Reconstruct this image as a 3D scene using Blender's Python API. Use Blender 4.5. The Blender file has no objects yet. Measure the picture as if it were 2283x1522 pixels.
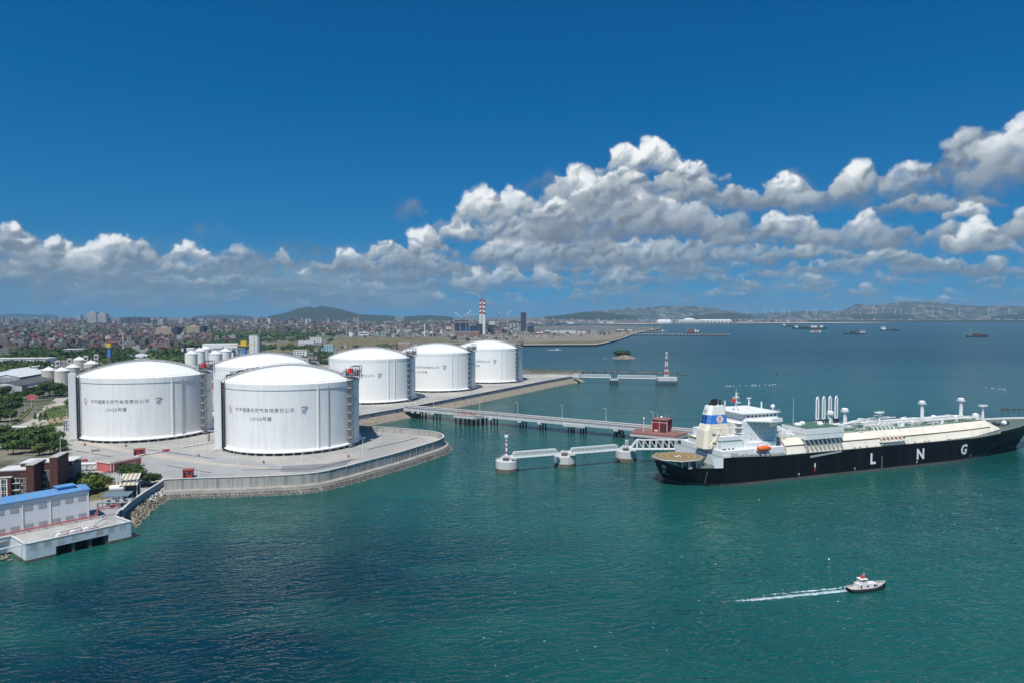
import bpy, math, random
from mathutils import Vector, Matrix

random.seed(7)
SC = bpy.context.scene
COL = SC.collection

# ------------------------------------------------------------------ camera
F_PX, CX, CY, CAM_H = 1522.0, 1141.5, 761.0, 88.0
PITCH = math.atan((CY - 702.0) / F_PX)


def ray(px, py):
    x = (px - CX) / F_PX
    v = -(py - CY) / F_PX
    return (x, math.cos(PITCH) + v * math.sin(PITCH), v * math.cos(PITCH) - math.sin(PITCH))


def at(px, py, z=0.0):
    """Point of the horizontal plane z that is seen at a pixel of the photograph."""
    d = ray(px, py)
    t = (z - CAM_H) / d[2]
    return Vector((d[0] * t, d[1] * t, z))


def atd(px, py, Y):
    """Point at the distance Y that is seen at a pixel of the photograph."""
    d = ray(px, py)
    t = Y / d[1]
    return Vector((d[0] * t, Y, CAM_H + d[2] * t))


cam_data = bpy.data.cameras.new('camera')
cam_data.sensor_width = 36.0
cam_data.lens = 24.0
cam_data.clip_start = 1.0
cam_data.clip_end = 120000.0
cam = bpy.data.objects.new('camera', cam_data)
COL.objects.link(cam)
cam.location = (0, 0, CAM_H)
cam.rotation_euler = (math.pi / 2 - PITCH, 0, 0)
SC.camera = cam

# ------------------------------------------------------------------ sun and exposure
SUN_EL = math.radians(61)
SUN_VEC = Vector((-0.30, -0.954, 0)).normalized()          # horizontal direction towards the sun
sd = bpy.data.lights.new('sun', 'SUN')
sd.energy = 4.9
sd.angle = math.radians(0.53)
sd.color = (1.0, 0.965, 0.91)
sun = bpy.data.objects.new('sun', sd)
COL.objects.link(sun)
to_sun = Vector((SUN_VEC.x * math.cos(SUN_EL), SUN_VEC.y * math.cos(SUN_EL), math.sin(SUN_EL)))
sun.rotation_euler = to_sun.to_track_quat('Z', 'Y').to_euler()
SC.view_settings.view_transform = 'Standard'
SC.view_settings.look = 'None'
SC.view_settings.gamma = 1.0
SC.view_settings.exposure = 0.0
SC.view_settings.use_curve_mapping = False
SC.render.engine = 'CYCLES'
cy = SC.cycles
cy.use_denoising = True
cy.use_adaptive_sampling = True
cy.adaptive_threshold = 0.012
cy.sample_clamp_direct = 6.0
cy.max_bounces = 5
cy.diffuse_bounces = 2
cy.glossy_bounces = 2
cy.transmission_bounces = 2
cy.volume_bounces = 0
cy.transparent_max_bounces = 8
cy.caustics_reflective = False
cy.caustics_refractive = False
cy.sample_clamp_indirect = 4.0

# ------------------------------------------------------------------ world: sky and clouds
world = bpy.data.worlds.new('World')
SC.world = world
world.use_nodes = True
WT = world.node_tree
for n in list(WT.nodes):
    WT.nodes.remove(n)


class NG:
    """Small helper to write node expressions."""

    def __init__(self, tree):
        self.t = tree

    def put(self, sock, v):
        if v is None:
            return
        if hasattr(v, 'is_output'):
            self.t.links.new(v, sock)
        else:
            sock.default_value = v

    def m(self, op, a, b=None, c=None, clamp=False):
        n = self.t.nodes.new('ShaderNodeMath')
        n.operation = op
        n.use_clamp = clamp
        for i, v in enumerate((a, b, c)):
            self.put(n.inputs[i], v)
        return n.outputs[0]

    def vm(self, op, a, b=None):
        n = self.t.nodes.new('ShaderNodeVectorMath')
        n.operation = op
        self.put(n.inputs[0], a)
        if op == 'SCALE':
            self.put(n.inputs['Scale'], b)
        else:
            self.put(n.inputs[1], b)
        return n.outputs[0]

    def comb(self, x, y, z):
        n = self.t.nodes.new('ShaderNodeCombineXYZ')
        for i, v in enumerate((x, y, z)):
            self.put(n.inputs[i], v)
        return n.outputs[0]

    def sep(self, v):
        n = self.t.nodes.new('ShaderNodeSeparateXYZ')
        self.put(n.inputs[0], v)
        return n.outputs

    def noise(self, vec, scale, detail=3.0, rough=0.5, dim='3D', color=False, distortion=0.0):
        n = self.t.nodes.new('ShaderNodeTexNoise')
        n.noise_dimensions = dim
        self.put(n.inputs['Vector'], vec)
        self.put(n.inputs['Scale'], scale)
        self.put(n.inputs['Detail'], detail)
        self.put(n.inputs['Roughness'], rough)
        self.put(n.inputs['Distortion'], distortion)
        return n.outputs['Color' if color else 'Fac']

    def voro(self, vec, scale, detail=0.0, rough=0.5, feature='SMOOTH_F1', smooth=0.6, dim='3D'):
        n = self.t.nodes.new('ShaderNodeTexVoronoi')
        n.voronoi_dimensions = dim
        n.feature = feature
        self.put(n.inputs['Vector'], vec)
        self.put(n.inputs['Scale'], scale)
        self.put(n.inputs['Detail'], detail)
        self.put(n.inputs['Roughness'], rough)
        if feature == 'SMOOTH_F1':
            self.put(n.inputs['Smoothness'], smooth)
        return n.outputs['Distance']

    def mrange(self, v, a, b, c=0.0, d=1.0, smooth=False):
        n = self.t.nodes.new('ShaderNodeMapRange')
        n.interpolation_type = 'SMOOTHSTEP' if smooth else 'LINEAR'
        n.clamp = True
        for i, x in enumerate((v, a, b, c, d)):
            self.put(n.inputs[i], x)
        return n.outputs[0]

    def mix(self, fac, a, b):
        n = self.t.nodes.new('ShaderNodeMix')
        n.data_type = 'RGBA'
        self.put(n.inputs[0], fac)
        for sock, v in ((n.inputs[6], a), (n.inputs[7], b)):
            if isinstance(v, tuple) and len(v) == 3:
                v = (*v, 1.0)
            self.put(sock, v)
        return n.outputs[2]

    def curve(self, v, pts):
        n = self.t.nodes.new('ShaderNodeFloatCurve')
        self.put(n.inputs['Value'], v)
        c = n.mapping.curves[0]
        while len(c.points) > 2:
            c.points.remove(c.points[1])
        c.points[0].location = pts[0]
        c.points[-1].location = pts[-1]
        for p in pts[1:-1]:
            c.points.new(*p)
        for p in c.points:
            p.handle_type = 'VECTOR'
        n.mapping.update()
        return n.outputs[0]


W = NG(WT)
sky = WT.nodes.new('ShaderNodeTexSky')
sky.sky_type = 'NISHITA'
sky.sun_disc = False
sky.sun_elevation = SUN_EL
sky.sun_rotation = math.atan2(SUN_VEC.x, SUN_VEC.y)
sky.altitude = 0.0
sky.air_density = 1.0
sky.dust_density = 0.6
sky.ozone_density = 3.0
hs = WT.nodes.new('ShaderNodeHueSaturation')
hs.inputs['Saturation'].default_value = 1.30
hs.inputs['Value'].default_value = 1.0
tcs = WT.nodes.new('ShaderNodeTexCoord')
sx_, sy_, sz_ = W.sep(tcs.outputs['Generated'])
WT.links.new(W.comb(sx_, sy_, W.m('MULTIPLY_ADD', W.m('MAXIMUM', sz_, 0.0), 0.85, 0.13)), sky.inputs[0])
WT.links.new(sky.outputs[0], hs.inputs['Color'])
sky_col = W.vm('MAXIMUM', W.vm('SUBTRACT', W.vm('MULTIPLY', hs.outputs[0], (0.034, 0.081, 0.093)), (0.018, 0.014, 0.004)), (0.0, 0.0, 0.0))

import numpy as np
CW, CH = 1600, 620            # canvas: azimuth -45..45 deg, elevation -1..33.9 deg
CPX = CW / (math.pi / 2)      # canvas pixels per radian


def fbm_canvas(rng, w, h, cell, octaves, rough=0.5):
    out = np.zeros((h, w), np.float32)
    amp, tot = 1.0, 0.0
    for o in range(octaves):
        c = max(cell / 2 ** o, 1.5)
        gw, gh = int(w / c) + 4, int(h / c) + 4
        g = rng.random((gh, gw)).astype(np.float32)
        x = np.arange(w) / c
        y = np.arange(h) / c
        xi, yi = x.astype(int), y.astype(int)
        fx, fy = (x - xi).astype(np.float32), (y - yi).astype(np.float32)
        fx, fy = fx * fx * (3 - 2 * fx), fy * fy * (3 - 2 * fy)
        a = g[yi][:, xi] * (1 - fx) + g[yi][:, xi + 1] * fx
        b = g[yi + 1][:, xi] * (1 - fx) + g[yi + 1][:, xi + 1] * fx
        out += amp * (a * (1 - fy)[:, None] + b * fy[:, None])
        tot += amp
        amp *= rough
    return out / tot


def sstep(a, b, x):
    t = np.clip((x - a) / (b - a), 0, 1)
    return t * t * (3 - 2 * t)


def blur(a, r):
    k = np.exp(-0.5 * (np.arange(-3 * r, 3 * r + 1) / r) ** 2)
    k /= k.sum()
    p = np.pad(a, 3 * r, mode='edge')
    p = np.apply_along_axis(lambda v: np.convolve(v, k, 'valid'), 0, p)
    return np.apply_along_axis(lambda v: np.convolve(v, k, 'valid'), 1, p)


# cumulus seen in the photograph: centre x, base y, width, height, tone, haze
CLOUDS = [
    (90, 640, 420, 45, .42, .35), (330, 650, 420, 45, .40, .4), (560, 645, 330, 40, .42, .45), (150, 668, 500, 30, .38, .6), (480, 672, 420, 24, .4, .65),
    (820, 640, 300, 34, .5, .5), (980, 650, 260, 30, .5, .55),
    (40, 598, 190, 98, 1.2, .05), (150, 600, 170, 80, 1.2, .05), (245, 600, 140, 72, .98, .05), (285, 580, 80, 50, 1., .05),
    (10, 556, 130, 46, .34, .05), (95, 578, 130, 36, .36, .08), (312, 604, 140, 66, .55, .1), (165, 612, 190, 58, .72, .1), (60, 620, 230, 36, .62, .2), (240, 628, 280, 32, .5, .2),
    (430, 602, 150, 62, 1.25, .05), (528, 604, 130, 58, .62, .1), (612, 602, 80, 48, .72, .1), (470, 615, 280, 26, .42, .2), (450, 640, 180, 26, .7, .35),
    (775, 606, 150, 44, .85, .1), (860, 602, 190, 60, .85, .1), (950, 592, 120, 78, .92, .05), (1022, 548, 105, 66, 1.2, .05), (900, 612, 330, 46, .52, .2),
    (1290, 478, 160, 108, .95, .0), (1425, 412, 180, 98, 1.3, .0), (1548, 408, 100, 50, 1.2, .0), (1118, 530, 220, 116, .92, .0), (1165, 545, 300, 58, .66, .05),
    (1420, 535, 380, 125, .74, .0), (1350, 490, 200, 90, .88, 0.), (1420, 450, 300, 70, .8, 0.), (1240, 520, 200, 70, .7, 0.), (1680, 470, 160, 50, .6, .05), (1570, 475, 270, 75, .58, .02), (1480, 540, 460, 56, .50, .05), (1215, 430, 90, 46, .34, .05, 1), (930, 486, 70, 36, .26, .1, 1), (485, 530, 84, 28, .30, .1, 1),
    (1170, 605, 330, 76, .58, .12), (1325, 560, 110, 56, .92, .08), (1370, 600, 280, 66, .56, .12), (1530, 612, 300, 76, .52, .15), (1640, 560, 130, 62, .85, .08), (1590, 520, 64, 44, .95, .08),
    (1105, 640, 150, 52, .92, .2), (1212, 632, 58, 48, .88, .2), (1380, 640, 170, 40, .72, .3), (980, 628, 330, 36, .5, .3),
    (2130, 445, 250, 140, .56, .05), (2275, 420, 240, 165, .72, .05), (1780, 465, 190, 78, .8, .02), (1895, 462, 220, 96, .92, .02), (2035, 462, 190, 98, .84, .02), (1752, 425, 95, 34, .42, .05, 1), (2080, 470, 260, 40, .46, .1),
    (1740, 545, 200, 66, .64, .1), (1905, 548, 150, 78, .7, .1), (2142, 490, 76, 44, 1., .05), (2168, 555, 96, 68, 1., .05), (2205, 566, 150, 38, .9, .08), (2278, 545, 130, 100, .72, .08), (2060, 568, 240, 62, .5, .12),
    (1800, 582, 210, 46, .72, .15), (1690, 590, 240, 44, .5, .2), (1960, 605, 260, 46, .55, .2), (2120, 612, 240, 40, .55, .25), (1840, 618, 200, 34, .7, .3), (1560, 640, 200, 30, .5, .35), (2230, 615, 150, 40, .6, .25),
    (1640, 655, 90, 18, .75, .45), (1790, 655, 70, 16, .7, .5), (1110, 690, 60, 14, .7, .5), (1310, 662, 130, 20, .7, .5), (1840, 672, 90, 16, .75, .55), (2090, 676, 44, 18, .9, .35), (2030, 678, 60, 12, .8, .45),
    (-120, 600, 300, 110, .9, .05), (-300, 590, 320, 90, .8, .1), (2420, 420, 260, 150, .8, .05), (2560, 480, 300, 120, .75, .05), (2440, 570, 320, 70, .6, .1), (-220, 640, 420, 50, .5, .3), (2550, 620, 420, 50, .5, .3),
]


def cloud_canvas():
    rng = np.random.default_rng(11)
    rgb = np.zeros((CH, CW, 3), np.float32)
    alpha = np.zeros((CH, CW), np.float32)
    nf = fbm_canvas(rng, CW + 700, CH + 500, 26, 5, 0.6)      # fine billow noise
    ns = fbm_canvas(rng, CW + 700, CH + 500, 90, 4, 0.5)      # soft shade noise
    wx = fbm_canvas(rng, CW + 700, CH + 500, 34, 5, 0.58)
    wy = fbm_canvas(rng, CW + 700, CH + 500, 34, 5, 0.58)
    lst = [c if len(c) == 7 else (*c, 0) for c in CLOUDS]
    for i in range(150):                                     # little far clouds above the horizon
        x = rng.uniform(-500, 2800)
        y = rng.uniform(608, 690)
        k = (702 - y) / 95
        w = rng.uniform(30, 110) * (0.5 + 0.7 * k)
        lst.append((x, y, w, w * rng.uniform(0.16, 0.34), rng.uniform(.5, .95), .72 - .4 * k, 0))
    lst.sort(key=lambda c: -c[5])                            # hazy (far) first
    L = np.array([-0.42, 0.72, 0.55])
    L /= np.linalg.norm(L)
    # grey-blue veil of far, unresolved cloud over the horizon
    yy0 = np.arange(CH)[:, None] / CPX - math.radians(1)
    xx0 = np.arange(CW)[None, :] / CW
    v0 = fbm_canvas(rng, CW // 3 + 2, CH, 70, 5, .55)[:, (np.arange(CW) / 3).astype(int)]
    v1 = fbm_canvas(rng, CW // 2 + 2, CH * 2, 40, 5, .6)[::2][:, (np.arange(CW) / 2).astype(int)]
    env = sstep(0.0, 0.012, yy0) * (1 - sstep(0.052, 0.105, yy0 + (v1 - .5) * .05))
    left = 1 - sstep(.34, .52, xx0)
    va = env * np.clip(sstep(.30, .62, v0 * .6 + v1 * .4) * .75 + left * .55, 0, .95) * (.60 + .40 * left)
    vl = np.clip((v1 - .35) * 2.2, 0, 1)[..., None]
    rgb[:] = np.array([.105, .20, .285]) * (1 - vl) + np.array([.29, .37, .43]) * vl
    alpha[:] = va
    for (px, py, w, h, tone, far, wisp) in lst:
        w, h = w * 1.16, h * 1.06
        a = math.atan((px - CX) / F_PX)
        cx = (a + math.pi / 4) * CPX
        base = (math.atan((702 - py) / F_PX * math.cos(a)) + math.radians(1)) * CPX
        s = CPX / F_PX * math.cos(a) ** 2
        W_, H_ = w * s, h * CPX / F_PX * math.cos(a)
        m = int(H_ * 0.5) + 10
        x0, x1 = int(cx - W_ / 2) - m, int(cx + W_ / 2) + m
        y0, y1 = int(base) - m, int(base + H_ * 1.15) + m
        bw, bh = x1 - x0, y1 - y0
        yy, xx = np.mgrid[0:bh, 0:bw].astype(np.float32)
        ox, oy = int(rng.uniform(0, CW + 690 - bw)), int(rng.uniform(0, max(1, CH + 490 - bh)))
        warp = 0.16 * H_ + 4
        qx = xx + (wx[oy:oy + bh, ox:ox + bw] - .5) * warp * 1.6
        qy = yy + (wy[oy:oy + bh, ox:ox + bw] - .5) * warp * 1.6
        hf = np.full((bh, bw), -1e3, np.float32)
        bumps = [(rng.uniform(-.42, .42), rng.uniform(.45, 1.0), rng.uniform(.12, .3)) for _ in range(max(3, int(w / 45)))]
        bumps.append((rng.uniform(-.2, .2), 1.0, .3))

        def prof(t):
            e = max(0.0, 1 - (2 * abs(t)) ** 2.4)
            return e * max(0.28, max(b[1] * math.exp(-((t - b[0]) / b[2]) ** 2) for b in bumps))
        n = int(40 + W_ * H_ / 26)
        for k in range(min(n, 620)):
            t = rng.uniform(-.5, .5)
            ph = prof(t) * H_
            u = rng.random() ** 0.6
            r = H_ * (0.06 + 0.20 * rng.random() ** 2) * (1.15 - 0.55 * u) + 1.2
            cyy = m + max(r * 0.45, u * ph - r * 0.6)
            cxx = m + (t + .5) * W_
            dep = rng.uniform(-.4, .7) * H_ * 0.5 * (1 - abs(2 * t) * 0.6) * (1 - 0.5 * u)
            ia, ib = max(0, int(cxx - r - warp - 2)), min(bw, int(cxx + r + warp + 3))
            ja, jb = max(0, int(cyy - r - warp - 2)), min(bh, int(cyy + r + warp + 3))
            if ib <= ia or jb <= ja:
                continue
            d2 = (qx[ja:jb, ia:ib] - cxx) ** 2 + ((qy[ja:jb, ia:ib] - cyy) * 1.12) ** 2
            z = np.where(d2 < r * r, dep + np.sqrt(np.maximum(r * r - d2, 0)), -1e3)
            hf[ja:jb, ia:ib] = np.maximum(hf[ja:jb, ia:ib], z)
        cov = (hf > -500).astype(np.float32)
        if cov.sum() < 4:
            continue
        cs = 0.45 * blur(cov, 1) + 0.55 * blur(cov, max(2, int(H_ * (0.15 - 0.10 * min(tone, 1)))))
        nz = nf[oy:oy + bh, ox:ox + bw]
        al = sstep(0.16, 0.95, cs + (nz - .5) * 0.85 + (ns[oy:oy + bh, ox:ox + bw] - .5) * .35) * sstep(0.02, 0.25, cs)
        # soft flat base
        al *= sstep(-0.15, 0.42, (yy - m) / H_ + (ns[oy:oy + bh, ox:ox + bw] - .5) * 1.1)
        hm = np.where(cov > 0, hf, 0)
        wgt = blur(cov, 2) + 1e-4
        hm = blur(hm, 2) / wgt
        r2 = max(2, int(H_ * 0.05))
        hb = blur(np.where(cov > 0, hf, 0), r2) / (blur(cov, r2) + 1e-3)
        hg = 0.34 * hm + 0.66 * hb + (nz - .5) * H_ * 0.08
        gx = np.gradient(hg, axis=1)
        gy = np.gradient(hg, axis=0)
        inv = 1 / np.sqrt(gx * gx + gy * gy + 0.8)
        dif = np.clip((-gx * L[0] - gy * L[1] + 0.9 * L[2]) * inv, 0, 1)
        tt = np.clip((yy - m) / H_, 0, 1)
        soft = ns[oy:oy + bh, ox:ox + bw]
        lum = (0.38 + 0.64 * dif) * (0.36 + 0.80 * sstep(0.05, 1.05, tt)) + (soft - .5) * 0.60 - 0.03
        lum = blur(lum, 1) * 0.6 + lum * 0.4
        lum = np.clip(lum * (0.34 + 0.84 * tone), 0, 1.1)
        if wisp:
            al = blur(al, 4) * 0.55
            lum = lum * 0.4 + 0.12
        shade = np.array([.17, .215, .285])
        mid = np.array([.44, .50, .545])
        top = np.array([.97, .99, .99])
        v = sstep(0.18, 0.62, lum)[..., None]
        c = shade * (1 - v) + mid * v
        v = sstep(0.55, 0.98, lum)[..., None]
        c = c * (1 - v) + top * v
        hz = np.array([.11, .265, .41])
        f2 = far * 0.85
        c = c * (1 - f2) + hz * f2
        al = al * (1 - 0.35 * far)
        X0, X1, Y0, Y1 = max(0, x0), min(CW, x1), max(0, y0), min(CH, y1)
        if X1 <= X0 or Y1 <= Y0:
            continue
        sl = (slice(Y0 - y0, Y1 - y0), slice(X0 - x0, X1 - x0))
        A = al[sl]
        C = c[sl]
        B = alpha[Y0:Y1, X0:X1]
        outA = A + B * (1 - A)
        rgb[Y0:Y1, X0:X1] = (C * A[..., None] + rgb[Y0:Y1, X0:X1] * (B * (1 - A))[..., None]) / np.maximum(outA, 1e-4)[..., None]
        alpha[Y0:Y1, X0:X1] = outA
    # turbulent tearing of all edges
    t1 = fbm_canvas(rng, CW, CH, 22, 5, .62) - .5
    t2 = fbm_canvas(rng, CW, CH, 22, 5, .62) - .5
    t3 = fbm_canvas(rng, CW, CH, 14, 4, .62)
    gy, gx = np.mgrid[0:CH, 0:CW]
    ix = np.clip(gx + t1 * 26, 0, CW - 1).astype(int)
    iy = np.clip(gy + t2 * 18, 0, CH - 1).astype(int)
    rgb, alpha = rgb[iy, ix], alpha[iy, ix]
    ab = .6 * blur(alpha, 2) + .4 * blur(alpha, 5)
    edge = 4 * ab * (1 - ab)
    a2 = np.clip(alpha * .55 + ab * .45 + (t3 - .52) * 1.1 * edge, 0, 1)
    alpha = np.where(edge > .02, a2, alpha) * (.86 + .14 * sstep(.3, .6, t3))
    soft = np.dstack([blur(rgb[..., k] * (alpha + .02), 4) / blur(alpha + .02, 4) for k in range(3)])
    rgb = rgb * .8 + soft * .2
    return rgb.astype(np.float32), alpha.astype(np.float32)


rgb_, alpha_ = cloud_canvas()
cimg = bpy.data.images.new('cumulus', CW, CH, alpha=True, float_buffer=True, is_data=True)
cimg.pixels.foreach_set(np.dstack([rgb_, alpha_[..., None]]).astype(np.float32).ravel())
cimg.update()
cimg.pack()
tc = WT.nodes.new('ShaderNodeTexCoord')
dx, dy, dz = W.sep(tc.outputs['Generated'])
cu = W.m('PINGPONG', W.m('MULTIPLY_ADD', W.m('ARCTAN2', dx, dy), 2 / math.pi, 0.5), 1.0)
cv = W.m('MULTIPLY_ADD', W.m('ARCSINE', dz), CPX / CH, math.radians(1) * CPX / CH)
ti = WT.nodes.new('ShaderNodeTexImage')
ti.image = cimg
ti.extension = 'CLIP'
ti.interpolation = 'Cubic'
WT.links.new(W.comb(cu, cv, 0.0), ti.inputs['Vector'])
col = W.mix(ti.outputs['Alpha'], sky_col, ti.outputs['Color'])

bg = WT.nodes.new('ShaderNodeBackground')
WT.links.new(col, bg.inputs['Color'])
bg.inputs['Strength'].default_value = 1.0
wo = WT.nodes.new('ShaderNodeOutputWorld')
WT.links.new(bg.outputs[0], wo.inputs['Surface'])
world.cycles.sampling_method = 'MANUAL'
world.cycles.sample_map_resolution = 512

# ------------------------------------------------------------------ materials
MATS = {}


def mat(name, color, rough=0.6, var=0.12, scale=0.3, bump=0.0, bscale=2.0, metal=0.0, stripes=None, dirt=None, spec=0.4, coords='Object', alpha=None):
    """Procedural material: base colour broken up by noise, optional stripes/dirt streaks and fine relief."""
    if name in MATS:
        return MATS[name]
    m = bpy.data.materials.new(name)
    m.use_nodes = True
    t = m.node_tree
    g = NG(t)
    b = t.nodes['Principled BSDF']
    geo = t.nodes.new('ShaderNodeNewGeometry')
    tcn = t.nodes.new('ShaderNodeTexCoord')
    v = geo.outputs['Position'] if coords == 'World' else tcn.outputs['Object']
    c = color
    lo = tuple(x * (1 - var) for x in c)
    hi = tuple(min(1, x * (1 + var)) for x in c)
    colr = g.mix(g.mrange(g.noise(v, scale, 4.0, 0.6), 0.3, 0.7), lo, hi)
    if dirt:                                   # rain streaks: noise stretched along z
        dcol, amount, sc = dirt
        sv = g.vm('MULTIPLY', v, (sc, sc, sc * 0.06))
        f = g.mrange(g.noise(sv, 1.0, 5.0, 0.65), 0.48, 0.75, 0.0, amount)
        colr = g.mix(f, colr, dcol)
    if stripes:                                # (axis, period, colour, width share)
        ax, per, scol, wd = stripes
        s = g.sep(v)[ax]
        f = g.m('LESS_THAN', g.m('FRACT', g.m('DIVIDE', s, per)), wd)
        colr = g.mix(f, colr, scol)
    t.links.new(colr, b.inputs['Base Color'])
    b.inputs['Roughness'].default_value = rough
    b.inputs['Metallic'].default_value = metal
    b.inputs['Specular IOR Level'].default_value = spec
    if bump:
        bn = t.nodes.new('ShaderNodeBump')
        bn.inputs['Strength'].default_value = bump
        bn.inputs['Distance'].default_value = 0.1
        t.links.new(g.noise(v, bscale, 3.0, 0.6), bn.inputs['Height'])
        t.links.new(bn.outputs[0], b.inputs['Normal'])
    MATS[name] = m
    return m


# ------------------------------------------------------------------ mesh building
class MB:
    def __init__(self):
        self.v, self.f, self.mi, self.cur = [], [], [], 0

    def use(self, i):
        self.cur = i
        return self

    def add(self, vs, fs):
        o = len(self.v)
        self.v += [tuple(p) for p in vs]
        self.f += [tuple(o + i for i in q) for q in fs]
        self.mi += [self.cur] * len(fs)
        return self

    def hexa(self, p):
        """eight corners: bottom loop then top loop"""
        return self.add(p, [(3, 2, 1, 0), (4, 5, 6, 7), (0, 1, 5, 4), (1, 2, 6, 5), (2, 3, 7, 6), (3, 0, 4, 7)])

    def box(self, x0, x1, y0, y1, z0, z1):
        return self.hexa([(x0, y0, z0), (x1, y0, z0), (x1, y1, z0), (x0, y1, z0), (x0, y0, z1), (x1, y0, z1), (x1, y1, z1), (x0, y1, z1)])

    def obox(self, c, sx, sy, z0, z1, a=0.0):
        ca, sa = math.cos(a), math.sin(a)
        q = [(c[0] + x * ca - y * sa, c[1] + x * sa + y * ca) for x, y in ((-sx / 2, -sy / 2), (sx / 2, -sy / 2), (sx / 2, sy / 2), (-sx / 2, sy / 2))]
        return self.hexa([(*p, z0) for p in q] + [(*p, z1) for p in q])

    def prism(self, poly, z0, z1, cap=True):
        n = len(poly)
        fs = [(i, (i + 1) % n, n + (i + 1) % n, n + i) for i in range(n)]
        if cap:
            fs += [tuple(range(n, 2 * n)), tuple(reversed(range(n)))]
        return self.add([(*p[:2], z0) for p in poly] + [(*p[:2], z1) for p in poly], fs)

    def poly(self, pts):
        return self.add(pts, [tuple(range(len(pts)))])

    def cyl(self, x, y, z0, z1, r0, r1=None, n=12, cap=True):
        r1 = r0 if r1 is None else r1
        a = [2 * math.pi * i / n for i in range(n)]
        vs = [(x + r0 * math.cos(t), y + r0 * math.sin(t), z0) for t in a] + [(x + r1 * math.cos(t), y + r1 * math.sin(t), z1) for t in a]
        fs = [(i, (i + 1) % n, n + (i + 1) % n, n + i) for i in range(n)]
        if cap:
            fs += [tuple(range(n, 2 * n)), tuple(reversed(range(n)))]
        return self.add(vs, fs)

    def lathe(self, prof, n=32, x=0.0, y=0.0, a0=0.0, a1=2 * math.pi):
        full = abs(a1 - a0 - 2 * math.pi) < 1e-6
        k = n if full else n + 1
        vs = []
        for r, z in prof:
            for i in range(k):
                t = a0 + (a1 - a0) * i / n
                vs.append((x + r * math.cos(t), y + r * math.sin(t), z))
        fs = []
        for j in range(len(prof) - 1):
            for i in range(n):
                i2 = (i + 1) % k
                fs.append((j * k + i, j * k + i2, (j + 1) * k + i2, (j + 1) * k + i))
        return self.add(vs, fs)

    def tube(self, p, q, r, n=6, r2=None):
        p, q = Vector(p), Vector(q)
        d = (q - p)
        if d.length < 1e-6:
            return self
        d.normalize()
        u = d.orthogonal().normalized()
        w = d.cross(u)
        r2 = r if r2 is None else r2
        vs = []
        for c, rr in ((p, r), (q, r2)):
            for i in range(n):
                t = 2 * math.pi * (i + 0.5) / n
                vs.append(c + u * (rr * math.cos(t)) + w * (rr * math.sin(t)))
        fs = [(i, (i + 1) % n, n + (i + 1) % n, n + i) for i in range(n)] + [tuple(reversed(range(n))), tuple(range(n, 2 * n))]
        return self.add(vs, fs)

    def path(self, pts, r, n=6):
        for a, b in zip(pts, pts[1:]):
            self.tube(a, b, r, n)
        return self

    def ball(self, c, r, n=8, m=6, sz=1.0):
        pr = [(max(1e-3, r * math.sin(math.pi * j / m)), c[2] - r * sz * math.cos(math.pi * j / m)) for j in range(m + 1)]
        return self.lathe(pr, n, c[0], c[1])

    def build(self, name, m, parent=None, smooth=False, data_only=False):
        me = bpy.data.meshes.new(name)
        me.from_pydata(self.v, [], self.f)
        for x in (m if isinstance(m, (list, tuple)) else [m]):
            me.materials.append(x)
        if isinstance(m, (list, tuple)):
            me.polygons.foreach_set('material_index', self.mi)
        if smooth:
            if smooth is True:
                me.polygons.foreach_set('use_smooth', [True] * len(me.polygons))
            else:
                me.shade_smooth() if hasattr(me, 'shade_smooth') else None
                me.set_sharp_from_angle(angle=math.radians(smooth))
        me.update()
        if data_only:
            return me
        return link(name, me, parent)


def link(name, data, parent=None):
    o = bpy.data.objects.new(name, data)
    COL.objects.link(o)
    if parent is not None:
        o.parent = parent
    return o


def tag(o, label=None, cat=None, group=None, kind=None):
    if label:
        o['label'] = label
    if cat:
        o['category'] = cat
    if group:
        o['group'] = group
    if kind:
        o['kind'] = kind
    return o


def thing(name, label, cat, loc=(0, 0, 0), rz=0.0, group=None):
    o = link(name, None)
    o.location = loc
    o.rotation_euler = (0, 0, rz)
    return tag(o, label, cat, group, 'thing')


def copy_tree(o, parent=None):
    c = o.copy()
    COL.objects.link(c)
    c.parent = parent
    for ch in o.children:
        copy_tree(ch, c)
    return c


def dup(o, loc, rz=None, label=None, group=None, scale=None):
    c = copy_tree(o)
    c.location = loc
    if rz is not None:
        c.rotation_euler = (0, 0, rz)
    if label:
        c['label'] = label
    if group:
        c['group'] = group
    if scale:
        c.scale = scale if isinstance(scale, (tuple, list)) else (scale,) * 3
    return c


def text_verts(body, size, thick=0.0, font_space=1.0):
    """Lettering as flat polygons in its own plane: (verts, faces)."""
    cu_ = bpy.data.curves.new('lettering', 'FONT')
    cu_.body = body
    cu_.size = size
    cu_.align_x = 'CENTER'
    cu_.align_y = 'CENTER'
    cu_.space_character = font_space
    cu_.resolution_u = 2
    cu_.offset = thick
    o = bpy.data.objects.new('lettering', cu_)
    COL.objects.link(o)
    dg = bpy.context.evaluated_depsgraph_get()
    me = o.evaluated_get(dg).to_mesh()
    vs = [tuple(v.co) for v in me.vertices]
    fs = [tuple(p.vertices) for p in me.polygons]
    o.evaluated_get(dg).to_mesh_clear()
    bpy.data.objects.remove(o)
    bpy.data.curves.remove(cu_)
    return vs, fs


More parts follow.
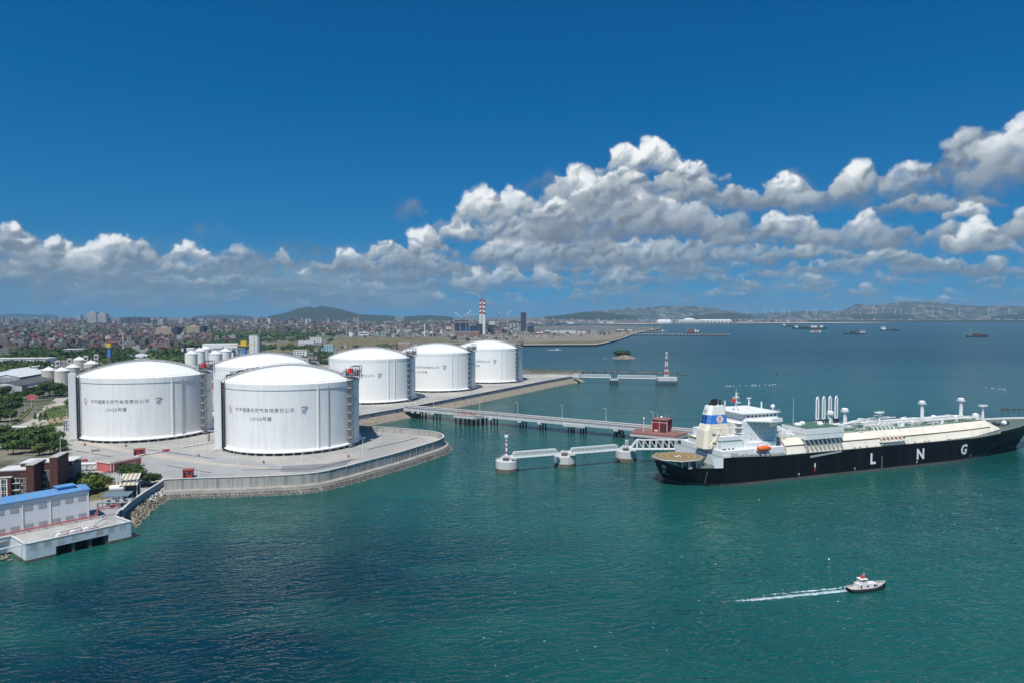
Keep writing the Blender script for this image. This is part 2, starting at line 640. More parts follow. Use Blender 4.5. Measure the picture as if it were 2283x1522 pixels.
G = 5.0      # level of the terminal's yards above the water
WHITE = mat('white_tank_paint', (0.81, 0.805, 0.775), 0.5, 0.03, 0.15, dirt=((0.57, 0.58, 0.57), 0.5, 0.5))
DOMEW = mat('white_dome_paint', (0.76, 0.76, 0.745), 0.55, 0.03, 0.1)
WPAINT = mat('white_paint', (0.80, 0.80, 0.78), 0.5, 0.05, 0.8)
GREYM = mat('galvanised_steel', (0.42, 0.44, 0.45), 0.5, 0.15, 0.6, metal=0.2)
DARKM = mat('dark_steel', (0.035, 0.038, 0.045), 0.6, 0.3, 1.0)
RUSTY = mat('weathered_steel', (0.30, 0.25, 0.21), 0.7, 0.3, 0.5)
REDP = mat('red_paint', (0.38, 0.035, 0.035), 0.55, 0.15, 0.5)
PINKP = mat('faded_red_render', (0.52, 0.13, 0.12), 0.75, 0.12, 0.3)
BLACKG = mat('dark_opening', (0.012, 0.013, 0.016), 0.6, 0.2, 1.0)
GLASS = mat('window_glass', (0.03, 0.04, 0.055), 0.15, 0.2, 1.0, spec=0.6)
CONC = mat('concrete', (0.40, 0.385, 0.36), 0.85, 0.14, 0.15, bump=0.2, bscale=1.5)
CONCW = mat('seawall_concrete', (0.40, 0.39, 0.36), 0.85, 0.12, 0.1, dirt=((0.09, 0.09, 0.085), 0.9, 0.55), bump=0.2)
CONCL = mat('light_concrete', (0.56, 0.55, 0.53), 0.85, 0.1, 0.2, dirt=((0.32, 0.31, 0.29), 0.5, 0.4))
WETC = mat('tide_stained_concrete', (0.12, 0.105, 0.085), 0.8, 0.25, 0.5)
PILE = mat('pile_steel', (0.022, 0.022, 0.024), 0.6, 0.4, 0.8)
YELP = mat('yellow_paint', (0.62, 0.42, 0.04), 0.5, 0.1, 0.5)
BLUEP = mat('blue_paint', (0.06, 0.20, 0.50), 0.5, 0.1, 0.5)

# ------------------------------------------------------------------ sea
def sea_material():
    m = bpy.data.materials.new('sea_water')
    m.use_nodes = True
    t = m.node_tree
    g = NG(t)
    b = t.nodes['Principled BSDF']
    geo = t.nodes.new('ShaderNodeNewGeometry')
    P = geo.outputs['Position']
    x, y, z = g.sep(P)
    # turbid green water over the shallows, blue in drifting patches
    big = g.noise(g.vm('MULTIPLY', P, (0.0045, 0.0075, 1.0)), 1.0, 3.0, 0.5)
    bay = g.m('MULTIPLY', g.mrange(x, 40.0, -75.0, smooth=True), g.mrange(y, 350.0, 210.0, smooth=True))  # dark patch: cloud shadow and ripple reflection put into the water colour
    shore = g.m('MULTIPLY', g.mrange(x, -120.0, -165.0, smooth=True), g.mrange(y, 205.0, 245.0, smooth=True))
    f = g.m('ADD', g.mrange(big, 0.42, 0.70, 0.0, 0.40), g.m('MULTIPLY', bay, 0.74))
    f = g.m('SUBTRACT', f, shore, clamp=True)
    colr = g.mix(f, (0.0095, 0.086, 0.073), (0.0008, 0.014, 0.030))
    colr = g.mix(g.mrange(g.noise(g.vm('MULTIPLY', P, (0.011, 0.02, 1.0)), 1.0, 3.0), 0.50, 0.72, 0.0, 0.65), colr, (0.016, 0.105, 0.080))
    far = g.mrange(y, 480.0, 1500.0, smooth=True)
    streak = g.mrange(g.noise(g.vm('MULTIPLY', P, (0.0010, 0.0055, 1.0)), 1.0, 3.0, 0.55), 0.40, 0.62)
    colr = g.mix(far, colr, g.mix(streak, (0.012, 0.056, 0.072), (0.017, 0.070, 0.080)))
    t.links.new(colr, b.inputs['Base Color'])
    b.inputs['IOR'].default_value = 1.33
    b.inputs['Specular IOR Level'].default_value = 0.5
    wind = g.noise(g.vm('MULTIPLY', P, (0.0030, 0.009, 1.0)), 1.0, 3.0, 0.6)
    t.links.new(g.mrange(y, 150.0, 1500.0, 0.07, 0.34), b.inputs['Roughness'])
    b.inputs['Specular IOR Level'].default_value = 0.45
    # wind waves: two crossing trains, warped, plus fine ripples
    wv = g.vm('ADD', P, g.vm('SCALE', g.vm('SUBTRACT', g.noise(P, 0.06, 2.0, 0.5, color=True), (0.5, 0.5, 0.5)), 9.0))

    def train(ang, lx, ly, det):
        ca, sa = math.cos(ang), math.sin(ang)
        X, Y, Z = g.sep(wv)
        u = g.m('ADD', g.m('MULTIPLY', X, ca), g.m('MULTIPLY', Y, sa))
        v = g.m('SUBTRACT', g.m('MULTIPLY', Y, ca), g.m('MULTIPLY', X, sa))
        n = g.noise(g.comb(g.m('DIVIDE', u, lx), g.m('DIVIDE', v, ly), 0.0), 1.0, det, 0.55, dim='2D')
        return g.m('SUBTRACT', 1.0, g.m('ABSOLUTE', g.m('MULTIPLY_ADD', n, 2.4, -1.2)))   # sharp crests
    h = g.m('ADD', g.m('MULTIPLY', train(0.22, 13.0, 4.0, 2.0), 0.52), g.m('MULTIPLY', train(-0.2, 6.0, 2.1, 2.0), 0.20))
    h = g.m('ADD', h, g.m('MULTIPLY', g.noise(P, 1.3, 2.0, 0.5), 0.05))
    h = g.m('MULTIPLY', h, g.mrange(wind, 0.35, 0.65, 0.65, 1.15))
    bn = t.nodes.new('ShaderNodeBump')
    bn.inputs['Distance'].default_value = 1.0
    t.links.new(g.mrange(y, 200.0, 2600.0, 1.0, 0.22), bn.inputs['Strength'])
    t.links.new(h, bn.inputs['Height'])
    t.links.new(bn.outputs[0], b.inputs['Normal'])
    return m


mb = MB()
mb.poly([(-28000, -600, 0), (28000, -600, 0), (28000, 28000, 0), (-28000, 28000, 0)])
tag(mb.build('sea', sea_material()), 'teal green sea with small wind waves', None, None, 'structure')


# ------------------------------------------------------------------ land
def smoothline(pts, k=4):
    """Catmull-Rom through the points."""
    out = []
    for i in range(len(pts) - 1):
        p0, p1, p2, p3 = pts[max(0, i - 1)], pts[i], pts[i + 1], pts[min(len(pts) - 1, i + 2)]
        for j in range(k):
            t = j / k
            out.append(0.5 * ((2 * p1) + (p2 - p0) * t + (2 * p0 - 5 * p1 + 4 * p2 - p3) * t * t + (3 * p1 - p0 - 3 * p2 + p3) * t ** 3))
    out.append(pts[-1])
    return out


WALL_TOP = 8.6
wall_px = [(366, 1068), (440, 1065), (560, 1061.5), (690, 1054.5), (760, 1041), (814, 1027), (880, 1010), (940, 992), (975, 981), (988, 973.5), (985, 967), (968, 961.5), (930, 957), (880, 953), (801, 948), (740, 943)]
WALL = smoothline([at(x, y, WALL_TOP) for x, y in wall_px], 5)
rev_px = [(740, 941), (801, 925), (911, 906), (1005, 888), (1110, 868), (1220, 847), (1270, 838.5), (1281, 838)]
REV = [at(x, y, 8.0) for x, y in rev_px]

GROUND = mat('yard_concrete', (0.37, 0.36, 0.33), 0.9, 0.16, 0.05, bump=0.1, coords='World')
_t = GROUND.node_tree
_g = NG(_t)
_P = _t.nodes.new('ShaderNodeNewGeometry').outputs['Position']
_c = _g.mix(_g.mrange(_g.noise(_P, 0.03, 4.0, 0.6), 0.38, 0.64), (0.30, 0.30, 0.285), (0.43, 0.40, 0.35))
_x, _y, _z = _g.sep(_P)
_l = _g.m('MAXIMUM', _g.m('LESS_THAN', _g.m('FRACT', _g.m('DIVIDE', _g.m('ADD', _x, _g.m('MULTIPLY', _y, 0.45)), 6.0)), 0.05), _g.m('LESS_THAN', _g.m('FRACT', _g.m('DIVIDE', _g.m('SUBTRACT', _y, _g.m('MULTIPLY', _x, 0.45)), 6.0)), 0.05))
_c = _g.mix(_g.m('MULTIPLY', _l, 0.35), _c, (0.17, 0.165, 0.155))
_c = _g.mix(_g.mrange(_g.noise(_P, 0.22, 5.0, 0.7), 0.56, 0.74, 0.0, 0.55), _c, (0.16, 0.155, 0.145))
_t.links.new(_c, _t.nodes['Principled BSDF'].inputs['Base Color'])


def ground_material():
    m = mat('terrain', (0.16, 0.15, 0.11), 0.95, 0.3, 0.01, coords='World')
    t = m.node_tree
    g = NG(t)
    b = t.nodes['Principled BSDF']
    geo = t.nodes.new('ShaderNodeNewGeometry')
    P = geo.outputs['Position']
    c = g.mix(g.mrange(g.noise(P, 0.012, 4.0, 0.6), 0.42, 0.6), (0.05, 0.065, 0.03), (0.22, 0.19, 0.14))
    c = g.mix(g.mrange(g.noise(P, 0.06, 3.0, 0.6), 0.5, 0.65, 0.0, 0.6), c, (0.26, 0.24, 0.21))
    t.links.new(c, b.inputs['Base Color'])
    return m


LAND = ground_material()
coast = [Vector((-1500, 150, 0)), at(-200, 1300), at(0, 1236), at(40, 1228), at(200, 1185), at(300, 1130), at(366, 1085), at(480, 1020), at(560, 1000), at(740, 945)]
coast += [p for p in REV[1:]]
coast += [at(1300, 833.5), at(1250, 829.5), at(1165, 831), at(1120, 800), at(1040, 780), at(1060, 770), at(1165, 769), at(1330, 768), at(1352, 764), at(1380, 757), at(1415, 745), at(1440, 739), at(1470, 735), at(1480, 731), at(1400, 728.5), at(1320, 727), at(1250, 728), at(1180, 729), at(1160, 726), at(1300, 723.5), at(1480, 722.5), at(1560, 722), at(1700, 721), at(1780, 720.5), at(1990, 719.6), at(2060, 718.2), at(2283, 718.0), at(2600, 718.0)]
coast += [Vector((24000, 27900, 0)), Vector((-27900, 27900, 0)), Vector((-27900, 150, 0))]
mb = MB()
mb.prism([(p.x, p.y) for p in coast], -1.0, G - 0.6)
tag(mb.build('mainland', LAND), 'flat coastal land under the town and industry', None, None, 'structure')

# terminal yard: concrete sheet with tapering kerb line behind the sea wall
yard = [p for p in WALL[:-1]] + REV[1:] + [at(1240, 833, G), at(1165, 833.5, G), at(1060, 812, G), at(930, 806, G), at(800, 806, G), at(640, 822, G), at(470, 846, G), at(160, 920, G), at(60, 965, G), at(120, 1000, G), at(110, 1090, G), at(210, 1098, G), at(330, 1075, G)]
mb = MB()
mb.prism([(p.x, p.y) for p in yard], 3.0, G)
tag(mb.build('terminal_yard', GROUND), 'pale concrete yard of the gas terminal', None, None, 'structure')
# darker grey asphalt aprons and service roads
ASPH = mat('asphalt_apron', (0.20, 0.205, 0.21), 0.9, 0.12, 0.08, coords='World')
BEIGE = mat('worn_paving', (0.42, 0.375, 0.31), 0.92, 0.12, 0.1, coords='World')


def sheet(name, px, m, z, label):
    mb = MB()
    pts = [at(x, y, z) for x, y in px]
    mb.prism([(p.x, p.y) for p in pts], z - 0.3, z)
    return tag(mb.build(name, m), label, None, None, 'structure')


APG = mat('grey_paving', (0.315, 0.315, 0.31), 0.9, 0.1, 0.07, coords='World')
sheet('paving', [(160, 985), (260, 1010), (330, 1030), (300, 1060), (380, 1066), (460, 1061), (540, 1056), (640, 1050), (620, 1035), (480, 1015), (330, 1000)], APG, G + 0.004, 'grey block paving in front of the two near tanks')
sheet('paving', [(628, 1038), (730, 1032), (790, 1020), (770, 1036), (690, 1050), (625, 1051)], ASPH, G + 0.008, 'darker paving patch beside the curved sea wall')
sheet('service_road', [(165, 972), (290, 1002), (420, 1018), (480, 1030), (600, 1040), (590, 1045), (450, 1033), (300, 1012), (150, 980)], BEIGE, G + 0.012, 'worn beige service road curving round the near tanks')
sheet('access_road', [(20, 955), (70, 935), (100, 905), (125, 886), (175, 884), (175, 900), (140, 905), (110, 925), (120, 945), (175, 940), (175, 948), (60, 968), (0, 975)], BEIGE, G + 0.004, 'access road through the planted entrance')

sheet('paving', [(186, 1166), (250, 1166), (268, 1142), (300, 1112), (335, 1088), (300, 1085), (200, 1116)], APG, G - .05, 'worn paving behind the pump pier')
for px_ in ([(170, 1003), (290, 1024), (291, 1025.2), (170, 1004.2)], [(330, 1000), (480, 1021), (479, 1022), (330, 1001)], [(540, 1046), (700, 1043), (800, 1021), (801, 1022), (701, 1044), (540, 1047)], [(372, 1036), (470, 1052), (469, 1053), (371, 1037)], [(820, 1000), (930, 975), (931, 976), (821, 1001)]):
    sheet('drain_channel', px_, DARKM, G + .02, 'thin dark drain channel across the yard')
# sea wall round the near yard: a real wall with a coping, a berm and armour blocks
def ribbon(line, offs, close=False):
    """Quads between offsets (o, z) along a ground line; o is metres to the right of its direction."""
    mb = MB()
    n = len(line)
    nor = []
    for i in range(n):
        a, b = line[max(0, i - 1)], line[min(n - 1, i + 1)]
        d = Vector((b.x - a.x, b.y - a.y, 0)).normalized()
        nor.append(Vector((d.y, -d.x, 0)))
    vs = []
    for i in range(n):
        for o, z in offs:
            p = line[i] + nor[i] * o
            vs.append((p.x, p.y, z))
    k = len(offs)
    fs = []
    for i in range(n - 1):
        for j in range(k - 1):
            fs.append((i * k + j, i * k + j + 1, (i + 1) * k + j + 1, (i + 1) * k + j))
    mb.add(vs, fs)
    return mb


sw = thing('sea_wall', 'tall weather streaked concrete sea wall curving round the two near tanks', 'sea wall', WALL[10])
off = -Vector(WALL[10])
LW = [p + off for p in WALL]
zz = -WALL[10].z
ribbon(LW, [(-0.25, G + zz - 0.5), (-0.25, WALL_TOP + zz), (0.25, WALL_TOP + zz), (0.35, 3.2 + zz)]).build('wall', CONCW, sw)
ribbon(LW, [(-0.45, WALL_TOP + zz), (-0.45, WALL_TOP + 0.25 + zz), (0.5, WALL_TOP + 0.25 + zz), (0.5, WALL_TOP + zz), (0.25, WALL_TOP + zz - 0.02)]).build('coping', CONCL, sw)
ribbon(LW, [(0.3, 3.6 + zz), (3.2, 3.2 + zz), (3.4, 2.2 + zz), (5.0, -0.8 + zz)]).build('berm', mat('berm_concrete', (0.30, 0.28, 0.25), 0.9, 0.2, 0.2, bump=0.4, bscale=0.7), sw)
# vertical panels of the wall, each proud by its pilaster
acc, last = 0.0, WALL[0]
pil = MB()
pil.box(-0.18, 0.18, -0.12, 0.12, 3.3, WALL_TOP - 0.05)
pil_me = pil.build('pilaster', CONCW, data_only=True)
for a, b in zip(WALL, WALL[1:]):
    seg = (b - a).length
    d = (b - a).normalized()
    t = 6.0 - acc
    while t < seg:
        p = a + d * t + Vector((d.y, -d.x, 0)) * 0.36
        o = link('pilaster', pil_me, sw)
        o.location = (p.x - WALL[10].x, p.y - WALL[10].y, -WALL[10].z)
        o.rotation_euler = (0, 0, math.atan2(d.y, d.x))
        t += 6.0
    acc = (acc + seg) % 6.0
# armour blocks along the toe
rng = random.Random(3)
blk = MB()
tot = 0.0
for a, b in zip(WALL[:62], WALL[1:63]):
    d = (b - a)
    L = d.length
    d.normalize()
    nr = Vector((d.y, -d.x, 0))
    t = rng.random() * 0.5
    while t < L:
        for row, (o, z) in enumerate(((3.7, 1.75), (4.4, 0.75), (5.1, -0.05))):
            p = a + d * (t + (row % 2) * 0.6) + nr * (o + rng.uniform(-.15, .15))
            s = rng.uniform(0.75, 1.0)
            blk.obox((p.x - WALL[10].x, p.y - WALL[10].y), s, s * 0.9, z - 0.5 + zz, z + 0.35 * s + zz, math.atan2(d.y, d.x) + rng.uniform(-.3, .3))
        t += 1.35
o = blk.build('armour_blocks', mat('armour_concrete', (0.21, 0.19, 0.165), 0.9, 0.3, 0.8), sw)
o['kind'] = 'stuff'

# revetment of the far yard with its grey parapet
rv = thing('revetment_wall', 'long stone revetment with a grey parapet below the far tanks', 'sea wall', (REV[3].x, REV[3].y, 0))
LR = [p - Vector((REV[3].x, REV[3].y, 0)) for p in REV]
LRs = []
for a, b in zip(LR, LR[1:]):
    for j in range(4):
        LRs.append(a.lerp(b, j / 4))
LRs.append(LR[-1])
PARA = mat('parapet_shade_tone', (0.22, 0.245, 0.28), 0.8, 0.12, 0.1, dirt=((0.12, 0.125, 0.13), 0.5, 0.2))  # shaded blue-grey of the outer face put into the base colour
SLOPE = mat('stone_revetment', (0.27, 0.235, 0.18), 0.95, 0.3, 0.35, bump=0.8, bscale=0.8, dirt=((0.10, 0.09, 0.07), 0.6, 0.3))
ribbon(LRs, [(-0.3, G - 0.3), (-0.3, 8.0), (0.3, 8.0), (0.4, 4.6)]).build('parapet', PARA, rv)
ribbon(LRs, [(-0.42, 8.0), (-0.42, 8.2), (0.5, 8.2), (0.5, 7.95)]).build('coping', CONCL, rv)
ribbon(LRs, [(0.4, 4.6), (1.8, 4.5), (2.2, 4.3), (6.5, 1.6), (9.5, -0.8)]).build('stone_slope', SLOPE, rv)
dark = MB()
dark.box(-0.7, 0.7, -0.1, 0.1, 5.0, 7.6)
dm = dark.build('drain_recess', DARKM, data_only=True)
for k in range(3, len(LRs) - 2, 2):
    a, b = LRs[k], LRs[k + 1]
    d = (b - a).normalized()
    o = link('drain_recess', dm, rv)
    p = a + Vector((d.y, -d.x, 0)) * 0.34
    o.location = (p.x, p.y, 0)
    o.rotation_euler = (0, 0, math.atan2(d.y, d.x))
# rounded tip of the revetment and its far side
tip = [REV[-1], at(1290, 836.5, 8.0), at(1280, 834.5, 8.0), at(1220, 833.5, 8.0), at(1165, 835, 8.0)]
LT = [p - Vector((REV[3].x, REV[3].y, 0)) for p in tip]
ribbon(LT, [(-0.3, G - 0.3), (-0.3, 8.0), (0.3, 8.0), (0.4, 4.6)]).build('parapet', CONCL, rv)
ribbon(LT, [(0.4, 4.6), (1.8, 4.5), (6.5, 1.6), (9.5, -0.8)]).build('stone_slope', SLOPE, rv)

# ------------------------------------------------------------------ gas storage tanks
TR = 42.0
INK = mat('grey_blue_lettering', (0.15, 0.18, 0.22), 0.7, 0.1, 1.0)
LOGO_R = mat('emblem_red', (0.40, 0.16, 0.15), 0.7, 0.1, 1.0)
LOGO_B = mat('emblem_blue', (0.09, 0.15, 0.32), 0.7, 0.1, 1.0)
SEAM = mat('panel_joint', (0.68, 0.70, 0.71), 0.6, 0.05, 0.5)


def on_shell(vs, z, phi, r=TR + 0.05):
    """Wrap flat lettering (x to the right, y up) on the shell; phi is the angle from local -Y to the right."""
    out = []
    for x, y, _ in vs:
        a = phi + x / TR
        out.append((r * math.sin(a), -r * math.cos(a), z + y))
    return out


def shell_text(body, size, space, z, phi, m, parent, name='lettering', thick=0.012):
    vs, fs = text_verts(body, size, thick, space)
    return MB().add(on_shell(vs, z, phi), fs).build(name, m, parent)


def dome_z(r):
    Rs = (41.6 ** 2 + 8.6 ** 2) / (2 * 8.6)
    return 41.9 + math.sqrt(Rs * Rs - r * r) - (Rs - 8.6)


def make_tank(near):
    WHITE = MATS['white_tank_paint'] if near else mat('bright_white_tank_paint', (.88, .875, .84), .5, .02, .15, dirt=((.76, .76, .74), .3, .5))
    rb = 42.32 if near else 42.03
    t = thing('gas_storage_tank', 'x', 'storage tank')
    MB().lathe([(42.0, 1.7), (42.0, 38.7)], 128).build('shell', WHITE, t, True)
    MB().lathe([(42.0, 38.6), (rb, 38.7), (rb, 41.9), (41.4, 41.95)], 128).build('ring_beam', WHITE, t, 40)
    prof = [(41.5 * (1 - i / 14) + 0.01, dome_z(41.5 * (1 - i / 14))) for i in range(15)]
    MB().lathe(prof, 96).build('dome', DOMEW, t, True)
    MB().lathe([(42.0, 3.4), (42.25, 2.6), (43.7, 2.3), (43.7, 1.65), (36.5, 1.6), (36.5, 0.0)], 96).build('base_slab', WPAINT, t, 40)
    pm = MB().box(-0.6, 0.6, -0.7, 0.7, 0, 1.65).build('support_pier', CONC, data_only=True)
    k = 48 if near else 24
    for i in range(k):
        a = 2 * math.pi * i / k
        o = link('support_pier', pm, t)
        o.location = (42.3 * math.sin(a), -42.3 * math.cos(a), 0)
        o.rotation_euler = (0, 0, a)
    for ph in (-68, 20, 112, 200):
        a = math.radians(ph)
        mb = MB()
        mb.obox((42.25 * math.sin(a), -42.25 * math.cos(a)), 0.8, 0.7, 1.7, 41.8, a)
        mb.build('buttress', WPAINT, t)
    a = math.radians(29)
    mb = MB()
    mb.tube((42.45 * math.sin(a), -42.45 * math.cos(a), 1.7), (42.45 * math.sin(a), -42.45 * math.cos(a), 40.8), 0.28)
    mb.build('riser_pipe', GREYM if near else WPAINT, t)
    # cladding joints
    for i in range(48):
        a = math.radians(-90 + 5.6 + 11.25 * i)
        if i > 15:
            break
        mb = MB()
        mb.obox((42.0 * math.sin(a), -42.0 * math.cos(a)), 0.07, 0.04, 2.6, 38.5, a)
        mb.build('panel_joint', SEAM, t)
    # railing along the rim
    mb = MB()
    rr = 42.1
    n = 72
    pts = [(rr * math.cos(2 * math.pi * i / n), rr * math.sin(2 * math.pi * i / n)) for i in range(n + 1)]
    for i in range(n):
        p, q = pts[i], pts[i + 1]
        mb.tube((*p, 41.9), (*p, 43.1), 0.07, 4)
        mb.tube((*p, 43.05), (*q, 43.05), 0.045, 4)
    mb.build('rim_railing', RUSTY, t)
    # walkway with pipes over the dome, from the back rim over the crown to the pump platform
    mb = MB()
    pp = MB()
    path = []
    for s in range(-12, 13):
        r = 41.0 * s / 12
        ph = math.radians(62) if s >= 0 else math.radians(62 + 30)
        x, y = r * math.sin(ph), -r * math.cos(ph)
        path.append(Vector((x, y, dome_z(abs(r)) + 0.5)))
    for p, q in zip(path, path[1:]):
        d = (q - p).normalized()
        s_ = Vector((-d.y, d.x, 0)).normalized()
        mb.add([p - s_ * 0.8, q - s_ * 0.8, q + s_ * 0.8, p + s_ * 0.8, p - s_ * 0.8 - Vector((0, 0, .25)), q - s_ * 0.8 - Vector((0, 0, .25)), q + s_ * 0.8 - Vector((0, 0, .25)), p + s_ * 0.8 - Vector((0, 0, .25))], [(0, 1, 2, 3), (7, 6, 5, 4), (0, 4, 5, 1), (2, 6, 7, 3)])
        for o_ in (-0.8, 0.8):
            mb.tube(p + s_ * o_, p + s_ * o_ + Vector((0, 0, 1.1)), 0.06, 4)
            mb.tube(p + s_ * o_ + Vector((0, 0, 1.1)), q + s_ * o_ + Vector((0, 0, 1.1)), 0.06, 4)
        for o_, rad in ((1.5, 0.3), (2.3, 0.22), (-1.6, 0.25)):
            pp.tube(p + s_ * o_ + Vector((0, 0, .2)), q + s_ * o_ + Vector((0, 0, .2)), rad, 6)
    mb.build('dome_walkway', RUSTY, t)
    pp.build('dome_pipes', GREYM, t)
    # pump platform over the rim
    ph = math.radians(66)
    ux, uy = Vector((math.cos(ph), math.sin(ph), 0)), Vector((math.sin(ph), -math.cos(ph), 0))   # along rim, outwards
    c = uy * 37.5

    def P(a, b, z):
        return c + ux * a + uy * b + Vector((0, 0, z))
    mb = MB()
    mb.hexa([P(-6, -3, 44.2), P(7, -3, 44.2), P(7, 6.5, 44.2), P(-6, 6.5, 44.2), P(-6, -3, 44.5), P(7, -3, 44.5), P(7, 6.5, 44.5), P(-6, 6.5, 44.5)])
    pf = mb.build('pump_platform', GREYM, t)
    mb = MB()
    for a in (-6, -1.5, 3, 7):
        for b in (-3, 2, 6.5):
            mb.tube(P(a, b, 41.5), P(a, b, 50.3 if b > 0 and a > -2 else 46.2), 0.16, 4)
    for z in (47.2, 50.2):
        for b in (2, 6.5):
            mb.tube(P(-1.5, b, z), P(7, b, z), 0.14, 4)
        for a in (-1.5, 3, 7):
            mb.tube(P(a, 2, z), P(a, 6.5, z), 0.14, 4)
    for a in (-1.5, 3):
        mb.tube(P(a, 6.5, 44.5), P(a + 4.3, 6.5, 50.2), 0.1, 4)
        mb.tube(P(a + 4.3, 6.5, 44.5), P(a, 6.5, 47.2), 0.1, 4)
    mb.build('platform_frame', DARKM, pf)['kind'] = 'stuff'
    rg = random.Random(5)
    mb = MB()
    for k2 in range(9):
        a, b = rg.uniform(-5, 6.5), rg.uniform(-2.5, 6)
        q = P(a, b, 0)
        mb.cyl(q.x, q.y, 44.5, 44.5 + rg.uniform(1.5, 4.5), rg.uniform(0.35, 0.8), n=8)
    mb.build('pump_heads', GREYM, pf)['kind'] = 'stuff'
    mb = MB()
    for k2 in range(8):
        a, b, z = rg.uniform(-4, 6), rg.uniform(-2.5, 6), rg.uniform(45.5, 48)
        mb.tube(P(a, -3, z), P(a, 6.5, z), 0.2, 6)
        mb.tube(P(-5, b, z + 0.5), P(6.5, b, z + 0.5), 0.16, 6)
    mb.build('valve_pipes', RUSTY, pf)['kind'] = 'stuff'
    if near:
        mb = MB()
        q = P(-4.4, 3.0, 0)
        mb.obox(q, 2.8, 2.4, 46.2, 49.2, ph)
        mb.build('cabinet', mat('bright_red_paint', (0.55, 0.02, 0.025), 0.45, 0.1, 0.5), pf)
    if near:        # dark pipe gallery over the rear left rim
        mb = MB()
        for k2 in range(46):
            a = math.radians(rg.uniform(-150, -100))
            r_ = rg.uniform(36, 42)
            z = dome_z(min(r_, 41)) + rg.uniform(.6, 3.6)
            p_ = Vector((r_ * math.sin(a), -r_ * math.cos(a), z))
            mb.tube(p_ - Vector((0, 0, 3)), p_, .22, 5)
            mb.tube(p_, p_ + Vector((rg.uniform(2, 7), rg.uniform(1, 4), rg.uniform(-.3, .8))), .3, 5)
        mb.build('pipe_gallery', DARKM, t)['kind'] = 'stuff'
    # stair tower
    ph2 = math.radians(52)
    u1, u2 = Vector((math.cos(ph2), math.sin(ph2), 0)), Vector((math.sin(ph2), -math.cos(ph2), 0))
    c2 = u2 * 43.6

    def Q(a, b, z):
        return c2 + u1 * a + u2 * b + Vector((0, 0, z))
    st = MB()
    for a in (-1.4, 1.4):
        for b in (-0.9, 1.3):
            st.tube(Q(a, b, 0), Q(a, b, 45.5), 0.13, 4)
    tower = st.build('stair_tower', RUSTY if near else DARKM, t)
    lv = 5.2
    lm = MB().box(-2.2, 2.2, -0.2, 2.9, 0, 0.22).build('landing', GREYM, data_only=True)
    for i in range(9):
        z = 1.0 + lv * i
        if z > 45:
            break
        o = link('landing', lm, tower)
        o.location = Q(0, -1.2, z)
        o.rotation_euler = (0, 0, ph2 + math.pi)
        fl = MB()
        if i < 8:
            for b in (-0.5, 0.9):
                fl.tube(Q(-1.4, b, z), Q(1.4, b, z + lv), 0.14, 4)
            fl.tube(Q(1.4, -0.9, z), Q(-1.4, -0.9, z + lv), 0.08, 4)
            fl.tube(Q(1.4, 1.3, z), Q(-1.4, 1.3, z + lv), 0.08, 4)
            fl.build('stair_flight', RUSTY if near else DARKM, tower)
    return t


def make_pipe_tower(t):
    """White clad pipe tower standing against the left flank of a tank, with a black rack beside it."""
    ph = math.radians(-71)
    x, y = 46.4 * math.sin(ph), -46.4 * math.cos(ph)
    mb = MB()
    mb.obox((x, y), 4.0, 4.0, 1.6, 44.8, math.radians(10))
    tw = mb.build('pipe_tower', WPAINT, t)
    mb = MB()
    mb.obox((x, y), 5.0, 5.0, 0, 1.55, math.radians(10))
    mb.build('tower_footing', CONCL, tw)
    mb = MB()
    for a in (2.4, 4.2):
        for b in (-1.6, 1.2):
            mb.tube((x + a, y + b - 0.3, 0), (x + a, y + b - 0.3, 43), 0.16, 4)
    for i in range(14):
        z = 0.5 + i * 3.0
        mb.tube((x + 2.4, y - 1.9, z), (x + 4.2, y - 1.9, z + 3.0), 0.14, 4)
        mb.tube((x + 2.4, y - 1.9, z), (x + 4.2, y - 1.9, z), 0.14, 4)
        mb.tube((x + 2.4, y + 0.9, z), (x + 4.2, y + 0.9, z), 0.14, 4)
    for a in (2.9, 3.7):
        mb.tube((x + a, y, 0), (x + a, y, 42), 0.3, 6)
    mb.build('pipe_rack', DARKM, tw)


def emblem_left(t, z, phi):
    """Ring with a pointed top and a small cross bar."""
    vs, fs = [], []
    n = 20
    for i in range(n + 1):
        a = math.radians(60 + 290 * i / n)
        for r in (1.1, 1.6):
            vs.append((r * math.cos(a), r * math.sin(a) - 0.2, 0))
    fs = [(2 * i, 2 * i + 1, 2 * i + 3, 2 * i + 2) for i in range(n)]
    MB().add(on_shell(vs, z, phi), fs).build('emblem', LOGO_R, t)
    v2 = [(-0.35, 1.3, 0), (0.35, 1.3, 0), (0.0, 2.6, 0), (0.2, 0.15, 0), (2.0, 0.15, 0), (2.0, -0.3, 0), (0.2, -0.3, 0)]
    MB().add(on_shell(v2, z, phi), [(0, 1, 2), (6, 5, 4, 3)]).build('emblem', LOGO_R, t)
    v3 = [(-0.9, -2.0, 0), (0.9, -2.0, 0), (0.6, -2.7, 0), (-0.6, -2.7, 0)]
    MB().add(on_shell(v3, z, phi), [(3, 2, 1, 0)]).build('emblem', INK, t)


